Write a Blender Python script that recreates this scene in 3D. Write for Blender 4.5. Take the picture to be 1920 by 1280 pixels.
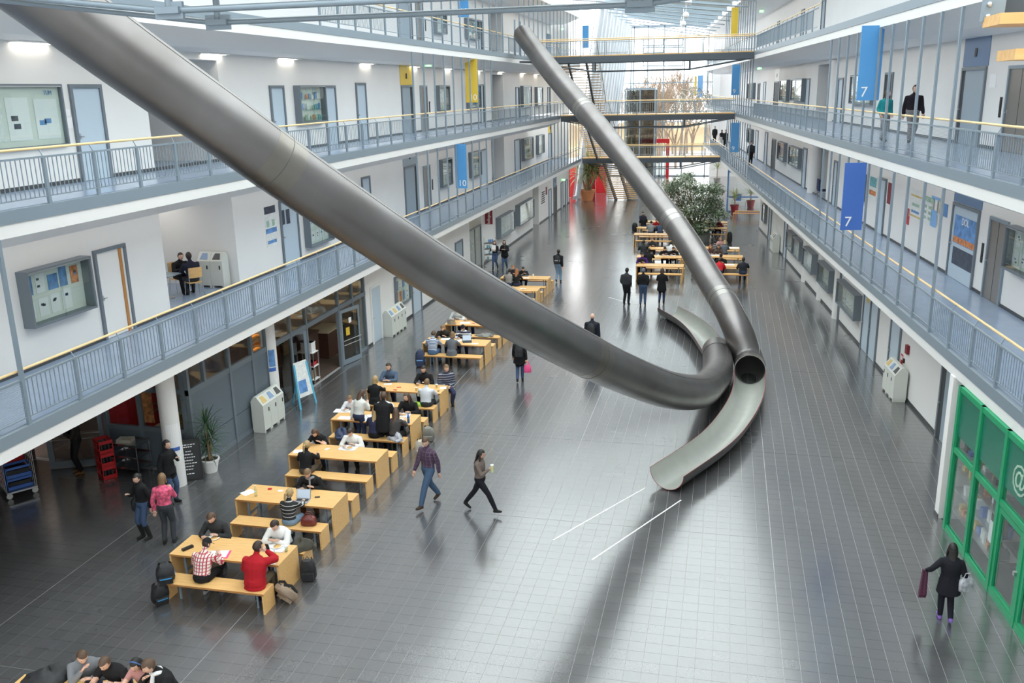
import bpy, bmesh, math, random
import numpy as np
from mathutils import Vector, Matrix

scene = bpy.context.scene
for o in list(bpy.data.objects):
    bpy.data.objects.remove(o)
COL = scene.collection
PI = math.pi
rnd = random.Random(7)

# ------------------------------------------------------------------ camera
CAM_H = 9.8
F_PX, PITCH, ROLL, YAW = 1690.0, 0.270982, -0.020973, 0.234349


def _dir(x, y, f):
    c, s = math.cos(ROLL), math.sin(ROLL)
    x, y = c * x - s * y, s * x + c * y
    c, s = math.cos(PITCH), math.sin(PITCH)
    a, b, z = x, c * f + s * y, -s * f + c * y
    c, s = math.cos(YAW), math.sin(YAW)
    return np.array([c * a - s * b, s * a + c * b, z])


def ray(u, v):
    return _dir(u - 960.0, 640.0 - v, F_PX)


CAM = np.array([0, 0, CAM_H])


def at_z(u, v, z=0.0):
    d = ray(u, v)
    return CAM + d * ((z - CAM_H) / d[2])


def at_x(u, v, x):
    d = ray(u, v)
    return CAM + d * (x / d[0])


def at_y(u, v, y):
    d = ray(u, v)
    return CAM + d * (y / d[1])


ALPHA = -0.09338
DR = np.array([math.sin(ALPHA), math.cos(ALPHA)])      # along the right-hand wing
NR = np.array([math.cos(ALPHA), -math.sin(ALPHA)])     # out of the hall, into the right-hand wing
EDGE_L, EDGE_R = -12.6, 7.08


def project(q):
    d = np.array(q, float) - CAM
    M = np.stack([_dir(1, 0, 0), _dir(0, 1, 0), _dir(0, 0, 1)])
    x, y, f = M @ d
    return 960 + F_PX * x / f, 640 - F_PX * y / f


cam_data = bpy.data.cameras.new('camera')
cam = bpy.data.objects.new('camera', cam_data)
COL.objects.link(cam)
r_, u_, f_ = _dir(1, 0, 0), _dir(0, 1, 0), _dir(0, 0, 1)
cam.matrix_world = Matrix(((r_[0], u_[0], -f_[0], 0), (r_[1], u_[1], -f_[1], 0),
                           (r_[2], u_[2], -f_[2], CAM_H), (0, 0, 0, 1)))
cam_data.sensor_width = 36.0
cam_data.lens = F_PX / 1920.0 * 36.0
cam_data.clip_start = 0.05
cam_data.clip_end = 600
scene.camera = cam

# ------------------------------------------------------------------ sky, sun, exposure
world = bpy.data.worlds.new('overcast_sky')
scene.world = world
world.use_nodes = True
_bg = world.node_tree.nodes['Background']
_bg.inputs[0].default_value = (1.0, 1.0, 0.99, 1)
_bg.inputs[1].default_value = 1.0
SKY = 3.0
_bg.inputs[1].default_value = SKY
scene.view_settings.view_transform = 'Standard'
scene.view_settings.look = 'None'
scene.view_settings.gamma = 1.0
scene.view_settings.use_curve_mapping = False
scene.view_settings.exposure = 0.48
scene.cycles.max_bounces = 8
scene.cycles.diffuse_bounces = 4
scene.cycles.glossy_bounces = 4
scene.cycles.transparent_max_bounces = 16
scene.cycles.sample_clamp_indirect = 6.0


# ------------------------------------------------------------------ materials
def mat(name, col, rough=0.6, metal=0.0, noise=0.0, nscale=8.0, bump=0.0, bscale=60.0, spec=0.5, coat=0.0):
    m = bpy.data.materials.new(name)
    m.use_nodes = True
    nt = m.node_tree
    b = nt.nodes['Principled BSDF']
    b.inputs['Base Color'].default_value = (*col, 1)
    b.inputs['Roughness'].default_value = rough
    b.inputs['Metallic'].default_value = metal
    b.inputs['Specular IOR Level'].default_value = spec
    if coat:
        b.inputs['Coat Weight'].default_value = coat
        b.inputs['Coat Roughness'].default_value = 0.15
    tc = None
    if noise or bump:
        tc = nt.nodes.new('ShaderNodeTexCoord')
    if noise:
        n = nt.nodes.new('ShaderNodeTexNoise')
        n.inputs['Scale'].default_value = nscale
        n.inputs['Detail'].default_value = 4
        nt.links.new(tc.outputs['Object'], n.inputs['Vector'])
        r = nt.nodes.new('ShaderNodeValToRGB')
        r.color_ramp.elements[0].position = 0.3
        r.color_ramp.elements[1].position = 0.7
        r.color_ramp.elements[0].color = (*[max(0, c * (1 - noise)) for c in col], 1)
        r.color_ramp.elements[1].color = (*[min(1, c * (1 + noise)) for c in col], 1)
        nt.links.new(n.outputs['Fac'], r.inputs['Fac'])
        nt.links.new(r.outputs['Color'], b.inputs['Base Color'])
    if bump:
        n = nt.nodes.new('ShaderNodeTexNoise')
        n.inputs['Scale'].default_value = bscale
        nt.links.new(tc.outputs['Object'], n.inputs['Vector'])
        bp = nt.nodes.new('ShaderNodeBump')
        bp.inputs['Strength'].default_value = bump
        bp.inputs['Distance'].default_value = 0.02
        nt.links.new(n.outputs['Fac'], bp.inputs['Height'])
        nt.links.new(bp.outputs['Normal'], b.inputs['Normal'])
    return m


def wood(name, c1, c2, rough=0.42, scale=(1.2, 14, 14)):
    m = mat(name, c1, rough)
    nt = m.node_tree
    b = nt.nodes['Principled BSDF']
    tc = nt.nodes.new('ShaderNodeTexCoord')
    mp = nt.nodes.new('ShaderNodeMapping')
    mp.inputs['Scale'].default_value = scale
    n = nt.nodes.new('ShaderNodeTexNoise')
    n.inputs['Scale'].default_value = 2.2
    n.inputs['Detail'].default_value = 6
    r = nt.nodes.new('ShaderNodeValToRGB')
    r.color_ramp.elements[0].position = 0.35
    r.color_ramp.elements[1].position = 0.68
    r.color_ramp.elements[0].color = (*c2, 1)
    r.color_ramp.elements[1].color = (*c1, 1)
    nt.links.new(tc.outputs['Object'], mp.inputs['Vector'])
    nt.links.new(mp.outputs['Vector'], n.inputs['Vector'])
    nt.links.new(n.outputs['Fac'], r.inputs['Fac'])
    nt.links.new(r.outputs['Color'], b.inputs['Base Color'])
    return m


def glass(name, tint=(0.9, 0.95, 0.95), refl=0.12, rough=0.02):
    m = bpy.data.materials.new(name)
    m.use_nodes = True
    nt = m.node_tree
    nt.nodes.remove(nt.nodes['Principled BSDF'])
    out = nt.nodes['Material Output']
    tr = nt.nodes.new('ShaderNodeBsdfTransparent')
    tr.inputs[0].default_value = (*tint, 1)
    gl = nt.nodes.new('ShaderNodeBsdfGlossy')
    gl.inputs['Roughness'].default_value = rough
    lw = nt.nodes.new('ShaderNodeLayerWeight')
    lw.inputs['Blend'].default_value = 0.5
    pw = nt.nodes.new('ShaderNodeMath'); pw.operation = 'POWER'; pw.inputs[1].default_value = 4.0
    fr = nt.nodes.new('ShaderNodeMath'); fr.operation = 'MULTIPLY_ADD'
    fr.inputs[1].default_value = 0.6; fr.inputs[2].default_value = refl * 0.3
    nt.links.new(lw.outputs['Facing'], pw.inputs[0])
    nt.links.new(pw.outputs[0], fr.inputs[0])
    mx = nt.nodes.new('ShaderNodeMixShader')
    nt.links.new(fr.outputs[0], mx.inputs['Fac'])
    nt.links.new(tr.outputs[0], mx.inputs[1])
    nt.links.new(gl.outputs[0], mx.inputs[2])
    nt.links.new(mx.outputs[0], out.inputs['Surface'])
    return m


def emit(name, col, strength):
    m = bpy.data.materials.new(name)
    m.use_nodes = True
    b = m.node_tree.nodes['Principled BSDF']
    b.inputs['Base Color'].default_value = (*col, 1)
    b.inputs['Emission Color'].default_value = (*col, 1)
    b.inputs['Emission Strength'].default_value = strength
    return m


def stripes(name, ca, cb, period=0.09, duty=0.5, axis=2, rough=0.85):
    """woven horizontal (axis 2) stripes, in the garment's own coordinates"""
    m = mat(name, ca, rough)
    nt = m.node_tree
    b = nt.nodes['Principled BSDF']
    tc = nt.nodes.new('ShaderNodeTexCoord')
    sp = nt.nodes.new('ShaderNodeSeparateXYZ')
    nt.links.new(tc.outputs['Object'], sp.inputs[0])
    d = nt.nodes.new('ShaderNodeMath'); d.operation = 'DIVIDE'; d.inputs[1].default_value = period
    nt.links.new(sp.outputs[axis], d.inputs[0])
    f = nt.nodes.new('ShaderNodeMath'); f.operation = 'FRACT'
    nt.links.new(d.outputs[0], f.inputs[0])
    g = nt.nodes.new('ShaderNodeMath'); g.operation = 'GREATER_THAN'; g.inputs[1].default_value = duty
    nt.links.new(f.outputs[0], g.inputs[0])
    mx = nt.nodes.new('ShaderNodeMix'); mx.data_type = 'RGBA'
    mx.inputs['A'].default_value = (*ca, 1); mx.inputs['B'].default_value = (*cb, 1)
    nt.links.new(g.outputs[0], mx.inputs['Factor'])
    nt.links.new(mx.outputs['Result'], b.inputs['Base Color'])
    return m


def plaid(name, base, line, line2, period=0.075, w=0.3):
    m = mat(name, base, 0.85)
    nt = m.node_tree
    b = nt.nodes['Principled BSDF']
    tc = nt.nodes.new('ShaderNodeTexCoord')
    sp = nt.nodes.new('ShaderNodeSeparateXYZ')
    nt.links.new(tc.outputs['Object'], sp.inputs[0])
    outs = []
    for ax in (0, 2):
        d = nt.nodes.new('ShaderNodeMath'); d.operation = 'DIVIDE'; d.inputs[1].default_value = period
        nt.links.new(sp.outputs[ax], d.inputs[0])
        f = nt.nodes.new('ShaderNodeMath'); f.operation = 'FRACT'
        nt.links.new(d.outputs[0], f.inputs[0])
        g = nt.nodes.new('ShaderNodeMath'); g.operation = 'LESS_THAN'; g.inputs[1].default_value = w
        nt.links.new(f.outputs[0], g.inputs[0])
        outs.append(g)
    mx = nt.nodes.new('ShaderNodeMix'); mx.data_type = 'RGBA'
    mx.inputs['A'].default_value = (*base, 1); mx.inputs['B'].default_value = (*line, 1)
    nt.links.new(outs[0].outputs[0], mx.inputs['Factor'])
    m2 = nt.nodes.new('ShaderNodeMix'); m2.data_type = 'RGBA'
    m2.inputs['B'].default_value = (*line2, 1)
    h = nt.nodes.new('ShaderNodeMath'); h.operation = 'MULTIPLY'; h.inputs[1].default_value = 0.75
    nt.links.new(outs[1].outputs[0], h.inputs[0])
    nt.links.new(h.outputs[0], m2.inputs['Factor'])
    nt.links.new(mx.outputs['Result'], m2.inputs['A'])
    nt.links.new(m2.outputs['Result'], b.inputs['Base Color'])
    return m


M = {}
M['wall'] = mat('white_plaster', (0.78, 0.775, 0.765), 0.85, noise=0.02, nscale=0.6)
M['soffit'] = mat('soffit_plaster', (0.80, 0.80, 0.80), 0.8)
M['fascia'] = mat('white_fascia', (0.84, 0.84, 0.84), 0.5)
M['steel'] = mat('blue_grey_paint', (0.25, 0.31, 0.365), 0.38, 0.25)
M['steel_dark'] = mat('dark_grey_paint', (0.085, 0.10, 0.12), 0.45, 0.2)
M['frame'] = mat('slate_frame_paint', (0.16, 0.19, 0.22), 0.45)
M['door'] = mat('pale_blue_door', (0.50, 0.60, 0.69), 0.4)
M['door_grey'] = mat('grey_blue_door', (0.30, 0.37, 0.43), 0.45)
M['door_dark'] = mat('dark_opening', (0.05, 0.055, 0.06), 0.6)
M['door_brown'] = mat('taupe_lift_door', (0.27, 0.245, 0.22), 0.35, 0.4)
M['lino'] = mat('blue_linoleum', (0.27, 0.345, 0.47), 0.22, noise=0.06, nscale=2.0)
M['beech'] = wood('beech_wood', (0.80, 0.50, 0.21), (0.70, 0.41, 0.15))
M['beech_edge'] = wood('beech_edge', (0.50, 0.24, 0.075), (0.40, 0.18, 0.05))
M['hand'] = wood('beech_handrail', (0.83, 0.62, 0.33), (0.74, 0.52, 0.25), 0.35, (14, 1.2, 14))
M['skirt'] = mat('dark_skirting', (0.06, 0.065, 0.07), 0.5)
M['glass'] = glass('clear_glass', (0.93, 0.96, 0.96), 0.12)
M['glass_case'] = glass('case_glass', (0.93, 0.96, 0.95), 0.12)
M['glass_dark'] = glass('smoked_glass', (0.60, 0.61, 0.60), 0.3)
M['glass_roof'] = glass('roof_glass', (0.94, 0.98, 0.98), 0.1)
M['bins'] = mat('cream_metal', (0.63, 0.645, 0.60), 0.45)
M['yellow'] = mat('yellow_lacquer', (0.72, 0.50, 0.05), 0.4)
M['blue_l'] = mat('light_blue_lacquer', (0.09, 0.32, 0.66), 0.4)
M['blue_d'] = mat('deep_blue_lacquer', (0.055, 0.15, 0.50), 0.4)
M['blue_g'] = mat('slate_blue_panel', (0.12, 0.21, 0.36), 0.45)
M['blue_f'] = mat('sky_blue_lacquer', (0.22, 0.45, 0.80), 0.4)
M['green'] = mat('green_lacquer', (0.01, 0.29, 0.125), 0.4)
M['green_film'] = mat('green_window_film', (0.015, 0.16, 0.105), 0.25)
M['red'] = mat('red_lacquer', (0.52, 0.015, 0.02), 0.45)
M['red_d'] = mat('dark_red_sign', (0.22, 0.012, 0.02), 0.5)
M['white'] = mat('white_paint', (0.85, 0.85, 0.84), 0.5)
M['paper'] = mat('paper', (0.85, 0.85, 0.86), 0.8)
M['black'] = mat('black_plastic', (0.015, 0.015, 0.017), 0.5)
M['chrome'] = mat('chrome', (0.62, 0.63, 0.64), 0.25, 1.0)
M['alu'] = mat('brushed_aluminium', (0.55, 0.56, 0.57), 0.35, 0.9)
M['pin'] = mat('case_back_felt', (0.72, 0.75, 0.70), 0.9)
M['terracotta'] = mat('terracotta', (0.70, 0.28, 0.12), 0.8, noise=0.08)
M['trunk'] = mat('bark', (0.30, 0.20, 0.11), 0.9, noise=0.25)
M['soil'] = mat('soil', (0.05, 0.035, 0.025), 0.95)
M['leaf'] = mat('ficus_leaf', (0.19, 0.25, 0.155), 0.4, noise=0.45, nscale=3.0)
M['leaf_y'] = mat('yucca_leaf', (0.36, 0.41, 0.18), 0.45, noise=0.35, nscale=4.0)
M['leaf_d'] = mat('dracaena_leaf', (0.03, 0.075, 0.03), 0.4, noise=0.3, nscale=4.0)
M['lamp'] = emit('wall_washer_glow', (1.0, 0.93, 0.80), 6.0)
M['exit'] = emit('exit_sign_green', (0.25, 0.9, 0.3), 1.3)
M['exit_w'] = emit('exit_sign_white', (0.9, 1.0, 0.85), 1.6)


# ------------------------------------------------------------------ mesh builder
class MB:
    def __init__(self, T=None):
        self.v, self.f, self.mi, self.T = [], [], [], T
        self.cur = 0

    def _add(self, pts, faces):
        o = len(self.v)
        if self.T:
            pts = [self.T(*p) for p in pts]
        self.v.extend([tuple(p) for p in pts])
        for f in faces:
            self.f.append([i + o for i in f])
            self.mi.append(self.cur)

    def box(self, a0, b0, c0, a1, b1, c1):
        p = [(a0, b0, c0), (a1, b0, c0), (a1, b1, c0), (a0, b1, c0), (a0, b0, c1), (a1, b0, c1), (a1, b1, c1), (a0, b1, c1)]
        self._add(p, [(0, 3, 2, 1), (4, 5, 6, 7), (0, 1, 5, 4), (1, 2, 6, 5), (2, 3, 7, 6), (3, 0, 4, 7)])
        return self

    def hexa(self, p):
        self._add(p, [(0, 3, 2, 1), (4, 5, 6, 7), (0, 1, 5, 4), (1, 2, 6, 5), (2, 3, 7, 6), (3, 0, 4, 7)])
        return self

    def quad(self, *p):
        self._add(p, [tuple(range(len(p)))])
        return self

    def prism(self, poly, fn0, fn1):
        """poly of 2-D points swept between two placements fn(u, v) -> 3-D"""
        n = len(poly)
        pts = [fn0(*q) for q in poly] + [fn1(*q) for q in poly]
        self._add(pts, [tuple(range(n - 1, -1, -1)), tuple(range(n, 2 * n))] + [(i, (i + 1) % n, n + (i + 1) % n, n + i) for i in range(n)])
        return self

    def tube(self, path, r, n=8, cap=True, squash=None):
        P = [np.array(p, float) for p in path]
        R = r if hasattr(r, '__len__') else [r] * len(P)
        up0 = None
        rings = []
        for i, p in enumerate(P):
            t = P[min(i + 1, len(P) - 1)] - P[max(i - 1, 0)]
            t = t / (np.linalg.norm(t) + 1e-12)
            if up0 is None:
                up0 = np.array([0, 0, 1.0]) if abs(t[2]) < 0.9 else np.array([1.0, 0, 0])
            a = np.cross(t, up0); a /= np.linalg.norm(a) + 1e-12
            b = np.cross(a, t)
            up0 = b
            sq = squash if squash else (1, 1)
            rings.append([p + R[i] * (math.cos(2 * PI * k / n) * a * sq[0] + math.sin(2 * PI * k / n) * b * sq[1]) for k in range(n)])
        pts = [q for rg in rings for q in rg]
        fs = []
        for i in range(len(P) - 1):
            for k in range(n):
                k2 = (k + 1) % n
                fs.append((i * n + k, i * n + k2, (i + 1) * n + k2, (i + 1) * n + k))
        if cap:
            fs.append(tuple(range(n - 1, -1, -1)))
            fs.append(tuple((len(P) - 1) * n + k for k in range(n)))
        self._add(pts, fs)
        return self

    def bar(self, p, q, w, h, up=(0, 0, 1)):
        p, q = np.array(p, float), np.array(q, float)
        t = (q - p) / np.linalg.norm(q - p)
        u = np.array(up, float)
        if abs(t @ u) > 0.98:
            u = np.array([0, 1.0, 0])
        a = np.cross(t, u); a /= np.linalg.norm(a)
        b = np.cross(a, t)
        c = []
        for e in (p, q):
            c += [e - a * w / 2 - b * h / 2, e + a * w / 2 - b * h / 2, e + a * w / 2 + b * h / 2, e - a * w / 2 + b * h / 2]
        self.hexa(c)
        return self

    def lathe(self, prof, c=(0, 0, 0), n=16, sx=1, sy=1):
        pts, fs = [], []
        for r, z in prof:
            for k in range(n):
                a = 2 * PI * k / n
                pts.append((c[0] + r * math.cos(a) * sx, c[1] + r * math.sin(a) * sy, c[2] + z))
        for i in range(len(prof) - 1):
            for k in range(n):
                k2 = (k + 1) % n
                fs.append((i * n + k, i * n + k2, (i + 1) * n + k2, (i + 1) * n + k))
        if prof[0][0] > 1e-6:
            fs.append(tuple(range(n - 1, -1, -1)))
        if prof[-1][0] > 1e-6:
            fs.append(tuple((len(prof) - 1) * n + k for k in range(n)))
        self._add(pts, fs)
        return self

    def ball(self, c, rx, ry, rz, n=12, m=8):
        prof = [(math.sin(PI * i / m), -math.cos(PI * i / m)) for i in range(m + 1)]
        pts, fs = [], []
        for r, z in prof:
            for k in range(n):
                a = 2 * PI * k / n
                pts.append((c[0] + rx * r * math.cos(a), c[1] + ry * r * math.sin(a), c[2] + rz * z))
        for i in range(m):
            for k in range(n):
                k2 = (k + 1) % n
                fs.append((i * n + k, i * n + k2, (i + 1) * n + k2, (i + 1) * n + k))
        self._add(pts, fs)
        return self

    def mesh(self, name, mats, off=None, smooth=False):
        me = bpy.data.meshes.new(name)
        v = self.v
        if off is not None:
            v = [(p[0] - off[0], p[1] - off[1], p[2] - off[2]) for p in v]
        me.from_pydata(v, [], self.f)
        if not isinstance(mats, (list, tuple)):
            mats = [mats]
        for m in mats:
            me.materials.append(m)
        if any(self.mi):
            me.polygons.foreach_set('material_index', self.mi)
        if smooth:
            me.polygons.foreach_set('use_smooth', [True] * len(me.polygons))
            try:
                me.set_sharp_from_angle(angle=math.radians(40))
            except Exception:
                pass
        me.update()
        return me

    def build(self, name, mats, parent=None, smooth=False, local=False):
        """links the collected shapes as ONE object; world coordinates unless local"""
        off = None
        if parent is not None and not local:
            off = world_loc(parent)
        me = self.mesh(name, mats, off, smooth)
        o = bpy.data.objects.new(name, me)
        COL.objects.link(o)
        if parent is not None:
            o.parent = parent
        return o


def world_loc(o):
    p = np.zeros(3)
    while o is not None:
        p = p + np.array(o.location)
        o = o.parent
    return p


def tag(o, label=None, cat=None, group=None, kind=None):
    if label: o['label'] = label
    if cat: o['category'] = cat
    if group: o['group'] = group
    if kind: o['kind'] = kind
    return o


def empty(name, loc=(0, 0, 0), rz=0.0, label=None, cat=None, group=None):
    o = bpy.data.objects.new(name, None)
    o.empty_display_size = 0.1
    COL.objects.link(o)
    o.location = tuple(float(x) for x in loc)
    o.rotation_euler = (0, 0, rz)
    return tag(o, label, cat, group)


def structure(o, label=None):
    o['kind'] = 'structure'
    if label: o['label'] = label
    return o


def copy_tree(o, parent=None):
    c = o.copy()
    COL.objects.link(c)
    if parent is not None:
        c.parent = parent
    for ch in list(o.children):
        copy_tree(ch, c)
    return c


def share(src, name, parent, loc):
    """another object on the same mesh data"""
    o = bpy.data.objects.new(name, src.data)
    COL.objects.link(o)
    o.parent = parent
    o.location = tuple(float(x) for x in loc)
    return o


_FONT = {}


def text_mesh(s, size):
    """the glyph outlines of a word as flat polygons (x right, y up), centred"""
    cu = bpy.data.curves.new('lettering', 'FONT')
    cu.body = s
    cu.size = size
    cu.align_x = 'CENTER'
    cu.align_y = 'CENTER'
    cu.extrude = 0.004
    cu.resolution_u = 3
    ob = bpy.data.objects.new('lettering', cu)
    COL.objects.link(ob)
    bpy.context.view_layer.update()
    me = bpy.data.meshes.new_from_object(ob)
    bpy.data.objects.remove(ob)
    bpy.data.curves.remove(cu)
    return me


def lettering(s, size, m, parent, centre, xdir, ydir, name='lettering'):
    if (s, size) not in _FONT:
        _FONT[(s, size)] = text_mesh(s, size)
    me = _FONT[(s, size)].copy()
    me.materials.clear()
    me.materials.append(m)
    x = Vector(xdir).normalized(); y = Vector(ydir).normalized(); z = x.cross(y)
    off = world_loc(parent) if parent is not None else np.zeros(3)
    c = Vector(centre) - Vector(off)
    R = Matrix(((x.x, y.x, z.x, c.x), (x.y, y.y, z.y, c.y), (x.z, y.z, z.z, c.z), (0, 0, 0, 1)))
    me.transform(R)
    o = bpy.data.objects.new(name, me)
    COL.objects.link(o)
    if parent is not None:
        o.parent = parent
    return o


class Wing:
    """one side of the hall: s runs along it, d is the depth behind the gallery edge, z is up"""
    def __init__(self, side):
        self.side = side

    def __call__(self, s, d, z):
        if self.side == 'left':
            return (EDGE_L - d, s, z)
        q = NR * (EDGE_R + d) + DR * s
        return (q[0], q[1], z)

    def hit(self, u, v, d):
        r = ray(u, v)
        if self.side == 'left':
            q = CAM + r * ((EDGE_L - d) / r[0])
            return q[1], q[2]
        q = CAM + r * ((EDGE_R + d) / (r[:2] @ NR))
        return q[:2] @ DR, q[2]

    def along(self):
        return (0, 1, 0) if self.side == 'left' else (DR[0], DR[1], 0)

    def out(self):            # pointing into the hall
        return (1, 0, 0) if self.side == 'left' else (-NR[0], -NR[1], 0)


LW, RW = Wing('left'), Wing('right')
LEV = {1: 3.93, 2: 7.91, 3: 11.91}
WALL_D = {('left', 0): 1.1, ('right', 0): 1.55, ('left', 1): 2.55, ('left', 2): 2.45, ('left', 3): 2.5,
          ('right', 1): 2.65, ('right', 2): 2.95, ('right', 3): 2.7}
END_S = {('left', 1): 80.8, ('left', 2): 70.2, ('left', 3): 80.0, ('right', 1): 104.0, ('right', 2): 104.0, ('right', 3): 104.0}
START_S = -4.0
# ================================================================== floor
TILE = 0.3


def floor_material(name, grid):
    m = bpy.data.materials.new(name)
    m.use_nodes = True
    nt = m.node_tree
    b = nt.nodes['Principled BSDF']
    geo = nt.nodes.new('ShaderNodeNewGeometry')
    sn = nt.nodes.new('ShaderNodeVectorMath'); sn.operation = 'SNAP'
    sn.inputs[1].default_value = (TILE, TILE, 10)
    ad = nt.nodes.new('ShaderNodeVectorMath'); ad.operation = 'ADD'
    ad.inputs[1].default_value = (-0.12, -0.23, 5)
    nt.links.new(geo.outputs['Position'], ad.inputs[0])
    nt.links.new(ad.outputs[0], sn.inputs[0])
    wn = nt.nodes.new('ShaderNodeTexWhiteNoise'); wn.noise_dimensions = '3D'
    nt.links.new(sn.outputs[0], wn.inputs['Vector'])
    r = nt.nodes.new('ShaderNodeValToRGB')
    r.color_ramp.elements[0].color = (0.100, 0.101, 0.107, 1)
    r.color_ramp.elements[1].color = (0.122, 0.123, 0.129, 1)
    nt.links.new(wn.outputs['Value'], r.inputs['Fac'])
    n = nt.nodes.new('ShaderNodeTexNoise'); n.inputs['Scale'].default_value = 0.55; n.inputs['Detail'].default_value = 5
    nt.links.new(geo.outputs['Position'], n.inputs['Vector'])
    n2 = nt.nodes.new('ShaderNodeTexNoise'); n2.inputs['Scale'].default_value = 38; n2.inputs['Detail'].default_value = 4
    nt.links.new(geo.outputs['Position'], n2.inputs['Vector'])
    mx = nt.nodes.new('ShaderNodeMix'); mx.data_type = 'RGBA'; mx.blend_type = 'MULTIPLY'
    mx.inputs['Factor'].default_value = 0.5
    nt.links.new(r.outputs['Color'], mx.inputs['A'])
    nt.links.new(n2.outputs['Color'], mx.inputs['B'])
    nt.links.new(mx.outputs['Result'], b.inputs['Base Color'])
    # polished but worn: gloss varies from tile to tile and in large patches
    mr = nt.nodes.new('ShaderNodeMapRange')
    mr.inputs['From Min'].default_value = 0.3; mr.inputs['From Max'].default_value = 0.7
    mr.inputs['To Min'].default_value = 0.20; mr.inputs['To Max'].default_value = 0.27
    nt.links.new(n.outputs['Fac'], mr.inputs['Value'])
    mm = nt.nodes.new('ShaderNodeMath'); mm.operation = 'MULTIPLY_ADD'
    mm.inputs[1].default_value = 0.02
    nt.links.new(wn.outputs['Value'], mm.inputs[0])
    nt.links.new(mr.outputs[0], mm.inputs[2])
    nt.links.new(mm.outputs[0], b.inputs['Roughness'])
    b.inputs['Specular IOR Level'].default_value = 0.8
    b.inputs['Coat Weight'].default_value = 1.0
    b.inputs['Coat IOR'].default_value = 1.9
    b.inputs['Coat Roughness'].default_value = 0.17
    if grid:
        sp = nt.nodes.new('ShaderNodeSeparateXYZ')
        nt.links.new(ad.outputs[0], sp.inputs[0])
        gs = []
        for ax, w in ((0, 0.018), (1, 0.012)):
            d = nt.nodes.new('ShaderNodeMath'); d.operation = 'DIVIDE'; d.inputs[1].default_value = TILE
            nt.links.new(sp.outputs[ax], d.inputs[0])
            f = nt.nodes.new('ShaderNodeMath'); f.operation = 'FRACT'; nt.links.new(d.outputs[0], f.inputs[0])
            g = nt.nodes.new('ShaderNodeMath'); g.operation = 'LESS_THAN'; g.inputs[1].default_value = w
            nt.links.new(f.outputs[0], g.inputs[0]); gs.append(g)
        mxx = nt.nodes.new('ShaderNodeMath'); mxx.operation = 'MAXIMUM'
        nt.links.new(gs[0].outputs[0], mxx.inputs[0]); nt.links.new(gs[1].outputs[0], mxx.inputs[1])
        m2 = nt.nodes.new('ShaderNodeMix'); m2.data_type = 'RGBA'
        m2.inputs['B'].default_value = (0.2, 0.2, 0.2, 1)
        nt.links.new(mxx.outputs[0], m2.inputs['Factor'])
        nt.links.new(mx.outputs['Result'], m2.inputs['A'])
        nt.links.new(m2.outputs['Result'], b.inputs['Base Color'])
    return m


M['tile'] = floor_material('anthracite_tile', False)
M['tile_far'] = floor_material('anthracite_tile_far', True)
M['grout'] = mat('light_grout', (0.36, 0.36, 0.36), 0.5)
Y_NEAR, Y_FAR = 9.0, 45.3
fb = MB().box(-22, -12, -0.3, 16, 150, -0.004)
fl_o = structure(fb.build('floor', M['grout']), 'dark grey polished tile floor of the hall')
X0, Y0 = 1.32, 11.6
BOLD_X = {0, -17, -34, -49}
BOLD_Y = {0, 25, 42, 68}


def tile_bounds(i, j):
    jl = 0.0028; jc = 0.0016
    x0 = X0 + i * TILE + (0.010 if i in BOLD_X else jl)
    x1 = X0 + (i + 1) * TILE - jl
    y0 = Y0 + j * TILE + (0.008 if j in BOLD_Y else jc)
    y1 = Y0 + (j + 1) * TILE - jc
    return x0, y0, x1, y1


cells = []
for i in range(-68, 24):
    for j in range(-9, 112):
        x0, y0, x1, y1 = tile_bounds(i, j)
        cx, cy = (x0 + x1) / 2, (y0 + y1) / 2
        if (np.array([cx, cy]) @ NR) > 8.75 or cx < (-13.75 if cy > 20 else -18.7):
            continue
        cells.append((i, j, cx, cy))


def _inview(c):
    u, v = project((c[2], c[3], 0))
    return 8 < u < 1912 and 8 < v < 1272


near = sorted([c for c in cells if c[3] > 11 and _inview(c)], key=lambda c: c[2] ** 2 + c[3] ** 2)[:290]
near_set = {(c[0], c[1]) for c in near}
fm = MB()
tile_me = {}
for (i, j, cx, cy) in cells:
    x0, y0, x1, y1 = tile_bounds(i, j)
    e = 0.0006
    pts = [(x0, y0, -0.004), (x1, y0, -0.004), (x1, y1, -0.004), (x0, y1, -0.004),
           (x0 + e, y0 + e, 0), (x1 - e, y0 + e, 0), (x1 - e, y1 - e, 0), (x0 + e, y1 - e, 0)]
    fs = [(4, 5, 6, 7), (0, 1, 5, 4), (1, 2, 6, 5), (2, 3, 7, 6), (3, 0, 4, 7)]
    if (i, j) in near_set:
        key = (round(x1 - x0, 4), round(y1 - y0, 4))
        if key not in tile_me:
            b = MB(); b._add([(p[0] - cx, p[1] - cy, p[2]) for p in pts], fs)
            tile_me[key] = b.mesh('tile', M['tile'])
        o = bpy.data.objects.new('tile', tile_me[key])
        COL.objects.link(o)
        o.parent = fl_o
        o.location = (cx, cy, 0)
    else:
        fm._add(pts, fs)
tag(fm.build('tile_field', M['tile'], fl_o), kind='stuff')
yj = Y0 + 112 * TILE
MB().quad((-14.2, yj, -0.001), (10.5, yj, -0.001), (10.5, 106.3, -0.001), (-14.2, 106.3, -0.001)).build('tile_distance', M['tile_far'], fl_o)
bb = MB()
for (pa, pb) in (((1037, 1012), (1210, 914)), ((1110, 1049), (1277, 937)), ((1141, 557), (1195, 572))):
    a, b_ = at_z(*pa, 0.0012), at_z(*pb, 0.0012)
    bb.bar(a, b_, 0.035, 0.002)
tag(bb.build('floor_marking', M['white'], fl_o), 'thin white guide lines taped on the tiles before the slide outlets')

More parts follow.
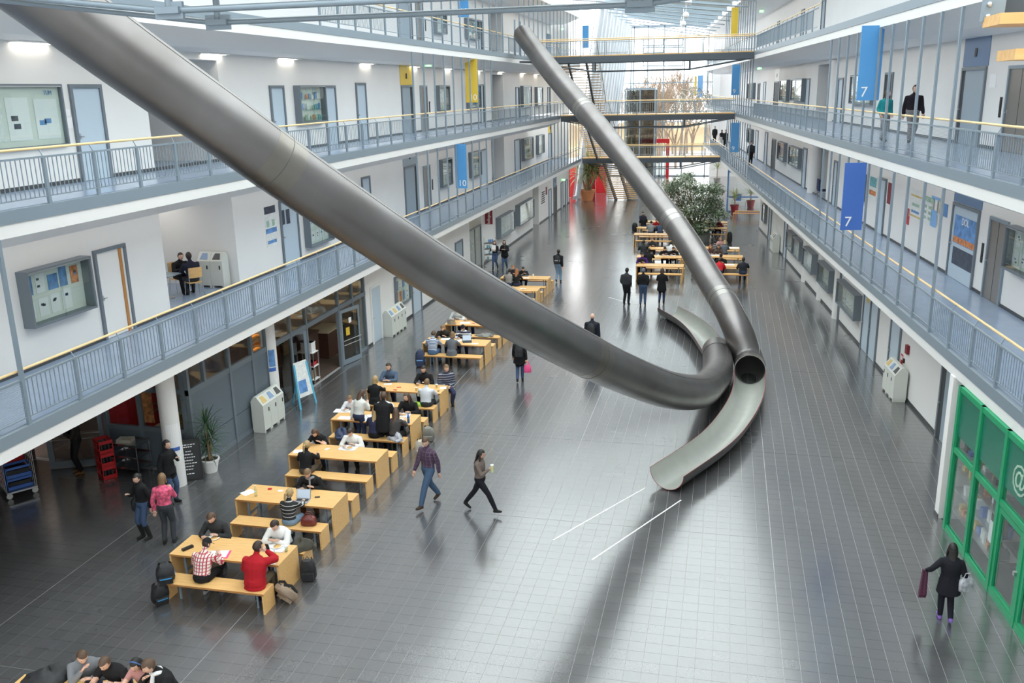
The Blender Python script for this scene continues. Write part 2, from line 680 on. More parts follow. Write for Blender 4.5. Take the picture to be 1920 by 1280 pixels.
# ================================================================== galleries
NICHE = {('left', 1): [(21.95, 25.8, 4.5, 3.15), (58.7, 62.3, 4, 3.15)], ('left', 2): [(21.9, 25.6, 4.5, 2.95), (58.7, 62.0, 4, 2.95)],
         ('left', 3): [(58.6, 62.2, 4, 2.9)], ('right', 1): [(49.2, 52.9, 4.5, 2.7)], ('right', 2): [(51.6, 55.2, 4.5, 2.95)], ('right', 3): [],
         ('left', 0): [], ('right', 0): []}
CEIL = 3.2            # clear height at the back wall of a gallery


def wall_segments(W, level, s0, s1, zb, zt, wd):
    nm = 'wall_' + W.side
    mb = MB(W)
    s = s0
    for (a, b, dep, h) in sorted(NICHE[(W.side, level)]):
        mb.box(s, wd, zb, a, wd + 0.25, zt)
        mb.box(a, wd, zb + h, b, wd + 0.25, zt)                    # lintel
        mb.box(a - 0.2, wd + 0.25, zb, a, wd + dep, zt)
        mb.box(b, wd + 0.25, zb, b + 0.2, wd + dep, zt)
        mb.box(a - 0.2, wd + dep, zb, b + 0.2, wd + dep + 0.2, zt)
        mb.box(a, wd + 0.25, zb + h, b, wd + dep, zb + h + 0.1)
        s = b
    mb.box(s, wd, zb, s1, wd + 0.25, zt)
    return structure(mb.build(nm, M['wall']))


for W in (LW, RW):
    for L in (1, 2, 3):
        F = LEV[L]
        e = END_S[(W.side, L)]
        wd = WALL_D[(W.side, L)]
        # slab: painted steel edge channel, white fascia, sloped soffit, blue linoleum walkway
        mb = MB(W)
        mb.prism([(0, F - 0.25), (0.02, F - 0.50), (1.0, F - 0.85), (wd + 5.0, F - 0.85), (wd + 5.0, F - 0.25)],
                 lambda d, z: (START_S, d, z), lambda d, z: (e, d, z))
        sl = structure(mb.build('floor_gallery', [M['fascia']]), None)
        MB(W).box(START_S, 0.0, F - 0.85, e, 1.0, F - 0.86)
        c = MB(W).box(START_S, -0.02, F - 0.25, e, 0.10, F - 0.01).build('edge_channel', M['steel'], sl)
        MB(W).box(START_S, 0.10, F - 0.25, e, wd + 5.0, F).build('walkway', M['lino'], sl)
        zt = (LEV[L + 1] - 0.8) if L < 3 else F + 3.9
        wall_segments(W, L, START_S, e if W.side == 'right' else max(e, 80.9), F, zt, wd)
        structure(MB(W).box(START_S, wd - 0.015, F, e, wd - 0.001, F + 0.09).build('baseboard_' + W.side, M['skirt']))
    # ground-storey wall
    wd = WALL_D[(W.side, 0)]
    F1 = LEV[1]
    # top storey ceiling with its fascia
    e = END_S[(W.side, 3)]
    mb = MB(W).prism([(0, 15.62), (0, 16.15), (WALL_D[(W.side, 3)] + 5, 16.15), (WALL_D[(W.side, 3)] + 5, 15.15), (1.3, 15.15)],
                     lambda d, z: (START_S, d, z), lambda d, z: (e, d, z))
    structure(mb.build('ceiling', M['fascia']))
# ground storey: left wall from the cafe front to the end, with the recessed info bay; right wall around the shop
LG = MB(LW)
wd = 1.1
LG.box(32.55, wd, 0, 47.6, wd + 0.25, 3.3)
LG.box(47.6, wd, 0, 47.8, wd + 2.0, 3.3)
LG.box(47.8, wd + 2.0, 0, 50.6, wd + 2.2, 3.3)
LG.box(50.4, wd, 0, 50.6, wd + 2.0, 3.3)
LG.box(50.6, wd, 0, 64.6, wd + 0.25, 3.3)
LG.box(64.6, wd, 0, 64.8, wd + 1.6, 3.3)
LG.box(64.6, wd + 1.6, 0, 67.2, wd + 1.8, 3.3)
LG.box(67.0, wd + 0.0, 0, 67.2, wd + 1.6, 3.3)
LG.box(67.2, wd, 0, 80.9, wd + 0.25, 3.3)
LG.box(80.65, wd, 0, 80.9, wd + 8, 16)
structure(LG.build('wall_left', M['wall']))
RG = MB(RW)
wd = 1.55
RG.box(21.2, wd, 0, 66.0, wd + 0.25, 3.2)
RG.box(20.3, -0.02, 0, 20.55, 2.2, 3.45)                             # return wall beside the shop
RG.box(20.55, wd, 0, 21.3, wd + 0.25, 3.2)
structure(RG.build('wall_right', M['wall']))
structure(MB(LW).box(32.55, 1.08, 0, 47.6, 1.099, 0.1).box(50.6, 1.08, 0, 64.6, 1.099, 0.1).box(67.2, 1.08, 0, 80.9, 1.099, 0.1).build('baseboard_left', M['skirt']))
structure(MB(RW).box(20.55, 1.53, 0, 66, 1.549, 0.1).box(20.28, -0.04, 0, 20.57, -0.02, 0.1).build('baseboard_right', M['skirt']))
# ceilings over the ground-storey arcade are the slabs; unseen wall added behind the photographer to keep sky light out
structure(MB().box(-19, -9.2, 0, 16, -9.0, 18).build('wall_back_added', M['wall']))
# ================================================================== roof
mb_g = MB(); mb_p = MB(); mb_s = MB()


def roof_ends(y):
    l = np.array([-12.75 if y < 81 else -11.3, y, 17.4])
    n = EDGE_R + 0.25
    x = (n - NR[1] * y) / NR[0]
    return l, np.array([x, y, 15.95])


roof = structure(MB().bar(roof_ends(-9)[1] + np.array([0, 0, .1]), roof_ends(105.5)[1] + np.array([0, 0, .1]), 0.35, 0.3).build('roof_frame', M['steel_dark']), 'glazed louvred roof over the hall')
for y in np.arange(-8.5, 106, 4.5):
    l, r = roof_ends(y)
    MB().bar(l, r, 0.16, 0.34).tube([l + (0, 0, -0.9), r + (0, 0, -0.9)], 0.05, 6).build('girder', M['steel'], roof)
pane_off = np.array([0, 0, 0.35])
for y in np.arange(-8.5, 104, 1.5):
    l0, r0 = roof_ends(y + 0.02)
    l1, r1 = roof_ends(y + 1.48)
    g = MB()
    z = pane_off
    g.hexa([l0 + z, r0 + z, r1 + z, l1 + z, l0 + z + (0, 0, .02), r0 + z + (0, 0, .02), r1 + z + (0, 0, .02), l1 + z + (0, 0, .02)])
    g.build('pane', M['glass_roof'], roof)
M['louver'] = mat('pale_louver_blade', (0.55, 0.62, 0.63), 0.4, 0.3)
for y in np.arange(55, 105.5, 1.5):
    l, r = roof_ends(y)
    MB().bar(l + (0.3, 0.1, 0.12), r + (-0.4, 0.1, 0.12), 0.36, 0.05, (0, 0.45, 1)).build('louver', M['louver'], roof)
for t in (0.33, 0.66):
    a = roof_ends(50)[0] * (1 - t) + roof_ends(50)[1] * t + (0, 0, 0.2)
    b = roof_ends(105)[0] * (1 - t) + roof_ends(105)[1] * t + (0, 0, 0.2)
    MB().bar(a, b, 0.07, 0.12).build('mullion', M['steel'], roof)
# clerestory strips between the wings and the roof
cl = structure(MB().box(-12.9, -9, 17.25, -12.7, 81, 17.4).build('window_1', M['steel']), 'clerestory glazing above the left wing')
MB().box(-12.83, -9, 16.1, -12.81, 81, 17.3).build('pane', M['glass'], cl)
for y in np.arange(45, 81, 1.43):
    MB().box(-12.87, y, 16.1, -12.77, y + 0.07, 17.3).build('mullion', M['white'], cl)

# ================================================================== end facade and what stands outside it
YE = 106.0
ef = structure(MB().box(-13.2, YE, 16.2, -1.6, YE + 0.2, 16.5).box(-13.2, YE, 0, -1.6, YE + 0.15, 0.12).build('window_2', M['steel']), 'tall glazed end front of the hall')
xs = [at_y(u, 200, YE)[0] for u in (1182, 1213, 1243, 1281, 1325)]
xs = [-13.2, -11.9, -10.6] + xs
for x in xs:
    MB().box(x - 0.05, YE, 0, x + 0.05, YE + 0.14, 16.4).build('mullion', M['steel'], ef)
for v in (155, 190, 275):
    z = at_y(1260, v, YE)[2]
    MB().box(-13.2, YE + 0.02, z - 0.05, -1.6, YE + 0.1, z + 0.05).build('transom', M['steel'], ef)
for k in range(len(xs) - 1):
    MB().box(xs[k] + 0.05, YE + 0.06, 0.1, xs[k + 1] - 0.05, YE + 0.08, 16.3).build('pane', M['glass'], ef)
# hinged vent frames in the glazing
vf = MB()
for (u0, v0, u1, v1) in ((1206, 72, 1244, 86), (1206, 88, 1244, 100), (1245, 72, 1281, 86), (1245, 88, 1281, 100), (1206, 112, 1244, 124), (1245, 112, 1281, 124), (1208, 228, 1244, 240), (1246, 228, 1281, 240)):
    a, b = at_y(u0, v1, YE - 0.05), at_y(u1, v0, YE - 0.05)
    for (p, q) in (((a[0], a[2]), (b[0], a[2])), ((b[0], a[2]), (b[0], b[2])), ((b[0], b[2]), (a[0], b[2])), ((a[0], b[2]), (a[0], a[2]))):
        vf.bar((p[0], YE - 0.05, p[1]), (q[0], YE - 0.05, q[1]), 0.1, 0.12, (0, 1, 0))
vf.build('vent_frame', M['steel'], ef)
structure(MB().box(-1.9, YE - 0.3, 0, -1.1, YE + 0.4, 16.5).build('column', M['white']), 'white end column of the right wing')
structure(MB().box(-1.9, YE, 0, 18, YE + 0.3, 17).build('wall_end', M['wall']))
# red entrance portal
pa, pb = at_y(1199, 325, YE - 0.8), at_y(1251, 325, YE - 0.8)
zt = at_y(1230, 268, YE - 0.8)[2]
pt = empty('entrance_portal', ((pa[0] + pb[0]) / 2, YE - 0.8, 0), 0, 'red framed entrance portal with glass doors at the far end of the hall', 'portal')
for x in (pa[0], pb[0]):
    MB().box(x - 0.17, YE - 0.95, 0, x + 0.17, YE - 0.65, zt).build('post', M['red'], pt)
MB().box(pa[0] - 0.17, YE - 0.95, zt, pb[0] + 0.17, YE - 0.65, zt + 0.45).build('header', M['red'], pt)
for k in range(4):
    x0 = pa[0] + 0.2 + k * (pb[0] - pa[0] - 0.4) / 4
    x1 = x0 + (pb[0] - pa[0] - 0.4) / 4 - 0.03
    d = MB().box(x0, YE - 0.85, 0.02, x0 + 0.07, YE - 0.8, 2.4).box(x1 - 0.07, YE - 0.85, 0.02, x1, YE - 0.8, 2.4).box(x0, YE - 0.85, 2.33, x1, YE - 0.8, 2.4).box(x0, YE - 0.85, 0.02, x1, YE - 0.8, 0.2).build('door_leaf', M['steel'], pt)
    MB().box(x0 + 0.07, YE - 0.83, 0.2, x1 - 0.07, YE - 0.82, 2.33).build('pane', M['glass'], d)
# red walls beside the palm
p0, p1_ = at_z(1066, 378), at_z(1117, 377)
y0 = p0[1] + 1.4
y0 += 2.2
a = at_y(1067, 360, y0)[0]; b = at_y(1116, 360, y0)[0]
o = MB().box(a, y0, 0, b, y0 + 0.25, 3.3).build('partition', M['red'])
tag(o, 'large red partition panel standing behind the potted palm', 'partition')
a = at_y(1117, 360, y0 + 4)[0]; b = at_y(1127, 360, y0 + 4)[0]
o = MB().box(a, y0 + 4, 0, b + 0.5, y0 + 4.25, 2.6).build('partition', M['red'])
tag(o, 'smaller red panel to the right of and behind the potted palm', 'partition')

# lift shaft of smoked glass
c0 = at_y(1172, 200, 99.0); c1 = at_y(1228, 200, 99.0)
zt_ = at_y(1200, 165, 99.0)[2]
sh = structure(MB().box(c0[0], 99, zt_ - 0.2, c1[0], 101.5, zt_).build('column_lift', M['steel']), 'lift shaft clad in smoked glass before the end front')
for x in (c0[0], (c0[0] + c1[0]) / 2, c1[0]):
    for yy in (99.0, 101.5):
        MB().box(x - 0.06, yy - 0.06, 0, x + 0.06, yy + 0.06, zt_ - 0.2).build('mullion', M['steel'], sh)
for k, (xa, xb) in enumerate(((c0[0], (c0[0] + c1[0]) / 2), ((c0[0] + c1[0]) / 2, c1[0]))):
    for z in range(4):
        MB().box(xa + 0.07, 98.99, z * 2.4 + 0.1, xb - 0.07, 99.02, z * 2.4 + 2.4).build('pane', M['glass_dark'], sh)
        MB().box(xa + 0.07, 101.48, z * 2.4 + 0.1, xb - 0.07, 101.51, z * 2.4 + 2.4).build('pane', M['glass_dark'], sh)

# leaning columns and the inclined glazing that carry the left eave past the wing
M['tubewhite'] = mat('pale_grey_paint', (0.60, 0.64, 0.69), 0.4, 0.1)
ig = structure(MB().bar((-13.35, 81.2, 0.35), (-13.35, 105.8, 0.35), 0.2, 0.3).bar((-11.3, 81.2, 17.1), (-11.3, 105.8, 17.1), 0.2, 0.25).build('window_3', M['tubewhite']), 'inclined glazing along the far left side')
for k in range(11):
    y = 82.0 + 2.3 * k
    MB().tube([(-13.15, y, 0.25), (-10.95, y, 16.9)], 0.24, 14).tube([(-13.2, y, 0), (-13.15, y, 0.3)], 0.1, 8).build('leaning_column', M['tubewhite'], ig, True)
for k in range(16):
    y = 81.4 + 1.65 * k
    MB().bar((-13.45, y, 0.3), (-11.4, y, 17.0), 0.06, 0.12).build('mullion', M['tubewhite'], ig)
    if k < 15:
        for j in range(5):
            t0, t1 = j / 5, (j + 1) / 5
            f = lambda t, yy: (-13.5 + 2.05 * t, yy, 0.3 + 16.1 * t)
            MB().quad(f(t0 + .003, y + .03), f(t0 + .003, y + 1.62), f(t1 - .003, y + 1.62), f(t1 - .003, y + .03)).build('pane', M['glass'], ig)
for j in range(1, 5):
    t = j / 5
    MB().bar((-13.45 + 2.05 * t, 81.2, 0.3 + 16.1 * t), (-13.45 + 2.05 * t, 105.8, 0.3 + 16.1 * t), 0.06, 0.1).build('transom', M['tubewhite'], ig)
# ground and winter trees outside
M['earth'] = mat('winter_ground', (0.33, 0.25, 0.15), 0.95, noise=0.35, nscale=0.15)
M['bare'] = mat('bare_branch', (0.27, 0.19, 0.135), 0.9)
structure(MB().box(-60, 106.4, -0.4, 40, 190, -0.05).build('ground', M['earth']))
structure(MB().box(-30, 106.4, -0.06, 20, 119, -0.04).build('pavement', mat('pale_paving', (0.55, 0.54, 0.52), 0.8)))
hm = MB()
for i in range(24):
    x0, x1 = -60 + i * 4.2, -60 + (i + 1) * 4.2
    hx = lambda x: 3.9 + 0.9 * math.sin(x * 0.35) + 0.5 * math.sin(x * 0.9)
    hm.hexa([(x0, 150, -0.4), (x1, 150, -0.4), (x1, 170, -0.4), (x0, 170, -0.4), (x0, 156, hx(x0)), (x1, 156, hx(x1)), (x1, 170, hx(x1)), (x0, 170, hx(x0))])
structure(hm.build('hill', M['earth'], smooth=False), 'brown earth bank behind the bare trees')


def bare_tree(x, y, h, seed, label):
    r = random.Random(seed)
    tr = empty('bare_tree', (x, y, -0.05), 0, label, 'tree', 'leafless trees outside the end front')
    trunk, br = MB(), MB()

    def grow(p, d, L, rad, depth):
        q = p + d * L
        mid = p + d * L * 0.5 + np.array([r.uniform(-.05, .05), r.uniform(-.05, .05), 0]) * L
        (trunk if depth == 0 else br).tube([p, mid, q], [rad, rad * .85, rad * .62], 5 if depth < 2 else 3, cap=False)
        if depth >= 6:
            return
        for k in range(r.choice((2, 3)) if depth else 4):
            nd = d + np.array([r.uniform(-1, 1), r.uniform(-1, 1), r.uniform(-0.1, 0.6)]) * (0.55 if depth else 0.6)
            nd = nd / np.linalg.norm(nd)
            st = p + d * L * r.uniform(0.55, 1.0)
            grow(st, nd, L * r.uniform(0.55, 0.82), max(rad * 0.6, 0.02), depth + 1)
    grow(np.array([x, y, -0.05]), np.array([r.uniform(-.06, .06), 0, 1.0]), h * 0.3, 0.17, 0)
    trunk.build('trunk', M['bare'], tr, True)
    br.build('branches', M['bare'], tr)
    return tr


ti = 0
for (u, y, h) in ((1190, 120, 12), (1206, 128, 14), (1225, 116, 13), (1238, 134, 15), (1252, 122, 12.5), (1268, 117, 14), (1283, 130, 13), (1160, 126, 14), (1130, 134, 13), (1300, 124, 13), (1215, 140, 15), (1262, 142, 16), (1180, 138, 14), (1198, 146, 16), (1234, 125, 13), (1246, 149, 17), (1275, 137, 15), (1289, 144, 15), (1219, 133, 14)):
    x = at_y(u, 260, y)[0]
    bare_tree(x, y, h, 40 + ti, 'leafless brown tree outside the glazed end of the hall')
    ti += 1
# ================================================================== balustrades
RAIL_H = 1.03
POST0 = {'left': 13.48, 'right': 22.44}
BAY = 1.4335
# stretches in which hanger rods run up to the slab above
HANG = {('left', 1): [(12.0, 13.6), (36.2, 50.6), (66.4, 81)], ('left', 2): [(36.2, 50.6)], ('left', 3): [(33.4, 53.4), (56, 81)],
        ('right', 1): [(22.3, 37.2), (60.5, 77), (94, 103)], ('right', 2): [(22.3, 37.2), (60.5, 74), (94, 103)], ('right', 3): [(60.5, 82)]}
RAIL_S = {('left', 1): (12.0, 80.7), ('left', 2): (13.2, 70.0), ('left', 3): (27, 78.5), ('right', 1): (15.5, 103), ('right', 2): (17.5, 103), ('right', 3): (40, 103)}
RAIL_NAME = {('left', 1): 'lower left', ('left', 2): 'middle left', ('left', 3): 'top left', ('right', 1): 'lower right', ('right', 2): 'middle right', ('right', 3): 'top right'}
REACH = {1: 28.0, 2: 30.0, 3: 0.0}


def in_hang(key, s):
    return any(a <= s <= b for a, b in HANG[key])


def make_balustrade(W, L):
    key = (W.side, L)
    F = LEV[L]
    s0, s1 = RAIL_S[key]
    base = W((s0 + s1) / 2, 0.05, F)
    wing, where = ('left', 'right')[W.side == 'right'], {1: 'lowest', 2: 'middle', 3: 'top'}[L]
    root = empty('balustrade', base, 0, 'blue-grey steel balustrade with beech handrail on the %s gallery of the %s wing' % (where, wing), 'railing', 'gallery balustrades')
    top = LEV[L + 1] - 0.5 if L < 3 else 15.65
    # handrail in lengths between hanger rods, top and bottom rails
    MB(W).tube([W_(W, s0, 0.07, F + RAIL_H), W_(W, s1, 0.07, F + RAIL_H)], 0.026, 8).build('handrail', M['hand'], root) if False else None
    hr = MB()
    hr.tube([W(s0, 0.09, F + RAIL_H), W(s1, 0.09, F + RAIL_H)], 0.027, 8)
    hr.build('handrail', M['hand'], root, True)
    MB().bar(W(s0, 0.02, F + 0.87), W(s1, 0.02, F + 0.87), 0.055, 0.035).build('top_rail', M['steel'], root)
    MB().bar(W(s0, 0.02, F + 0.14), W(s1, 0.02, F + 0.14), 0.035, 0.022).build('bottom_rail', M['steel'], root)
    k0 = math.ceil((s0 - POST0[W.side]) / BAY)
    ks = range(k0, int((s1 - POST0[W.side]) / BAY) + 1)
    off = np.array(base)
    post_me = hang_me = brk_me = bal_me = wire_me = None
    bals = []
    wires = MB(); farb = MB()
    for k in ks:
        s = POST0[W.side] + k * BAY
        hang = in_hang(key, s)
        h = (top - F) if hang else 0.89
        b = MB(W)
        if hang:
            if hang_me is None:
                hang_me = MB().bar(np.array(W(s, 0.02, F - 0.2)) - off, np.array(W(s, 0.02, F - 0.2 + h + 0.2)) - off, 0.06, 0.075, W.along()).mesh('hanger_post', M['steel'])
                hang_s = np.array(W(s, 0, 0))
            share2(hang_me, 'hanger_post', root, np.array(W(s, 0, 0)) - hang_s)
        else:
            if post_me is None:
                post_me = MB().bar(np.array(W(s, 0.02, F - 0.05)) - off, np.array(W(s, 0.02, F + 0.89)) - off, 0.05, 0.075, W.along()).bar(np.array(W(s, 0.02, F + 0.88)) - off, np.array(W(s, 0.085, F + RAIL_H - 0.02)) - off, 0.016, 0.016).mesh('post', M['steel'])
                post_s = np.array(W(s, 0, 0))
            share2(post_me, 'post', root, np.array(W(s, 0, 0)) - post_s)
        if hang:
            if brk_me is None:
                brk_me = MB().tube([np.array(W(s + 0.04, 0.03, F + 0.9)) - off, np.array(W(s + 0.14, 0.085, F + 0.9)) - off, np.array(W(s + 0.14, 0.09, F + RAIL_H)) - off], 0.008, 5).mesh('bracket', M['steel'])
                brk_s = np.array(W(s, 0, 0))
            share2(brk_me, 'bracket', root, np.array(W(s, 0, 0)) - brk_s)
        # infill of the bay that starts here
        mid = s + BAY / 2
        if s + BAY > s1:
            continue
        if in_hang(key, mid):
            far = mid > 45
            n = 12 if far else 22
            for j in range(n):
                z = F + 0.17 + (j + 0.5) * 0.68 / n
                wires.bar(W(s + 0.03, 0.02, z), W(s + BAY - 0.03, 0.02, z), 0.006, 0.007 if not far else 0.012)
        else:
            for j in range(1, 12):
                sb = s + BAY * j / 12
                if sb < REACH[L] and sb > 12:
                    bals.append(sb)
                elif sb < 60 or j % 2 == 0:
                    farb.bar(W(sb, 0.02, F + 0.14), W(sb, 0.02, F + 0.87), 0.013, 0.013, W.along())
    bals = bals[:290]
    for sb in bals:
        if bal_me is None:
            bal_me = MB().bar(np.array(W(sb, 0.02, F + 0.14)) - off, np.array(W(sb, 0.02, F + 0.87)) - off, 0.014, 0.014, W.along()).mesh('baluster', M['steel'])
            bal_s = np.array(W(sb, 0, 0))
        share2(bal_me, 'baluster', root, np.array(W(sb, 0, 0)) - bal_s)
    if wires.v:
        tag(wires.build('wire_infill', M['steel'], root), kind='stuff')
    if farb.v:
        tag(farb.build('distant_balusters', M['steel'], root), kind='stuff')
    return root


def share2(me, name, parent, loc):
    o = bpy.data.objects.new(name, me)
    COL.objects.link(o)
    o.parent = parent
    o.location = tuple(float(x) for x in loc)
    return o


W_ = lambda W, *a: W(*a)
for W in (LW, RW):
    for L in (1, 2, 3):
        make_balustrade(W, L)

# ================================================================== footbridges across the far end
def bridge(yb, F, label, xl=None):
    W2 = 1.9
    pl = np.array([EDGE_L + 0.05, yb, F])
    xr = (EDGE_R - NR[1] * (yb + 0.6)) / NR[0] - 0.05
    pr = np.array([xr, yb + 0.9, F])
    root = empty('footbridge', (pl + pr) / 2, 0, label, 'bridge', 'footbridges between the wings')
    t = (pr - pl) / np.linalg.norm(pr - pl)
    n = np.array([-t[1], t[0], 0])
    a, b = pl, pr
    MB().hexa([a + (0, 0, -.08), b + (0, 0, -.08), b + n * W2 + (0, 0, -.08), a + n * W2 + (0, 0, -.08), a, b, b + n * W2, a + n * W2]).build('deck', M['beech'], root)
    for e in (0.0, W2):
        MB().bar(a + n * e + (0, 0, -.27), b + n * e + (0, 0, -.27), 0.12, 0.4).build('girder', M['steel_dark'], root)
        q0 = a + t * (0.28 * np.linalg.norm(b - a)) + n * e
        q1 = a + t * (0.72 * np.linalg.norm(b - a)) + n * e
        tr = MB()
        dz = np.array([0, 0, -1.0])
        tr.bar(q0 + (0, 0, -.4), q0 + dz, 0.09, 0.09).bar(q1 + (0, 0, -.4), q1 + dz, 0.09, 0.09)
        tr.tube([a + n * e + (0, 0, -.4), q0 + dz, q1 + dz, b + n * e + (0, 0, -.4)], 0.045, 6)
        tr.build('underslung_truss', M['steel_dark'], root)
        MB().tube([a + n * e + (0, 0, 1.0), b + n * e + (0, 0, 1.0)], 0.03, 8).build('handrail', M['hand'], root)
        rl = MB().bar(a + n * e + (0, 0, .86), b + n * e + (0, 0, .86), 0.04, 0.03).bar(a + n * e + (0, 0, .12), b + n * e + (0, 0, .12), 0.04, 0.03)
        rl.build('rail', M['steel'], root)
        m = int(np.linalg.norm(b - a) / 1.43)
        pm = None
        infill = MB()
        for k in range(m + 1):
            q = a + t * (k * np.linalg.norm(b - a) / m) + n * e
            if pm is None:
                pm = MB().bar(q - world_loc(root) + (0, 0, -0.2), q - world_loc(root) + (0, 0, 0.88), 0.05, 0.05).mesh('post', M['steel']); q0_ = q
            share2(pm, 'post', root, q - q0_)
            if k < m:
                for j in range(1, 10):
                    p = q + t * (j * np.linalg.norm(b - a) / m / 10)
                    infill.bar(p + (0, 0, .12), p + (0, 0, .86), 0.012, 0.012)
        tag(infill.build('baluster_row', M['steel'], root), kind='stuff')
    return root


bridge(81.0, LEV[1], 'lowest footbridge at the far end with a beech deck')
bridge(70.2, LEV[2], 'middle footbridge at the far end below the top one')
bridge(60.0, LEV[3], 'topmost footbridge at the far end on dark girders')

# the near bridge passes over the photographer: its underslung trusses show along the top of the view
nb = empty('footbridge', (-3.2, 9.0, LEV[3]), 0, 'near footbridge whose blue-grey tubes cross the top of the view', 'bridge')
zr = 10.62
g1 = at_z(318, 20, zr); g2 = at_z(409, 42, zr + 0.0); g3 = at_z(1200, 8, zr)
l1 = at_z(40, 0, zr + 0.12)
sep = g2 - g1
g4 = g3 - sep
MB().box(-12.5, 7.9, LEV[3] - 0.12, 6.6, 9.9, LEV[3]).build('deck', M['beech'], nb)
for y in (8.2, 9.6):
    MB().box(-12.5, y - 0.06, LEV[3] - 0.5, 6.6, y + 0.06, LEV[3] - 0.12).build('girder', M['steel'], nb)
for (ga, gb) in ((g1, g4), (g2, g3)):
    zt_ = LEV[3] - 0.45
    for q in (ga, gb):
        c = MB().tube([q + (0, 0, -0.01), (q[0], q[1], zt_)], 0.038, 12)
        c.build('strut', M['steel'], nb, True)
        MB().box(q[0] - 0.15, q[1] - 0.02, zr - 0.08, q[0] + 0.15, q[1] + 0.02, zr + 0.08).box(q[0] - 0.13, q[1] - 0.06, zr - 0.03, q[0] + 0.13, q[1] + 0.06, zr + 0.03).build('gusset', M['steel'], nb)
    MB().tube([ga + (0.06, 0, 0), gb + (-0.06, 0, 0)], 0.032, 10).build('tie_rod', M['steel'], nb, True)
    le = np.array([-12.5, ga[1] - 0.1, LEV[3] - 0.45])
    MB().tube([ga + (-0.06, 0, 0), le], 0.032, 10).build('tie_rod', M['steel'], nb, True)
    re = np.array([6.5, gb[1], LEV[3] - 0.45])
    MB().tube([gb + (0.06, 0, 0), re], 0.032, 10).build('tie_rod', M['steel'], nb, True)

# stair flight beside the photographer: two beech treads and the bolted stringer
st = empty('staircase', tuple(at_y(1900, 60, 4.4) - np.array([0, 0, 1.0])), 0, 'steel stair with beech treads cut by the upper right corner of the view', 'stair')
sy = 4.4
for (u0, v0, u1, v1) in ((1874, 11, 1990, 45), (1902, 88, 2010, 112)):
    a, b = at_y(u0, v1, sy), at_y(u1, v0, sy)
    b = at_y(u1, v0 + (10 if v0 > 40 else 4), sy)
    MB().box(a[0], sy, a[2], b[0], sy + 0.28, a[2] + 0.045).build('tread', M['beech'], st)
a, b = at_y(1838, 41, sy + 0.3), at_y(1868, -60, sy + 0.3)
pl = MB().hexa([(a[0], sy + .26, a[2]), (a[0] + .085, sy + .26, a[2]), (a[0] + .085, sy + .32, a[2]), (a[0], sy + .32, a[2]),
                (a[0] + .02, sy + .26, a[2] + .5), (a[0] + .105, sy + .26, a[2] + .5), (a[0] + .105, sy + .32, a[2] + .5), (a[0] + .02, sy + .32, a[2] + .5)]).build('bracket_plate', M['steel'], st)
for (u, v) in ((1856, 8), (1853, 31)):
    q = at_y(u, v, sy + 0.255)
    MB().ball(q, 0.013, 0.013, 0.013).build('bolt', M['alu'], pl, True)
c, d = at_y(1868, 38, sy + 0.34), at_y(1935, -40, sy + 0.34)
MB().box(c[0], sy + 0.32, c[2], d[0] + 0.1, sy + 0.36, c[2] + 0.4).build('stringer', M['steel_dark'], st)

# ================================================================== open stair at the far end
fs = empty('staircase', (-9.5, 82.5, 0), 0, 'tall open staircase with wooden treads at the far end', 'stair')
flights = [((1168, 376), (1142, 303), 0.0, LEV[1], 83.0, 81.8), ((1133, 300), (1108, 235), LEV[1], LEV[2], 80.8, 72.2), ((1103, 226), (1081, 118), LEV[2], LEV[3], 70.6, 62.2)]
for (pb, ptp, z0, z1, yb, yt) in flights:
    a = at_y(pb[0], pb[1], yb)[0]; b = at_y(ptp[0], ptp[1], yt)[0]
    w = 1.35
    n = 22
    tm = None
    for k in range(n):
        t = (k + 0.5) / n
        x, y, z = a + (b - a) * t, yb + (yt - yb) * t, z0 + (z1 - z0) * t + 0.06
        if tm is None:
            tm = MB().box(x - w - world_loc(fs)[0], y - 0.16 - world_loc(fs)[1], z - 0.025, x + w - world_loc(fs)[0], y + 0.16 - world_loc(fs)[1], z + 0.025).mesh('tread', M['beech']); x0, y0, z0_ = x, y, z
        share2(tm, 'tread', fs, (x - x0, y - y0, z - z0_))
    for e in (-0.6, 0.6):
        MB().bar((a + e, yb, z0 - 0.1), (b + e, yt, z1 - 0.1), 0.12, 0.26).build('stringer', M['steel_dark'], fs)
    for e in (-w, w):
        MB().tube([(a + e, yb, z0 + 0.95), (b + e, yt, z1 + 0.95)], 0.03, 6).build('handrail', M['steel'], fs)
        rl = MB()
        for k in range(9):
            t = k / 8
            rl.bar((a + e + (b - a) * t, yb + (yt - yb) * t, z0 + (z1 - z0) * t), (a + e + (b - a) * t, yb + (yt - yb) * t, z0 + (z1 - z0) * t + 0.95), 0.03, 0.03)
        tag(rl.build('rail_posts', M['steel'], fs), kind='stuff')

# ================================================================== numbered banners on the hanger rods
def banner(W, s, d0, d1, z0, z1, colour, num, label):
    o = MB(W).box(s - 0.03, d0, z0, s + 0.03, d1, z1).build('banner', M[colour])
    tag(o, label, 'sign', 'numbered banners on the galleries')
    dm = (d0 + d1) / 2
    xd = np.array(W.out()) * (1 if W.side == 'left' else 1)
    n = (0, -1, 0) if W.side == 'left' else (-DR[0], -DR[1], 0)
    xdir = np.cross((0, 0, 1), n)      # reading direction for someone looking along +s
    if num:
        side = -0.26 if W.side == 'left' else -0.02
        c = W(s - 0.034, (d0 + 0.24) if W.side == 'left' else (d0 + 0.2), z0 + 0.24)
        lettering(num, 0.42, M['white'], o, c, (1, 0, 0) if W.side == 'left' else (NR[0], NR[1], 0), (0, 0, 1), 'numeral')
    return o


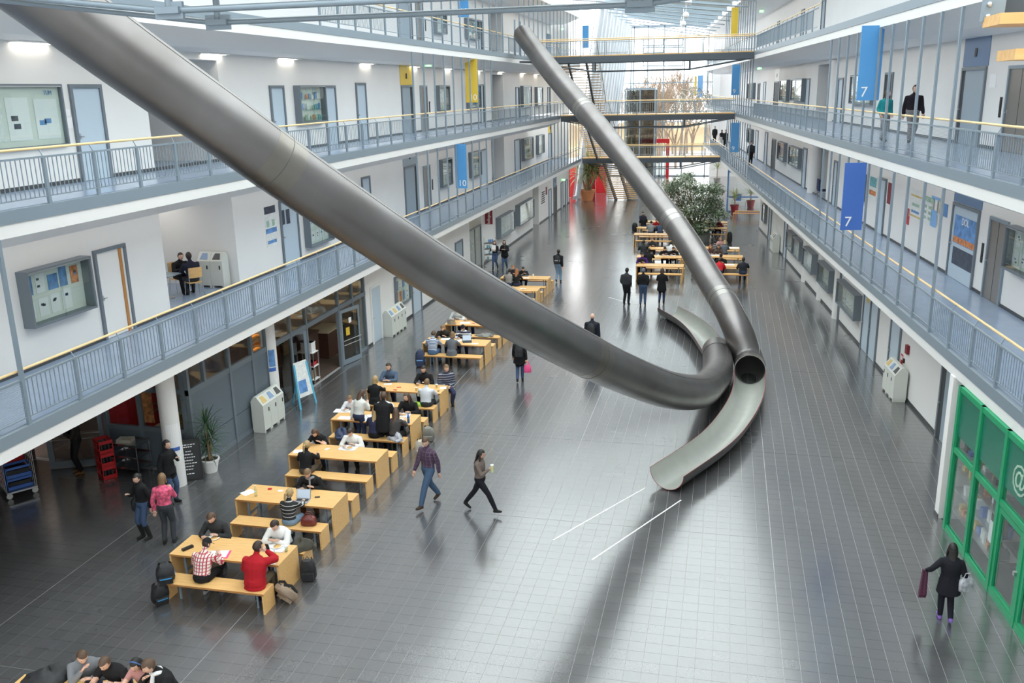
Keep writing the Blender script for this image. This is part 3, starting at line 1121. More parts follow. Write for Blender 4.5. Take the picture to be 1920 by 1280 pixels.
def ban(W, u0, v0, u1, v1, key, colour, num, label, s):
    # hung across a rod: most of it juts into the hall
    um = (u0 + u1) / 2
    pts = [W.hit(um, v0, 0.0), W.hit(um, v1, 0.0)]
    s = s if s else pts[0][0]
    zs = []
    for v in (v0, v1):
        r = ray(um, v)
        if W.side == 'left':
            q = CAM + r * (s / r[1])
        else:
            q = CAM + r * (s / (r[:2] @ DR))
        zs.append(q[2])
    ds = []
    for u in (u0, u1):
        r = ray(u, (v0 + v1) / 2)
        if W.side == 'left':
            q = CAM + r * (s / r[1]); ds.append(EDGE_L - q[0])
        else:
            q = CAM + r * (s / (r[:2] @ DR)); ds.append(q[:2] @ NR - EDGE_R)
    return banner(W, s, min(ds), max(ds), min(zs), max(zs), colour, num, label)


ban(LW, 873, 110, 895, 192, 2, 'yellow', '10', 'yellow banner numbered 10 on the middle left gallery', 46.2)
ban(LW, 853.5, 270, 875, 353, 1, 'blue_l', '10', 'light blue banner numbered 10 on the lowest left gallery', 42.5)
ban(LW, 858, -40, 878, 32, 3, 'blue_l', '10', 'light blue banner numbered 10 on the top left gallery', 45.0)
ban(LW, 1092, 48, 1104, 90, 3, 'blue_l', '', 'small light blue banner far along the top left gallery', 78.0)
ban(RW, 1611, 48, 1653, 188, 2, 'blue_l', '7', 'light blue banner numbered 7 on the middle right gallery', 29.8)
ban(RW, 1580, 305, 1620, 431, 1, 'blue_d', '7', 'deep blue banner numbered 7 on the lowest right gallery', 28.2)
ban(RW, 1371, 14, 1384, 70, 3, 'yellow', '', 'slim yellow banner on the top right gallery above the bridge', 68.0)
ban(RW, 1372, 121, 1387, 178, 2, 'blue_l', '9', 'light blue banner with a nine past the top footbridge on the right', 66.5)
ban(RW, 1370, 230, 1386, 285, 1, 'blue_l', '9', 'mid blue banner with a nine beside the lowest footbridge on the right', 66.0)
ban(RW, 1308, 141, 1318, 182, 2, 'blue_f', '11', 'pale blue banner numbered 11 far along the right wing', 98.0)
ban(RW, 1302, 143, 1306, 180, 2, 'yellow', '', 'narrow yellow banner next to the pale blue one far right', 100.0)
# ================================================================== the two tube slides
def tube_steel(name, base, rough):
    m = mat(name, base, rough, 1.0)
    nt = m.node_tree
    b = nt.nodes['Principled BSDF']
    tc = nt.nodes.new('ShaderNodeTexCoord')
    n = nt.nodes.new('ShaderNodeTexNoise'); n.inputs['Scale'].default_value = 0.9; n.inputs['Detail'].default_value = 6
    nt.links.new(tc.outputs['Object'], n.inputs['Vector'])
    r = nt.nodes.new('ShaderNodeValToRGB')
    r.color_ramp.elements[0].position = 0.3; r.color_ramp.elements[1].position = 0.75
    r.color_ramp.elements[0].color = (base[0] * .86, base[1] * .84, base[2] * .82, 1)
    r.color_ramp.elements[1].color = (base[0] * 1.1, base[1] * 1.1, base[2] * 1.1, 1)
    nt.links.new(n.outputs['Fac'], r.inputs['Fac']); nt.links.new(r.outputs['Color'], b.inputs['Base Color'])
    n2 = nt.nodes.new('ShaderNodeTexNoise'); n2.inputs['Scale'].default_value = 3.5; n2.inputs['Detail'].default_value = 5
    nt.links.new(tc.outputs['Object'], n2.inputs['Vector'])
    mr = nt.nodes.new('ShaderNodeMapRange'); mr.inputs['To Min'].default_value = rough - .07; mr.inputs['To Max'].default_value = rough + .09
    nt.links.new(n2.outputs['Fac'], mr.inputs['Value']); nt.links.new(mr.outputs[0], b.inputs['Roughness'])
    return m


M['tube'] = tube_steel('brushed_slide_steel', (0.235, 0.225, 0.226), 0.38)
M['weld'] = tube_steel('ground_weld_steel', (0.32, 0.312, 0.30), 0.33)
M['weld_dull'] = tube_steel('stained_weld_steel', (0.25, 0.235, 0.215), 0.34)
M['tube_in'] = mat('shaded_tube_lining', (0.20, 0.205, 0.19), 0.45, 0.3)  # darkness inside the tube put into the lining colour
M['trough_in'] = mat('worn_slide_lining', (0.46, 0.475, 0.44), 0.33, 0.35, noise=0.05, nscale=3.0)
M['seam'] = mat('seam_line', (0.10, 0.10, 0.10), 0.5, 0.6)
M['rim'] = mat('red_rubber_edge', (0.28, 0.03, 0.04), 0.6)


def smooth_path(P, n):
    P = np.array(P, float)
    d = np.concatenate([[0], np.cumsum(np.linalg.norm(np.diff(P, axis=0), axis=1))])
    # natural cubic spline per coordinate over chord length
    m = len(P)
    h = np.diff(d)
    A = np.zeros((m, m)); B = np.zeros((m, P.shape[1]))
    A[0, 0] = A[-1, -1] = 1
    for i in range(1, m - 1):
        A[i, i - 1], A[i, i], A[i, i + 1] = h[i - 1], 2 * (h[i - 1] + h[i]), h[i]
        B[i] = 6 * ((P[i + 1] - P[i]) / h[i] - (P[i] - P[i - 1]) / h[i - 1])
    S = np.linalg.solve(A, B)
    out = []
    for q in np.linspace(0, d[-1], n):
        i = min(np.searchsorted(d, q, side='right') - 1, m - 2)
        a, b = (d[i + 1] - q), (q - d[i])
        out.append(S[i] * a ** 3 / (6 * h[i]) + S[i + 1] * b ** 3 / (6 * h[i]) + (P[i] / h[i] - S[i] * h[i] / 6) * a + (P[i + 1] / h[i] - S[i + 1] * h[i] / 6) * b)
    return np.array(out)


def frames_of(path):
    fr = []
    for i, p in enumerate(path):
        t = path[min(i + 1, len(path) - 1)] - path[max(i - 1, 0)]
        t /= np.linalg.norm(t)
        a = np.cross(t, (0, 0, 1.0)); a /= np.linalg.norm(a)
        b = np.cross(a, t)
        fr.append((p, t, a, b))
    return fr


def shell(path, R, a0, a1, n, thick):
    """a tube wall (or trough) with real thickness; angle 0 points up"""
    mb = MB()
    fr = frames_of(path)
    closed = abs(a1 - a0) > 2 * PI - 1e-6
    cnt = n if closed else n + 1
    rows = []
    for (p, t, a, b), r in zip(fr, R):
        o, inn = [], []
        for k in range(cnt):
            th = a0 + (a1 - a0) * k / n
            dirv = math.cos(th) * b + math.sin(th) * a
            o.append(p + dirv * r); inn.append(p + dirv * (r - thick))
        rows.append((o, inn))
    pts = []
    for o, inn in rows:
        pts += o + inn
    w = 2 * cnt
    F = []
    mi = []
    rng = range(n)
    for i in range(len(rows) - 1):
        for k in rng:
            k2 = (k + 1) % cnt
            F.append((i * w + k, i * w + k2, (i + 1) * w + k2, (i + 1) * w + k)); mi.append(0)
            F.append((i * w + cnt + k2, i * w + cnt + k, (i + 1) * w + cnt + k, (i + 1) * w + cnt + k2)); mi.append(1)
        if not closed:
            for k in (0, cnt - 1):
                F.append((i * w + k, i * w + cnt + k, (i + 1) * w + cnt + k, (i + 1) * w + k)); mi.append(2)
    for i in (0, len(rows) - 1):
        for k in rng:
            k2 = (k + 1) % cnt
            F.append((i * w + k, i * w + k2, i * w + cnt + k2, i * w + cnt + k)); mi.append(2)
    mb.v = [tuple(p) for p in pts]; mb.f = [list(f) for f in F]; mb.mi = mi
    return mb


def on_plane(T, B, uv):
    T, B = np.array(T, float), np.array(B, float)
    d = (B - T) / np.linalg.norm(B - T); n = np.array([d[1], -d[0]])
    r = ray(*uv)
    return CAM + r * ((T @ n) / (r[:2] @ n))


def make_slide(label, pts, radii, trough, bands, support, bm='weld'):
    path = smooth_path(pts, 120)
    R = np.interp(np.linspace(0, 1, 120), np.linspace(0, 1, len(radii)), radii)
    base = path[-1].copy(); base[2] = 0
    root = empty('tube_slide', base, 0, label, 'slide', 'the pair of tube slides')
    shell(path, R, 0, 2 * PI, 40, 0.02).build('tube', [M['tube'], M['tube_in'], M['weld']], root, True)
    # collar at the mouth and ground weld bands
    fr = frames_of(path)
    sh = lambda i0, i1, dr: shell(path[i0:i1 + 1], R[i0:i1 + 1] + dr, 0, 2 * PI, 40, 0.018)
    sh(116, 119, 0.008).build('collar', [M['weld'], M['weld'], M['weld']], root, True)
    (MB().tube([path[116] + R[116] * 1.02 * (math.cos(2 * PI * k / 40) * fr[116][3] + math.sin(2 * PI * k / 40) * fr[116][2]) for k in range(41)], 0.008, 5)).build('collar_seam', M['seam'], root)
    for uv in bands:
        i = int(np.argmin([np.hypot(*(np.array(project(p)) - np.array(uv))) for p in path]))
        q = smooth_path(path[max(i - 3, 0):i + 4], 31)
        mid = R[i]
        shell(q[9:22], [mid + 0.003] * 13, 0, 2 * PI, 40, 0.012).build('weld_band', [M[bm], M[bm], M[bm]], root, True)
        f2 = frames_of(q)[15]
        MB().tube([f2[0] + (mid + .004) * (math.cos(2 * PI * k / 40) * f2[3] + math.sin(2 * PI * k / 40) * f2[2]) for k in range(41)], 0.006, 5).build('weld_seam', M['seam'], root)
    # lengthwise seam
    MB().tube([p + (r + 0.002) * (math.cos(0.62 * support) * b + math.sin(0.62 * support) * a) for (p, t, a, b), r in zip(fr, R)], 0.006, 4).build('lengthwise_seam', M['weld'], root)
    # open trough at the foot
    tp = smooth_path([path[-1]] + [p for p in trough], 60)
    Rt = np.interp(np.linspace(0, 1, 60), [0, 0.12, 1], [R[-1] - 0.012, R[-1] - 0.02, R[-1] - 0.03])
    tmb = shell(tp, Rt, PI * 0.5, PI * 1.5, 28, 0.015)
    tmb.build('trough', [M['tube'], M['trough_in'], M['rim']], root, True)
    return root, path


# slide in front: from the top left gallery down across the hall, curling away from the camera
T1, B1 = (-8.35, 12.4), (-3.19, 18.95)
c1 = [(112, 13), (200, 78), (320, 164), (412, 228), (500, 292), (668, 408), (809, 501), (951, 585)]
P1 = [on_plane(T1, B1, q) for q in c1]
d0 = (P1[0] - P1[3]) / np.linalg.norm(P1[0] - P1[3])
P1 = [P1[0] + d0 * 3.2] + P1
P1 += [at_y(1094, 663, 19.55), at_y(1142, 687, 20.75), at_y(1193, 709, 22.0), at_y(1252, 730, 23.5), at_y(1300, 735, 25.1), at_z(1329, 722, 0.80), at_z(1343, 704, 0.62), at_z(1346, 683, 0.56), at_z(1344, 658, 0.55)]
trough1 = [at_z(1332, 641, 0.54), at_z(1314, 617, 0.53), at_z(1285, 593, 0.52), at_z(1252, 575, 0.51)]
make_slide('great steel tube slide slanting across the front of the hall from the upper left', P1, [0.50, 0.50, 0.50, 0.505, 0.51, 0.50, 0.52], trough1,
           ((515, 298), (1108, 668)), 1, 'weld_dull')
# slide behind: from the top left gallery at the far end towards the camera
T2, B2 = (-12.3, 55.0), (1.0, 33.0)
c2 = [(980, 64), (1009, 102), (1046, 149), (1091, 201), (1161, 286), (1234, 379), (1264, 418), (1298, 468)]
P2 = [on_plane(T2, B2, q) for q in c2]
P2 += [at_y(1341, 540, 34.4), at_y(1384, 621, 31.9), at_z(1401, 668, 0.60), at_z(1406, 694, 0.57)]
trough2 = [at_z(1401, 738, 0.55), at_z(1379, 779, 0.54), at_z(1345, 818, 0.53), at_z(1302, 850, 0.52), at_z(1250, 884, 0.51)]
make_slide('slender steel tube slide coming down from the far left gallery to the floor', P2, [0.545, 0.56, 0.55, 0.50, 0.495, 0.51, 0.52], trough2,
           ((1098, 206), (1264, 415), (1361, 566)), -1)
# bracket that holds the rear slide at the gallery edge
br = empty('slide_bracket', (-12.3, 55.3, LEV[3]), 0, 'steel gate frame holding the mouth of the rear slide at the gallery edge', 'bracket')
MB().box(-12.5, 54.5, LEV[3] - 0.1, -12.42, 54.6, LEV[3] + 1.9).box(-12.5, 56.0, LEV[3] - 0.1, -12.42, 56.1, LEV[3] + 1.9).build('frame', M['steel'], br)
MB().bar((-12.3, 55.2, LEV[3] - 0.45), (-11.0, 53.4, LEV[3] - 0.55), 0.12, 0.12).build('strut', M['steel_dark'], br)
# ================================================================== doors, display cases, notices along the galleries
door_n = [0]
M['warm'] = emit('lit_room', (1.0, 0.86, 0.58), 0.9)
M['poster_b'] = mat('poster_blue', (0.12, 0.27, 0.55), 0.5, noise=0.35, nscale=5)
M['poster_w'] = mat('poster_white', (0.75, 0.77, 0.76), 0.6, noise=0.12, nscale=12)
M['poster_k'] = mat('poster_dark', (0.05, 0.06, 0.09), 0.5, noise=0.4, nscale=8)
M['poster_o'] = mat('poster_orange', (0.60, 0.22, 0.08), 0.6, noise=0.5, nscale=9)
M['poster_g'] = mat('poster_green', (0.35, 0.50, 0.40), 0.6, noise=0.3, nscale=8)
M['poster_y'] = mat('poster_ochre', (0.62, 0.45, 0.16), 0.6, noise=0.25, nscale=9)
M['poster_t'] = mat('poster_teal', (0.14, 0.38, 0.42), 0.6, noise=0.4, nscale=9)


def rect(W, L, u0, v0, u1, v1, wd=None):
    wd = WALL_D[(W.side, L)] if wd is None else wd
    sa, za = W.hit(u0, v0, wd)
    sb, zb = W.hit(u1, v1, wd)
    return min(sa, sb), max(sa, sb), min(za, zb), max(za, zb)


def door(W, L, s0, s1, z1, leaf='door', frame='frame', z0=None, panel=None, gap=None, wd=None):
    """frame proud of the wall, the leaf set back inside it; panel: (material, height) over the head"""
    wd = WALL_D[(W.side, L)] if wd is None else wd
    F = LEV.get(L, 0.0) if z0 is None else z0
    door_n[0] += 1
    root = empty('door_%d' % door_n[0], W((s0 + s1) / 2, wd, F)); root['kind'] = 'structure'
    fw = 0.09
    MB(W).box(s0, wd - 0.06, F, s0 + fw, wd + 0.01, z1).box(s1 - fw, wd - 0.06, F, s1, wd + 0.01, z1).box(s0 + fw, wd - 0.06, z1 - fw, s1 - fw, wd + 0.01, z1).build('door_frame', M[frame], root)
    lf = MB(W).box(s0 + fw, wd - 0.022, F + 0.01, s1 - fw, wd - 0.004, z1 - fw).build('leaf', M[leaf], root)
    if gap:
        MB(W).box(s1 - fw - gap, wd - 0.03, F + 0.01, s1 - fw, wd - 0.021, z1 - fw).build('gap_shade_strip', M['door_dark'], root)  # dark strip painted for the shade behind an ajar leaf
    side = s0 + fw + 0.07 if W.side == 'left' else s1 - fw - 0.07
    MB(W).box(side - 0.025, wd - 0.026, F + 0.98, side + 0.025, wd - 0.02, F + 1.12).box(side - 0.012, wd - 0.075, F + 1.04, side + 0.1, wd - 0.055, F + 1.06).box(side - 0.012, wd - 0.06, F + 1.04, side + 0.012, wd - 0.02, F + 1.06).build('handle', M['alu'], root)
    if panel:
        pm, ph = panel
        p = MB(W).box(s0 - 0.05, wd - 0.02, z1 + 0.02, s1 + 0.05, wd - 0.002, z1 + ph).build('over_panel', M[pm], root)
        MB(W).box((s0 + s1) / 2 - 0.09, wd - 0.035, z1 + 0.3, (s0 + s1) / 2 + 0.09, wd - 0.02, z1 + 0.55).build('exit_sign', M['black'], p)
    return root


def lift_door(W, L, s0, s1, z1, wd=None):
    r = door(W, L, s0, s1, z1, 'door_brown', 'steel', wd=wd)
    wd = WALL_D[(W.side, L)]
    m = (s0 + s1) / 2
    MB(W).box(m - 0.008, wd - 0.026, LEV[L] + 0.02, m + 0.008, wd - 0.02, z1 - 0.09).build('leaf_joint', M['black'], r)
    b = MB(W).box(s1 + 0.3, wd - 0.03, LEV[L] + 0.9, s1 + 0.42, wd - 0.002, LEV[L] + 1.45).build('call_panel', M['black'], r)
    return r


def pinned(W, root, s0, s1, z0, z1, d, seed, kind):
    r = random.Random(seed)
    mats = {'notes': ['paper', 'paper', 'paper', 'poster_w'], 'posters': ['poster_w', 'poster_w', 'paper', 'poster_b'], 'art': ['poster_o', 'poster_b', 'paper', 'paper', 'paper', 'paper'], 'books': ['poster_b', 'poster_o', 'poster_t', 'poster_w', 'poster_g']}[kind]
    if kind == 'books':
        for row in range(3):
            z = z0 + 0.05 + row * (z1 - z0 - 0.1) / 3
            MB(W).box(s0 + 0.03, d - 0.14, z - 0.015, s1 - 0.03, d - 0.01, z).build('shelf', M['glass_case'], root)
            s = s0 + 0.08
            while s < s1 - 0.2:
                w = r.uniform(0.08, 0.2)
                if r.random() < 0.75:
                    MB(W).box(s, d - 0.1, z, s + w, d - 0.07, z + r.uniform(0.14, 0.24)).build('booklet', M[r.choice(mats)], root)
                s += w + r.uniform(0.03, 0.12)
        return
    n = max(2, int((s1 - s0) / 0.36)); m = max(1, int((z1 - z0) / 0.42))
    if kind == 'posters':
        n, m = max(1, int((s1 - s0) / 0.85)), 1
    for i in range(n):
        for j in range(m):
            if r.random() < 0.12:
                continue
            a = s0 + 0.06 + (i + 0.05) * (s1 - s0 - 0.1) / n
            b = a + (s1 - s0 - 0.1) / n * r.uniform(0.6, 0.88)
            c = z0 + 0.06 + (j + 0.06) * (z1 - z0 - 0.1) / m
            e = c + (z1 - z0 - 0.1) / m * r.uniform(0.65, 0.9)
            q = MB(W).box(a, d - 0.012, c, b, d - 0.006, e).build('notice', M[r.choice(mats)], root)
            for k in range(2):                                     # dark figures printed on the sheet, flat print
                pa = a + (b - a) * r.uniform(0.08, 0.5); pc = c + (e - c) * r.uniform(0.08, 0.7)
                MB(W).box(pa, d - 0.014, pc, pa + (b - a) * 0.3, d - 0.0125, pc + (e - c) * 0.12).build('print', M['poster_k' if r.random() < .5 else 'poster_b'], q)


case_list = []


def case(W, L, s0, s1, z0, z1, label, kind='notes', depth=0.26, wd=None, seed=0):
    wd = WALL_D[(W.side, L)] if wd is None else wd
    root = empty('display_case', W((s0 + s1) / 2, wd, z0), 0, label, 'display case', 'display cases on the walls')
    f = 0.05
    d0, d1 = wd - depth, wd - 0.002
    fr = MB(W).box(s0, d0, z0, s0 + f, d1, z1).box(s1 - f, d0, z0, s1, d1, z1).box(s0 + f, d0, z1 - f, s1 - f, d1, z1).box(s0 + f, d0, z0, s1 - f, d1, z0 + f).build('frame', M['frame'], root)
    MB(W).box(s0 + f, d1 - 0.02, z0 + f, s1 - f, d1, z1 - f).build('back_panel', M['pin'], root)
    m = (s0 + s1) / 2
    MB(W).box(s0 + f, d0 + 0.03, z0 + f, m + 0.02, d0 + 0.036, z1 - f).build('pane', M['glass_case'], root)
    MB(W).box(m - 0.02, d0 + 0.045, z0 + f, s1 - f, d0 + 0.051, z1 - f).build('pane', M['glass_case'], root)
    MB(W).box(s0 + f, d0 - 0.004, z1 - f - 0.012, s1 - f, d0 + 0.01, z1 - f + 0.01).build('rail', M['alu'], root)
    pinned(W, root, s0 + f, s1 - f, z0 + f, z1 - f, d1 - 0.02, seed or int(s0 * 13 + z0), kind)
    return root


def poster(W, L, u0, v0, u1, v1, m, label, wd=None, lines=True):
    s0, s1, z0, z1 = rect(W, L, u0, v0, u1, v1, wd)
    wd = WALL_D[(W.side, L)] if wd is None else wd
    o = MB(W).box(s0, wd - 0.012, z0, s1, wd - 0.003, z1).build('poster', M[m])
    tag(o, label, 'poster', 'posters and notices on the walls')
    return o, (s0, s1, z0, z1, wd)


def block(W, o, box, fs0, fs1, fz0, fz1, m):
    s0, s1, z0, z1, wd = box
    if W.side == 'right':
        fs0, fs1 = 1 - fs1, 1 - fs0
    MB(W).box(s0 + (s1 - s0) * fs0, wd - 0.016, z0 + (z1 - z0) * fz0, s0 + (s1 - s0) * fs1, wd - 0.0125, z0 + (z1 - z0) * fz1).build('print', M[m], o)


def dr(W, L, u0, v0, u1, leaf='door', **k):
    """a door from the pixel of its upper corners"""
    wd = k.get('wd') or WALL_D[(W.side, L)]
    a, za = W.hit(u0, v0, wd); b, zb = W.hit(u1, v0, wd)
    s0, s1 = min(a, b), max(a, b)
    F = LEV.get(L, 0.0)
    z1 = min(max(za, F + 2.1), F + 2.45)
    if s1 - s0 < 0.85:
        m = (s0 + s1) / 2; s0, s1 = m - 0.45, m + 0.45
    return door(W, L, s0, s1, z1, leaf, **k)


# --- left wing, lowest gallery
door(LW, 1, 19.05, 20.3, LEV[1] + 2.28, 'wall')
MB(LW).box(20.0, 2.5, LEV[1], 20.1, 2.53, LEV[1] + 2.2).build('door_edge', M['beech_edge'], bpy.data.objects['door_%d' % door_n[0]])
case(LW, 1, 16.5, 18.62, 4.9, 6.18, 'large slate display case left of the open door on the lowest left gallery', 'art', 0.3)
poster(LW, 1, 166, 511, 176, 527, 'paper', 'upper white notice sheet beside the open door of the lowest left gallery')
poster(LW, 1, 168, 527, 180, 545, 'paper', 'lower white notice sheet beside the open door of the lowest left gallery')
tag(MB(LW).box(18.82, 2.52, 4.95, 18.92, 2.549, 5.1).build('light_switch', M['alu']), 'small grey switch plate under the notices by the open door', 'switch')
o, b = poster(LW, 1, 494, 389, 521, 458, 'poster_w', 'tall blue and white poster with a black heading beside the pale door')
block(LW, o, b, 0, 1, 0.82, 1, 'poster_k'); block(LW, o, b, 0, 1, 0.34, 0.46, 'poster_b'); block(LW, o, b, 0.1, 0.35, 0.5, 0.66, 'poster_g'); block(LW, o, b, 0.6, 0.85, 0.5, 0.66, 'poster_g'); block(LW, o, b, 0.1, 0.9, 0.08, 0.16, 'poster_b')
dr(LW, 1, 521, 377, 555, 'door')
poster(LW, 1, 526, 395, 534.5, 420, 'poster_k', 'left one of two small dark posters on the pale door of the lowest left gallery', 2.52)
poster(LW, 1, 535.5, 393, 544, 418, 'poster_k', 'right one of two small dark posters on the pale door of the lowest left gallery', 2.52)
s0, s1, z0, z1 = rect(LW, 1, 567, 399, 640, 430)
case(LW, 1, s0, s0 + 2.1, z1 - 1.3, z1, 'slate display case half hidden under the front slide on the lowest left gallery', 'notes')
dr(LW, 1, 676, 329, 692, 'door')
dr(LW, 1, 756, 312, 780, 'door_grey', panel=('door_grey', 0.75), gap=0.22)
s0, s1, z0, z1 = rect(LW, 1, 792, 305, 803, 386); lift_door(LW, 1, s0, max(s1, s0 + 1.1), LEV[1] + 2.25)


def cs(W, L, u0, v0, u1, v1, label, kind='notes', depth=0.26, wd=None):
    s0, s1, z0, z1 = rect(W, L, u0, v0, u1, v1, wd)
    F = LEV.get(L, 0.0)
    z1 = min(z1, F + 2.5); z0 = max(z0, F + 0.7)
    if z1 - z0 < 0.8: z0 = z1 - 1.25
    return case(W, L, s0, s1, z0, z1, label, kind, depth, wd)


cs(LW, 1, 821, 300, 842, 345, 'slate display case right of the taupe lift door on the lowest left gallery')
cs(LW, 1, 878, 286, 897, 328, 'slate display case just right of the blue number banner on the lowest left gallery', 'posters')
dr(LW, 1, 899, 281, 911, 'door')
dr(LW, 1, 964, 262, 975, 'door', gap=0.2)
cs(LW, 1, 977, 260, 995, 296, 'slate display case past the recess on the lowest left gallery', 'books')
cs(LW, 1, 1004.5, 254, 1016, 286, 'farthest display case on the lowest left gallery', 'notes')
dr(LW, 1, 1028, 250, 1034, 'door', panel=('yellow', 0.9), gap=0.3)
dr(LW, 1, 1041, 246, 1047, 'door')
# --- left wing, middle gallery
wide_case = case(LW, 2, 14.2, 18.6, LEV[2] + 0.88, LEV[2] + 2.25, 'wide slate display case with two large posters on the middle left gallery', 'posters', 0.12)
_s, _z = LW.hit(89, 174, 2.4)
lettering('TUM', 0.13, M['poster_b'], wide_case, LW(_s, 2.405, _z), (0, 1, 0), (0, 0, 1), 'case_lettering')
door(LW, 2, 18.93, 20.08, LEV[2] + 2.25, 'door')
poster(LW, 2, 121, 205, 132, 217, 'paper', 'small white notice between the wide case and the door of the middle left gallery')
poster(LW, 2, 124, 220, 137, 240, 'paper', 'larger white notice under the small one beside the door of the middle left gallery')
dr(LW, 2, 503, 160, 530, 'door')
poster(LW, 2, 527, 177, 534, 193, 'paper', 'white notice pinned right of a pale door of the middle left gallery')
cs(LW, 2, 549, 160, 604, 228, 'slate display case of booklets beyond the first slide seam on the middle left gallery', 'books')
dr(LW, 2, 605, 160, 627, 'door')
dr(LW, 2, 665, 155, 684, 'door')
dr(LW, 2, 751, 160, 772, 'door_grey', panel=('yellow', 1.0), gap=0.25)
s0, s1, z0, z1 = rect(LW, 2, 786, 158, 797, 250); lift_door(LW, 2, s0, max(s1, s0 + 1.1), LEV[2] + 2.25)
cs(LW, 2, 815, 160, 837, 207, 'slate display case between hanger rods on the middle left gallery', 'notes')
cs(LW, 2, 873, 158, 896, 202, 'slate display case behind the yellow number banner', 'posters')
dr(LW, 2, 899, 158, 907, 'door', gap=0.3)
dr(LW, 2, 966, 163, 973, 'door', gap=0.3)
cs(LW, 2, 975, 161, 992, 205, 'slate display case past the book shelf recess on the middle left gallery', 'notes')
cs(LW, 2, 1002, 163, 1013, 200, 'farthest display case on the middle left gallery', 'posters')
dr(LW, 2, 1026, 163, 1031, 'door', gap=0.3)
# --- left wing, top gallery
dr(LW, 3, 744, 5, 770, 'door_grey', gap=0.3)
s0, s1, z0, z1 = rect(LW, 3, 778, 10, 788, 72); lift_door(LW, 3, s0, max(s1, s0 + 1.1), LEV[3] + 2.25)
cs(LW, 3, 810, 23, 831, 65, 'slate display case on the top left gallery before the blue banner', 'notes')
cs(LW, 3, 870, 33, 893, 76, 'slate display case on the top left gallery after the blue banner', 'books')
dr(LW, 3, 896, 40, 902, 'door', gap=0.3)
dr(LW, 3, 1024.6, 52, 1032, 'blue_g')
# --- right wing, middle gallery
def drR(L, u0, v0, u1, **k):
    return dr(RW, L, u0, v0, u1, k.pop('leaf', 'door'), **k)


s0, s1, z0, z1 = rect(RW, 2, 1815, 53, 1854, 113)
door(RW, 2, s0, s1, LEV[2] + 2.3, 'door_grey', panel=('blue_g', 0.95), gap=0.2)
s0, s1, z0, z1 = rect(RW, 2, 1896, 119, 1912, 283); lift_door(RW, 2, s0 - 0.5, s1, LEV[2] + 2.28)
drR(2, 1662, 136, 1677, leaf='door_dark')
cs(RW, 2, 1605, 141, 1642, 197, 'slate display case behind the light blue banner on the middle right gallery', 'posters')
drR(2, 1574, 146, 1583)
drR(2, 1513, 147, 1520)
cs(RW, 2, 1491, 148, 1509, 190, 'slate display case beside the round column on the middle right gallery', 'notes')
cs(RW, 2, 1469, 150, 1480, 190, 'slate display case left of the round column pair on the middle right gallery', 'posters')
drR(2, 1453, 153, 1461, leaf='door_dark', panel=('white', 0.9))
drR(2, 1433, 153, 1437)
drR(2, 1422, 156, 1426, leaf='door_dark')
cs(RW, 2, 1407, 156, 1416, 186, 'farthest display case in sight on the middle right gallery', 'notes')
o, b = poster(RW, 2, 1858, 139, 1867, 164, 'paper', 'white room list on the wall between grey door and lift of the middle right gallery')
tag(MB(RW).box(*[0] * 6).build('blank', M['white']), 'x', 'x') if False else None
# --- right wing, lowest gallery
o, b = poster(RW, 1, 1632, 325, 1643, 376, 'poster_w', 'narrow framed poster left of the pale door on the lowest right gallery')
block(RW, o, b, 0.1, 0.9, 0.5, 0.9, 'poster_t'); block(RW, o, b, 0.1, 0.9, 0.15, 0.35, 'poster_o')
drR(1, 1651, 331, 1665)
o, b = poster(RW, 1, 1666, 336, 1672, 390, 'poster_w', 'narrow dark red poster right of the pale door on the lowest right gallery')
block(RW, o, b, 0.1, 0.9, 0.1, 0.9, 'red_d')
o, b = poster(RW, 1, 1709, 351, 1727, 416, 'poster_w', 'framed pale poster with an ochre band on the lowest right gallery')
block(RW, o, b, 0.08, 0.92, 0.74, 0.8, 'poster_y'); block(RW, o, b, 0.08, 0.92, 0.06, 0.12, 'poster_y'); block(RW, o, b, 0.2, 0.8, 0.42, 0.52, 'poster_g'); block(RW, o, b, 0.2, 0.8, 0.2, 0.28, 'poster_b')
o, b = poster(RW, 1, 1732, 360, 1749, 427, 'poster_w', 'framed pale green poster with photo tiles on the lowest right gallery')
block(RW, o, b, 0.1, 0.9, 0.75, 0.92, 'poster_g')
for a in (0.1, 0.55):
    for c in (0.18, 0.36, 0.54):
        block(RW, o, b, a, a + 0.3, c, c + 0.1, 'poster_g')
o, b = poster(RW, 1, 1748.5, 366, 1758, 430, 'poster_w', 'blue headed timetable poster beside the ochre one on the lowest right gallery')
block(RW, o, b, 0.0, 1, 0.9, 1, 'blue_f'); block(RW, o, b, 0.1, 0.8, 0.02, 0.55, 'blue_f')
o, b = poster(RW, 1, 1759.5, 371, 1764, 402, 'poster_y', 'small ochre poster above a sheet on the lowest right gallery')
poster(RW, 1, 1757.5, 402, 1762, 426, 'paper', 'white sheet below the small ochre poster on the lowest right gallery')
o, b = poster(RW, 1, 1771, 381, 1776, 408, 'poster_b', 'small dark blue poster left of the framed doorway on the lowest right gallery')
o, b = poster(RW, 1, 1700.5, 389, 1704, 422, 'red', 'narrow red emergency plan strip on the lowest right gallery')
s0, s1, z0, z1 = rect(RW, 1, 1788, 355, 1829, 381)
s0b, s1b, _, _ = rect(RW, 1, 1791, 372, 1828, 500)
rd = door(RW, 1, s0b, s1b, LEV[1] + 2.3, 'door', panel=('blue_g', 0.8))
ds = (s1b - s0b)
pz = LEV[1]
wdr = WALL_D[('right', 1)] - 0.022
o = MB(RW).box(s0b + 0.14, wdr - 0.006, pz + 1.1, s1b - 0.28, wdr, pz + 1.95).build('poster', M['poster_b'])
tag(o, 'blue event poster with white lettering on the open door leaf of the lowest right gallery', 'poster', 'posters and notices on the walls')
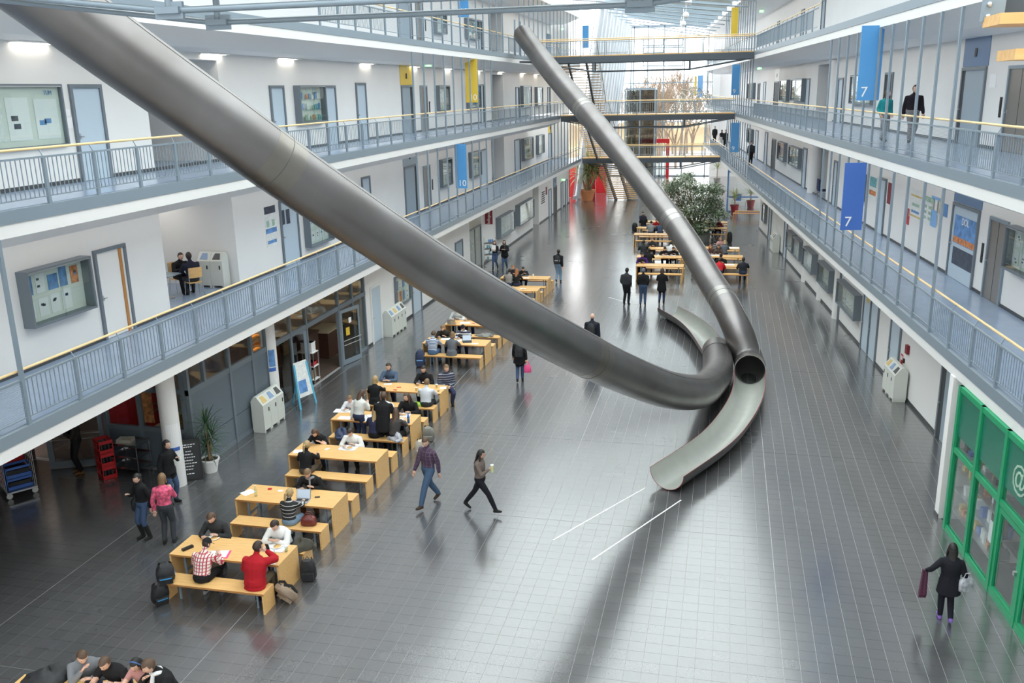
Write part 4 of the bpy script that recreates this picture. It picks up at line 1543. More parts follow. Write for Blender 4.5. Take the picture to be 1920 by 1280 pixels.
MB(RW).box(s0b + 0.14, wdr - 0.009, pz + 1.12, s1b - 0.28, wdr - 0.0065, pz + 1.3).build('print', M['poster_o'], o)
lettering('DOL', 0.3, M['white'], o, RW((s0b + s1b) / 2 - 0.07, wdr - 0.012, pz + 1.8), (-DR[0], -DR[1], 0), (0, 0, 1))
o = MB(RW).box(s0b + 0.16, wdr - 0.006, pz + 0.45, s1b - 0.36, wdr, pz + 0.98).build('poster', M['poster_k'])
tag(o, 'small dark poster under the blue event poster on the open door leaf', 'poster', 'posters and notices on the walls')
s0, s1, z0, z1 = rect(RW, 1, 1861, 398, 1878, 548); lift_door(RW, 1, s0, max(s1, s0 + 1.1), LEV[1] + 2.28)
cs(RW, 1, 1906, 421, 1965, 535, 'slate display case cut by the right border on the lowest right gallery', 'notes')
drR(1, 1566, 300, 1573)
cs(RW, 1, 1606, 319, 1626, 378, 'slate display case behind the deep blue banner on the lowest right gallery', 'notes')
drR(1, 1508, 276, 1515)
cs(RW, 1, 1486.6, 272, 1503, 317, 'slate display case left of the round column on the lowest right gallery', 'notes')
cs(RW, 1, 1465, 264, 1475, 304, 'slate display case with a bright poster farther along the lowest right gallery', 'posters')
drR(1, 1449, 259, 1456, leaf='door_dark')
cs(RW, 1, 1405, 240, 1413, 270, 'farthest display case in sight on the lowest right gallery', 'notes')
for (u, v, L) in ((1436, 245, 1), (1418, 243, 1)):
    drR(L, u, v, u + 5)
# --- right wing, top gallery
for u in (1462, 1507, 1545):
    s_, z_ = RW.hit(u, 20, WALL_D[('right', 3)])
    door(RW, 3, s_ - 0.5, s_ + 0.5, LEV[3] + 2.3, 'door_grey')
s0, s1, z0, z1 = rect(RW, 3, 1456, 15, 1463, 35)
# round columns that stand in the recesses of the right wing
for L, u, v in ((1, 1524, 361), (2, 1533, 228)):
    q = at_z(u, v, LEV[L])
    sq = q[:2] @ DR
    structure(MB().lathe([(0.36, 0.005), (0.36, 3.1)], (*RW(sq, WALL_D[('right', L)] + 0.1, 0)[:2], LEV[L]), 24).build('column', M['wall'], None, True))
# chair in the right-hand recess
def sofa_chair(p, rz, label):
    c = empty('lobby_chair', p, rz, label, 'chair')
    MB().box(-0.3, -0.28, 0.38, 0.3, 0.28, 0.46).build('seat', M['fabric_navy'], c, local=True)
    MB().box(-0.3, 0.22, 0.46, 0.3, 0.3, 1.0).build('backrest', M['fabric_navy'], c, local=True)
    for sx in (-0.27, 0.27):
        for sy in (-0.24, 0.25):
            MB().tube([(sx, sy, 0), (sx, sy, 0.38)], 0.015, 6).build('leg', M['alu'], c, local=True)
    return c


M['fabric_navy'] = mat('navy_fabric', (0.02, 0.03, 0.08), 0.9)
sofa_chair(RW(50.4, 2.75, LEV[1]), PI / 2 + ALPHA * -1, 'navy lobby chair in the recess beside the round column of the right wing')
sofa_chair(LW(60.5, 2.9, LEV[3]), PI / 2, 'grey lobby chair in the recess of the top left gallery')
bk = empty('book_shelf', LW(60.9, 3.4, LEV[2]), 0, 'dark shelf of books in the recess of the middle left gallery', 'shelf')
MB(LW).box(59.0, 3.2, LEV[2], 59.05, 3.6, LEV[2] + 1.9).box(61.7, 3.2, LEV[2], 61.75, 3.6, LEV[2] + 1.9).box(59.0, 3.58, LEV[2], 61.75, 3.6, LEV[2] + 1.9).build('carcass', M['black'], bk)
for j in range(5):
    MB(LW).box(59.05, 3.2, LEV[2] + 0.1 + j * 0.42, 61.7, 3.58, LEV[2] + 0.13 + j * 0.42).build('shelf_board', M['black'], bk)
rr = random.Random(5)
for j in range(4):
    s = 59.1
    while s < 61.4:
        w = rr.uniform(0.12, 0.3)
        if rr.random() < .8:
            tag(MB(LW).box(s, 3.25, LEV[2] + 0.13 + j * 0.42, s + w, 3.45, LEV[2] + 0.13 + j * 0.42 + rr.uniform(.2, .33)).build('book', M[rr.choice(['poster_b', 'poster_w', 'poster_t', 'poster_o'])]), 'book or folder on the %s board of the dark recess shelf' % ('bottom', 'second', 'third', 'fourth')[j], 'book', 'books in the recess shelf')
        s += w + rr.uniform(.02, .2)

# --- ceiling wall-washers of the middle left gallery and small exit signs
for i, u in enumerate((52, 395, 535, 684, 774, 838, 895, 937, 978, 1004)):
    v = [72, 97, 105, 115, 119, 124, 128, 134, 137, 138][i]
    s, z = LW.hit(u, v, 2.45)
    zc = LEV[3] - 0.86
    r = empty('ceiling_light', LW(s, 2.3, zc), 0, '%s wall-washer slot lamp from the front on the middle left gallery ceiling' % ('nearest', 'second', 'third', 'fourth', 'fifth', 'sixth', 'seventh', 'eighth', 'ninth', 'farthest')[i], 'light', 'wall-washer lamps')
    MB(LW).box(s - 0.62, 2.16, zc - 0.03, s + 0.62, 2.44, zc + 0.01).build('housing', M['white'], r)
    MB(LW).box(s - 0.58, 2.29, zc - 0.036, s + 0.58, 2.42, zc - 0.031).build('diffuser', M['lamp'], r)
for (W, u, v, L, lab) in ((LW, 803, 121.6, 2, 'green exit sign on the middle left gallery'), (LW, 810.6, 280.5, 1, 'green exit sign on the lowest left gallery'),
                          (LW, 1054, 54.5, 3, 'green exit sign on the top left gallery'), (LW, 1056.5, 337, 0, 'green exit sign far along the ground floor of the left wing'),
                          (RW, 1756, 61, 2, 'green and white exit sign hanging under the middle right gallery ceiling'), (RW, 1424, 128, 2, 'green exit sign far along the middle right gallery'),
                          (RW, 1428, 21, 3, 'green exit sign on the top right gallery')):
    d = 1.5 if W.side == 'right' else 1.3
    if L == 0: d = 0.9
    s, z = W.hit(u, v, d)
    r = empty('exit_sign', W(s, d, z), 0, lab, 'sign', 'exit signs')
    MB(W).box(s - 0.02, d - 0.16, z - 0.08, s + 0.02, d + 0.16, z + 0.08).build('box', M['exit'], r)
    MB(W).box(s - 0.024, d - 0.1, z - 0.045, s - 0.0205, d + 0.04, z + 0.045).build('arrow', M['exit_w'], r)
    zc = (LEV[L + 1] - 0.86) if L < 3 else 15.15
    MB(W).tube([W(s, d, z + 0.08), W(s, d, zc)], 0.01, 6).build('rod', M['alu'], r)

# ================================================================== ground floor, left: cafe front
cf = structure(MB(LW).box(20.1, 1.06, 2.16, 32.5, 1.16, 2.32).box(20.1, 1.06, 3.18, 32.5, 1.16, 3.42).box(20.1, 1.07, 0, 27.3, 1.15, 0.12).box(31.3, 1.07, 0, 32.5, 1.15, 0.12).build('window_4', M['frame']), 'slate framed glazed front of the cafeteria')
posts = [20.15, 20.95, 22.25, 23.55, 24.45, 26.08, 27.25, 29.9, 31.2, 32.4]
for s in posts:
    full = s not in (20.95,)
    MB(LW).box(s - 0.05, 1.05, 0 if full else 2.3, s + 0.05, 1.17, 3.42).build('mullion', M['frame'], cf)
for a, b in zip(posts[:-1], posts[1:]):
    MB(LW).box(a + 0.05, 1.1, 2.32, b - 0.05, 1.115, 3.18).build('pane', M['glass_case'], cf)
M['cafe_panel'] = mat('slate_blue_panel_sheet', (0.125, 0.155, 0.185), 0.3)
for a, b in ((20.15, 22.25), (22.25, 23.55), (23.55, 24.45)):
    MB(LW).box(a + 0.05, 1.09, 0.8, b - 0.05, 1.13, 2.16).build('panel', M['cafe_panel'], cf)
    MB(LW).box(a + 0.05, 1.09, 0.12, b - 0.05, 1.13, 0.78).build('panel', M['cafe_panel'], cf)
MB(LW).tube([LW(20.2, 0.98, 0.95), LW(24.4, 0.98, 0.95)], 0.02, 6).build('guard_rail', M['alu'], cf)
MB(LW).box(25.35, 1.1, 0.12, 26.03, 1.12, 2.16).build('pane', M['glass_dark'], cf)
MB(LW).box(31.25, 1.1, 0.12, 32.35, 1.12, 2.16).build('pane', M['glass_case'], cf)
MB(LW).tube([LW(31.2, 0.98, 0.98), LW(32.5, 0.98, 0.98)], 0.02, 6).build('guard_rail', M['alu'], cf)
structure(MB(LW).box(12.0, 1.02, 3.4, 32.6, 1.2, 3.46).build('trim_1', M['frame']))


def leaf_door(hinge, ang, w, label, papers):
    door_n[0] += 1
    r = empty('door_%d' % door_n[0], LW(hinge, 1.08, 0), ang); r['kind'] = 'structure'
    MB().box(0, -0.03, 0.02, 0.1, 0.03, 2.12).box(w - 0.1, -0.03, 0.02, w, 0.03, 2.12).box(0.1, -0.03, 2.0, w - 0.1, 0.03, 2.12).box(0.1, -0.03, 0.02, w - 0.1, 0.03, 0.2).build('stile_frame', M['steel'], r, local=True)
    MB().box(0.1, -0.008, 0.2, w - 0.1, 0.008, 2.0).build('pane', M['glass_dark'], r, local=True)
    for z in (0.78, 0.95):
        MB().tube([(0.06, -0.08, z), (w - 0.04, -0.08, z)], 0.014, 6).build('push_bar', M['alu'], r, local=True)
    for (x, z, ww, hh, m) in papers:
        MB().box(x, -0.012, z, x + ww, -0.0085, z + hh).build('notice', M[m], r, local=True)
    return r


leaf_door(27.2, -PI / 2 - 0.95, 1.2, '', [(0.35, 1.3, 0.2, 0.42, 'paper'), (0.65, 1.5, 0.14, 0.18, 'paper')])
leaf_door(29.98, PI / 2 - 0.25, 1.15, '', [(0.5, 1.55, 0.16, 0.2, 'paper'), (0.3, 1.1, 0.22, 0.3, 'yellow')])
# cafe room behind the glazing
M['cafe_floor'] = mat('cafe_floor', (0.10, 0.07, 0.055), 0.5)
M['cafe_wall'] = mat('cafe_wall', (0.42, 0.32, 0.24), 0.8)
M['orange'] = mat('orange_counter', (0.45, 0.13, 0.03), 0.45)
M['brown'] = mat('dark_brown_counter', (0.10, 0.045, 0.03), 0.4)
M['sand'] = mat('sand_counter_top', (0.62, 0.52, 0.36), 0.5)
structure(MB(LW).box(20.2, 1.2, -0.03, 32.5, 8.0, 0.0).build('floor_cafe', M['cafe_floor']))
structure(MB(LW).box(20.2, 7.9, 0, 32.6, 8.0, 3.3).box(32.5, 1.35, 0, 32.6, 7.9, 3.3).build('wall_cafe', M['cafe_wall']))


def counter(s0, s1, d0, d1, h, mb, mt, label):
    r = empty('counter', LW((s0 + s1) / 2, d0, 0), 0, label, 'counter')
    MB(LW).box(s0, d0, 0.0, s1, d1, h - 0.05).build('body', M[mb], r)
    MB(LW).box(s0 - 0.03, d0 - 0.04, h - 0.05, s1 + 0.03, d1 + 0.04, h).build('worktop', M[mt], r)
    return r


counter(20.6, 24.6, 1.9, 2.7, 0.95, 'brown', 'sand', 'long serving counter with a sand coloured top behind the panelled cafe front')
counter(20.9, 22.6, 3.6, 4.6, 1.9, 'red', 'brown', 'tall red drinks cabinet behind the cross glazing beside the first column')
counter(28.0, 29.3, 3.2, 4.3, 1.0, 'orange', 'sand', 'orange counter inside the open cafe door')
counter(29.4, 30.4, 2.2, 3.0, 1.25, 'brown', 'brown', 'dark brown cabinet inside the open cafe door')
counter(30.8, 32.2, 2.0, 2.8, 1.05, 'brown', 'sand', 'counter behind the right hand cafe door leaf')
rr = random.Random(11)
for i in range(14):
    s = 20.8 + i * 0.27
    tag(MB(LW).box(s, 2.1, 0.95, s + 0.2, 2.45, 1.02 + rr.uniform(0.03, 0.2)).build('food_tray', M[rr.choice(['poster_o', 'red', 'paper', 'poster_y', 'alu'])]), 'small food tray on the long serving counter behind the cafe glass', 'tray', 'trays on the cafe counter')
ov = empty('pastry_oven', LW(25.6, 2.2, 0), 0, 'lit pastry shelf glowing orange behind the cafe glass', 'oven')
MB(LW).box(25.1, 2.0, 0, 26.2, 2.05, 2.9).box(25.1, 2.0, 0, 25.15, 2.7, 2.9).box(26.15, 2.0, 0, 26.2, 2.7, 2.9).build('housing', M['brown'], ov) if False else MB(LW).box(25.1, 2.7, 0, 26.2, 2.75, 2.9).box(25.1, 2.0, 0, 25.15, 2.7, 2.9).box(26.15, 2.0, 0, 26.2, 2.7, 2.9).build('housing', M['brown'], ov)
M['pastry'] = mat('golden_pastry', (0.80, 0.42, 0.10), 0.6)
for j, z in enumerate((1.7, 2.15, 2.6)):
    MB(LW).box(25.15, 2.0, z - 0.02, 26.15, 2.7, z).build('shelf', M['alu'], ov)
    MB(LW).box(25.2, 2.62, z + 0.3, 26.1, 2.68, z + 0.36).build('lamp_tube', emit('oven_lamp_%d' % j, (1.0, 0.55, 0.15), 14), ov)
    for k in range(4):
        tag(MB().ball(LW(25.3 + k * 0.23, 2.25, z + 0.05), 0.13, 0.1, 0.055).build('pastry', M['pastry'], None, True), 'golden loaf on the %s tier of the lit pastry shelf' % ('lowest', 'middle', 'top')[j], 'bread', 'loaves on the lit pastry shelf')
# recess left of the first column: glazed cross wall, delivery things
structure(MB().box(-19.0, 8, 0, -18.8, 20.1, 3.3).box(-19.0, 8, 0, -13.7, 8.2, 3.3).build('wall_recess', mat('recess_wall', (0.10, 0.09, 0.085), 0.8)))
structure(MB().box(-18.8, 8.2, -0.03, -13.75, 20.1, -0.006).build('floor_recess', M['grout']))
yw = 20.1
xw = lambda u, v: at_y(u, v, yw)[0]
ps = [xw(70, 870), xw(199, 800), xw(268, 820), -13.85]
cw = structure(MB().box(ps[0], yw, 3.1, -13.8, yw + 0.1, 3.3).box(ps[1], yw, 1.08, -13.8, yw + 0.1, 1.2).box(ps[1], yw, 2.2, -13.8, yw + 0.1, 2.32).build('window_5', M['frame']), 'slate framed cross glazing beside the first column')
for x in ps[1:]:
    MB().box(x - 0.06, yw - 0.02, 0, x + 0.06, yw + 0.12, 3.3).build('mullion', M['frame'], cw)
for a, b in zip(ps[1:-1], ps[2:]):
    MB().box(a + 0.06, yw + 0.04, 1.2, b - 0.06, yw + 0.055, 2.2).build('pane', M['glass_case'], cw)
    MB().box(a + 0.06, yw + 0.04, 2.32, b - 0.06, yw + 0.055, 3.1).build('pane', M['glass_case'], cw)
    MB().box(a + 0.06, yw + 0.03, 0.05, b - 0.06, yw + 0.07, 1.08).build('panel', M['cafe_panel'], cw)
for (x, z, w, h, m, lab) in ((-14.62, 1.35, 0.42, 0.55, 'red', 'red sheet with a white note behind the cross glazing'), (-15.35, 1.3, 0.5, 1.1, 'poster_o', 'mottled red and white menu poster behind the cross glazing')):
    o = MB().box(x, yw + 0.09, z, x + w, yw + 0.1, z + h).build('poster', M[m]); tag(o, lab, 'poster', 'posters and notices on the walls')
    if m == 'red':
        MB().box(x + 0.06, yw + 0.082, z + 0.12, x + w - 0.16, yw + 0.089, z + h - 0.08).build('print', M['paper'], o)
MB(LW).box(20.2, 1.25, 0, 20.3, 5, 0.01)
door_n[0] += 1
dd = empty('door_%d' % door_n[0], (ps[1] - 0.1, yw, 0), PI + 0.42); dd['kind'] = 'structure'
MB().box(0, -0.03, 0.02, 0.12, 0.03, 2.3).box(1.35, -0.03, 0.02, 1.5, 0.03, 2.3).box(0.12, -0.03, 2.15, 1.35, 0.03, 2.3).box(0.12, -0.03, 0.02, 1.35, 0.03, 0.22).build('stile_frame', M['frame'], dd, local=True)
MB().box(0.12, -0.008, 0.22, 1.35, 0.008, 2.15).build('pane', M['glass_dark'], dd, local=True)
for z in (0.85, 1.0):
    MB().tube([(0.1, 0.07, z), (1.4, 0.07, z)], 0.014, 6).build('push_bar', M['alu'], dd, local=True)
# columns along the arcade
for (x, y) in ((-13.72, 19.25), (-13.72, 24.65)):
    c = structure(MB().lathe([(0.235, 0), (0.235, 3.42)], (x, y, 0), 28).build('column', M['wall'], None, True), 'white round column with taped notices')
    th = lambda a, z: (x + 0.238 * math.cos(a), y + 0.238 * math.sin(a), z)
    for (a0, a1, z0, z1, m) in ((-1.5, -0.1, 0.9, 1.75, 'paper'), (-1.35, -0.2, 1.02, 1.12, 'blue_d')) if y < 22 else ((-1.2, -0.3, 1.65, 2.2, 'poster_b'), (-1.25, -0.3, 1.5, 1.62, 'blue_d'), (-1.1, -0.3, 0.75, 1.25, 'poster_w')):
        b = MB()
        r_ = 0.238 if m != 'blue_d' else 0.2405
        for k in range(6):
            t0, t1 = a0 + (a1 - a0) * k / 6, a0 + (a1 - a0) * (k + 1) / 6
            b.quad(*[(x + r_ * math.cos(t), y + r_ * math.sin(t), z) for t, z in ((t0, z0), (t1, z0), (t1, z1), (t0, z1))])
        b.build('notice', M[m], c)
# --- ground floor, left, beyond the cafe
door(LW, 0, 33.0, 34.1, 2.35, 'door', 'wall', z0=0.0)
case(LW, 0, 35.75, 37.6, 0.85, 2.2, 'slate framed map case above the four-part bin on the ground floor', 'art', 0.12, 1.1)
door(LW, 0, 37.9, 39.2, 2.2, 'door', z0=0.0)
door(LW, 0, 44.9, 46.3, 2.2, 'door_grey', z0=0.0)
w5 = structure(MB(LW).box(47.82, 1.12, 0, 47.9, 1.18, 2.4).box(49.0, 1.12, 0, 49.08, 1.18, 2.4).box(50.3, 1.12, 0, 50.38, 1.18, 2.4).box(47.82, 1.12, 2.32, 50.38, 1.18, 2.4).build('window_6', M['frame']), 'warmly lit glazed info bay under the lowest left gallery')
MB(LW).box(47.9, 1.14, 0.05, 49.0, 1.15, 2.32).build('pane', M['glass_case'], w5)
MB(LW).box(49.08, 1.14, 0.05, 50.3, 1.15, 2.32).build('pane', M['glass_case'], w5)
MB(LW).box(48.0, 2.6, 2.4, 50.2, 2.95, 2.46).build('lamp', M['warm'], w5)
sg = MB(LW).box(51.0, 0.6, 2.3, 51.05, 1.05, 3.3).build('info_sign', M['red_d']); tag(sg, 'dark red hanging sign with white vertical lettering over the info bay', 'sign')
lettering('Infopoint', 0.27, M['white'], sg, LW(50.99, 0.82, 2.8), (0, 0, 1), (-1, 0, 0))
case(LW, 0, 53.7, 57.6, 1.0, 2.3, 'long slate display case on the ground floor wall right of the info bay', 'notes', 0.35, 1.1)
case(LW, 0, 59.1, 63.8, 1.0, 2.4, 'second long slate display case on the ground floor wall beyond the first', 'notes', 0.35, 1.1)
case(LW, 0, 65.0, 66.9, 0.9, 2.2, 'flat slate framed board in the shallow recess of the ground floor wall', 'posters', 0.06, 2.7)
o = MB(LW).box(67.8, 1.08, 1.3, 69.6, 1.097, 2.4).build('letter_board', M['white']); tag(o, 'white wall board with slanted black lettering strips on the far ground floor', 'board')
for k in range(6):
    MB(LW).box(67.9 + 0.04 * k, 1.07, 1.4 + k * 0.16, 69.3, 1.079, 1.5 + k * 0.16).build('print', M['black'], o)
o = MB(LW).box(69.8, 1.07, 1.9, 70.3, 1.097, 2.5).build('alarm_box', M['red_d']); tag(o, 'dark red wall box right of the lettered board', 'alarm')
door(LW, 0, 70.9, 72.0, 2.2, 'door', z0=0.0)
door(LW, 0, 73.0, 74.4, 2.2, 'door_dark', z0=0.0, panel=('blue_g', 0.8))
door(LW, 0, 76.4, 77.4, 2.2, 'door', z0=0.0)
door(LW, 0, 78.5, 79.6, 2.2, 'door', z0=0.0)
# ================================================================== ground floor, right
wr = 1.55
door(RW, 0, 24.0, 25.7, 2.35, 'door_grey', z0=0.0, wd=wr, gap=0.25)
dd_ = door(RW, 0, 32.7, 33.85, 2.35, 'door', z0=0.0, wd=wr)
door(RW, 0, 33.8, 34.95, 2.35, 'door', z0=0.0, wd=wr)
MB(RW).box(34.2, wr - 0.03, 1.9, 34.5, wr - 0.023, 2.15).build('sticker', M['yellow'], dd_)
door(RW, 0, 29.85, 31.1, 2.3, 'door', z0=0.0, wd=wr)
for (s0, s1, lab) in ((35.3, 38.6, 'first long display case on the right ground floor wall beside the double door'), (40.2, 42.9, 'second display case along the right ground floor wall'),
                      (44.3, 46.9, 'third display case along the right ground floor wall'), (47.9, 50.0, 'fourth display case along the right ground floor wall'), (50.2, 52.3, 'fifth display case along the right ground floor wall')):
    case(RW, 0, s0, s1, 0.95, 1.95, lab, 'notes', 0.3, wr)
door(RW, 0, 39.0, 39.9, 2.3, 'door_dark', z0=0.0, wd=wr)
for s in (43.2, 47.4, 39.6, 58.0):
    structure(MB().lathe([(0.3, 0), (0.3, 3.2)], (*RW(s, wr + 0.12, 0)[:2], 0), 20).build('column', M['wall'], None, True))
door(RW, 0, 53.5, 54.6, 2.3, 'door', z0=0.0, wd=wr)
door(RW, 0, 60.0, 61.2, 2.3, 'door_grey', z0=0.0, wd=wr)
case(RW, 0, 62.2, 63.6, 0.9, 2.1, 'narrow dark display case near the far bench under the right gallery', 'notes', 0.2, wr)


def wall_bit(name, s, z, w, h, m, label, cat, dep=0.05):
    o = MB(RW).box(s - w / 2, wr - dep, z - h / 2, s + w / 2, wr - 0.002, z + h / 2).build(name, M[m])
    tag(o, label, cat)
    return o


s_, z_ = RW.hit(1704, 655, wr); wall_bit('fire_alarm', s_, z_, 0.22, 0.28, 'red_d', 'dark red fire alarm box high on the white wall above the right bins', 'alarm', 0.09)
s_, z_ = RW.hit(1691.5, 672, wr); o = wall_bit('fire_sign', s_, z_, 0.22, 0.3, 'red', 'upper red and white fire notice above the right bins', 'sign', 0.01)
MB(RW).box(s_ - 0.06, wr - 0.014, z_ - 0.04, s_ + 0.06, wr - 0.0105, z_ + 0.09).build('print', M['paper'], o)
s_, z_ = RW.hit(1690, 683, wr); wall_bit('fire_sign', s_, z_, 0.2, 0.2, 'red', 'lower small red fire notice above the right bins', 'sign', 0.01)
s_, z_ = RW.hit(1696, 676, wr); wall_bit('push_button', s_, z_, 0.1, 0.14, 'black', 'small black push button box beside the red fire notices', 'switch')

# --- green shop front
gf = structure(MB(RW).box(10.5, -0.05, 0, 19.85, 0.05, 0.14).box(10.5, -0.05, 1.9, 19.85, 0.05, 2.02).box(10.5, -0.05, 3.3, 19.85, 0.05, 3.42).build('window_7', M['green']), 'green framed shop front under the lowest right gallery')
gp = [19.78, 18.47, 17.13, 15.85, 14.5, 13.2]
for s in gp:
    MB(RW).box(s - 0.06, -0.06, 0, s + 0.06, 0.06, 3.42).build('mullion', M['green'], gf)
for i in range(len(gp) - 1):
    a, b = gp[i + 1] + 0.06, gp[i] - 0.06
    MB(RW).box(a, -0.008, 2.02, b, 0.008, 3.3).build('pane', M['glass'], gf)
    p = MB(RW).box(a, -0.016, 2.31, b, -0.009, 3.3).build('window_film', M['green_film'], gf)
    if i in (0, 1):
        MB(RW).box(a, -0.008, 0.14, b, 0.008, 1.9).build('pane', M['glass'], gf)
    if i == 2:
        lettering('@', 0.62, M['poster_g'], gf, RW((a + b) / 2 - 0.05, -0.02, 2.72), (-DR[0], -DR[1], 0), (0, 0, 1), 'window_lettering')
for (a, b) in ((15.91, 17.07), (14.56, 15.79)):
    door_n[0] += 1
    d = empty('door_%d' % door_n[0], RW((a + b) / 2, 0, 0)); d['kind'] = 'structure'
    MB(RW).box(a, -0.04, 0.02, a + 0.11, 0.04, 1.88).box(b - 0.11, -0.04, 0.02, b, 0.04, 1.88).box(a + 0.11, -0.04, 1.77, b - 0.11, 0.04, 1.88).box(a + 0.11, -0.04, 0.02, b - 0.11, 0.04, 0.2).build('stile_frame', M['green'], d)
    MB(RW).box(a + 0.11, -0.008, 0.2, b - 0.11, 0.008, 1.77).build('pane', M['glass'], d)
    for z in (0.86, 1.0):
        MB(RW).tube([RW(a + 0.05, -0.09, z), RW(b - 0.05, -0.09, z)], 0.016, 6).build('push_bar', M['green'], d)
    MB(RW).box(a + 0.02, -0.1, 1.0, a + 0.09, -0.04, 1.08).build('lock', M['alu'], d)
structure(MB(RW).box(10.5, 3.2, 0, 20.3, 3.3, 3.4).build('wall_shop', mat('shop_wall', (0.32, 0.32, 0.33), 0.8)))
structure(MB(RW).box(10.5, 0.06, -0.02, 20.3, 3.2, 0.0).build('floor_shop', mat('shop_floor', (0.12, 0.12, 0.125), 0.4)))
# shop fittings seen through the glass
sh_ = empty('display_rack', RW(18.7, 0.55, 0), 0, 'silver glass shelf rack of small goods behind the green shop window', 'shelf')
for (s, d) in ((17.6, 0.2), (20.15, 0.2), (17.6, 0.7), (20.15, 0.7)):
    MB(RW).box(s - 0.02, d - 0.02, 0, s + 0.02, d + 0.02, 2.1).build('upright', M['alu'], sh_)
rr = random.Random(3)
for j, z in enumerate((0.35, 0.85, 1.35, 1.8)):
    MB(RW).box(17.6, 0.18, z, 20.15, 0.72, z + 0.03).build('shelf_board', M['alu'], sh_)
    for k in range(11):
        s = 17.7 + k * 0.215
        if rr.random() < 0.8:
            m = rr.choice(['white', 'white', 'blue_d', 'poster_y', 'black', 'poster_o', 'paper'])
            o = MB(RW).box(s, 0.25 + rr.uniform(0, .1), z + 0.03, s + rr.uniform(.1, .18), 0.55, z + 0.03 + rr.uniform(.06, .3)).build('boxed_item', M[m])
            tag(o, 'small packaged item on the %s shelf of the rack in the green shop window' % ('bottom', 'second', 'third', 'top')[j], 'goods', 'goods in the green shop window')
o = MB(RW).box(17.25, 0.2, 1.1, 17.95, 0.26, 1.75).build('shop_sign', M['black']); tag(o, 'black shop board leaning in the green shop window', 'sign')
o2 = MB(RW).box(17.3, 0.14, 0.75, 17.85, 0.16, 1.2).build('notice_sheet', M['paper']); tag(o2, 'white sheet standing below the black board in the shop window', 'notice')
ct = empty('shop_counter', RW(17.2, 0.6, 0), 0, 'beech shop counter with an end panel behind the green door', 'counter')
MB(RW).box(16.9, 0.8, 0, 17.5, 0.85, 1.05).build('end_panel', M['beech'], ct)
MB(RW).box(14.2, 1.2, 0, 17.4, 1.25, 0.95).build('front_panel', M['brown'], ct)
MB(RW).box(14.2, 0.9, 0.95, 17.5, 1.5, 1.0).build('worktop', M['beech'], ct)
# ---------------------------------------------------------------- unseen fill lights added to brighten galleries, arcades, cafe, niches and shop
def area(W, s0, s1, d, z, w, power, col=(1, 0.95, 0.87)):
    l = bpy.data.lights.new('added_fill_light', 'AREA')
    l.shape = 'RECTANGLE'; l.size = w; l.size_y = s1 - s0; l.energy = power; l.color = col
    o = bpy.data.objects.new('added_fill_light', l); COL.objects.link(o)
    o.location = W((s0 + s1) / 2, d, z)
    o.rotation_euler = (0, 0, 0 if W.side == 'left' else -ALPHA)
    return o


for W in (LW, RW):
    for L in (1, 2):
        area(W, 5, 80, WALL_D[(W.side, L)] - 1.0, LEV[L + 1] - 0.88, 1.5, 190)
    area(W, 20, 80, WALL_D[(W.side, 3)] - 1.0, 15.1, 1.5, 120)
area(LW, 21, 32, 4.5, 3.25, 2.0, 170, (1, 0.82, 0.6))
area(LW, 32.6, 80, 0.55, 3.05, 0.9, 16)
area(RW, 21.5, 66, 0.8, 3.05, 1.2, 20)
area(RW, 12, 20, 1.8, 3.3, 0.8, 60)
area(LW, 22.2, 25.5, 5.0, LEV[2] - 0.95, 1.0, 25)
area(LW, 22.2, 25.3, 5.0, LEV[3] - 1.05, 1.0, 25)
# ================================================================== beech tables and benches
def make_table():
    r = empty('picnic_table', (0, 0, 0))
    L, D = 2.46, 0.85
    MB().box(-L / 2, -D / 2, 0.71, L / 2, D / 2, 0.75).build('table_top', M['beech'], r, local=True)
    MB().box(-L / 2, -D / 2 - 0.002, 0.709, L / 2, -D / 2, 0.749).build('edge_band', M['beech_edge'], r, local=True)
    for s in (-1, 1):
        x = s * (L / 2 - 0.02)
        MB().box(x - 0.02, -D / 2, 0, x + 0.02, D / 2, 0.71).build('end_panel', M['beech'], r, local=True)
        for sy in (-1, 1):
            MB().box(s * 0.98 - 0.025, sy * 0.27 - 0.012, 0.0, s * 0.98 + 0.025, sy * 0.27 + 0.012, 0.71).build('leg', M['steel'], r, local=True)
        MB().box(s * 0.98 - 0.02, -0.26, 0.3, s * 0.98 + 0.02, 0.26, 0.34).build('stretcher', M['steel'], r, local=True)
    return r


def make_bench():
    r = empty('bench', (0, 0, 0))
    L, D = 2.24, 0.42
    MB().box(-L / 2, -D / 2, 0.41, L / 2, D / 2, 0.45).build('seat', M['beech'], r, local=True)
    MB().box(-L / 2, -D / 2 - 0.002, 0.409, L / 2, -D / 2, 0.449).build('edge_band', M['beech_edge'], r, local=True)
    for s in (-1, 1):
        x = s * (L / 2 - 0.02)
        MB().box(x - 0.02, -D / 2, 0, x + 0.02, D / 2, 0.41).build('end_panel', M['beech'], r, local=True)
        MB().box(s * 0.86 - 0.02, -0.015, 0.0, s * 0.86 + 0.02, 0.015, 0.41).build('leg', M['steel'], r, local=True)
    return r


TABLES = {}
proto_t, proto_b = make_table(), make_bench()
used = {'t': False, 'b': False}
ORD = ['nearest', 'second', 'third', 'fourth', 'fifth', 'sixth', 'seventh', 'eighth', 'ninth', 'tenth', 'eleventh']


def place(kind, x, y, label, group):
    if not used[kind]:
        used[kind] = True
        o = proto_t if kind == 't' else proto_b
    else:
        o = copy_tree(proto_t if kind == 't' else proto_b)
    o.location = (float(x), float(y), 0)
    tag(o, label, 'table' if kind == 't' else 'bench', group)
    return o


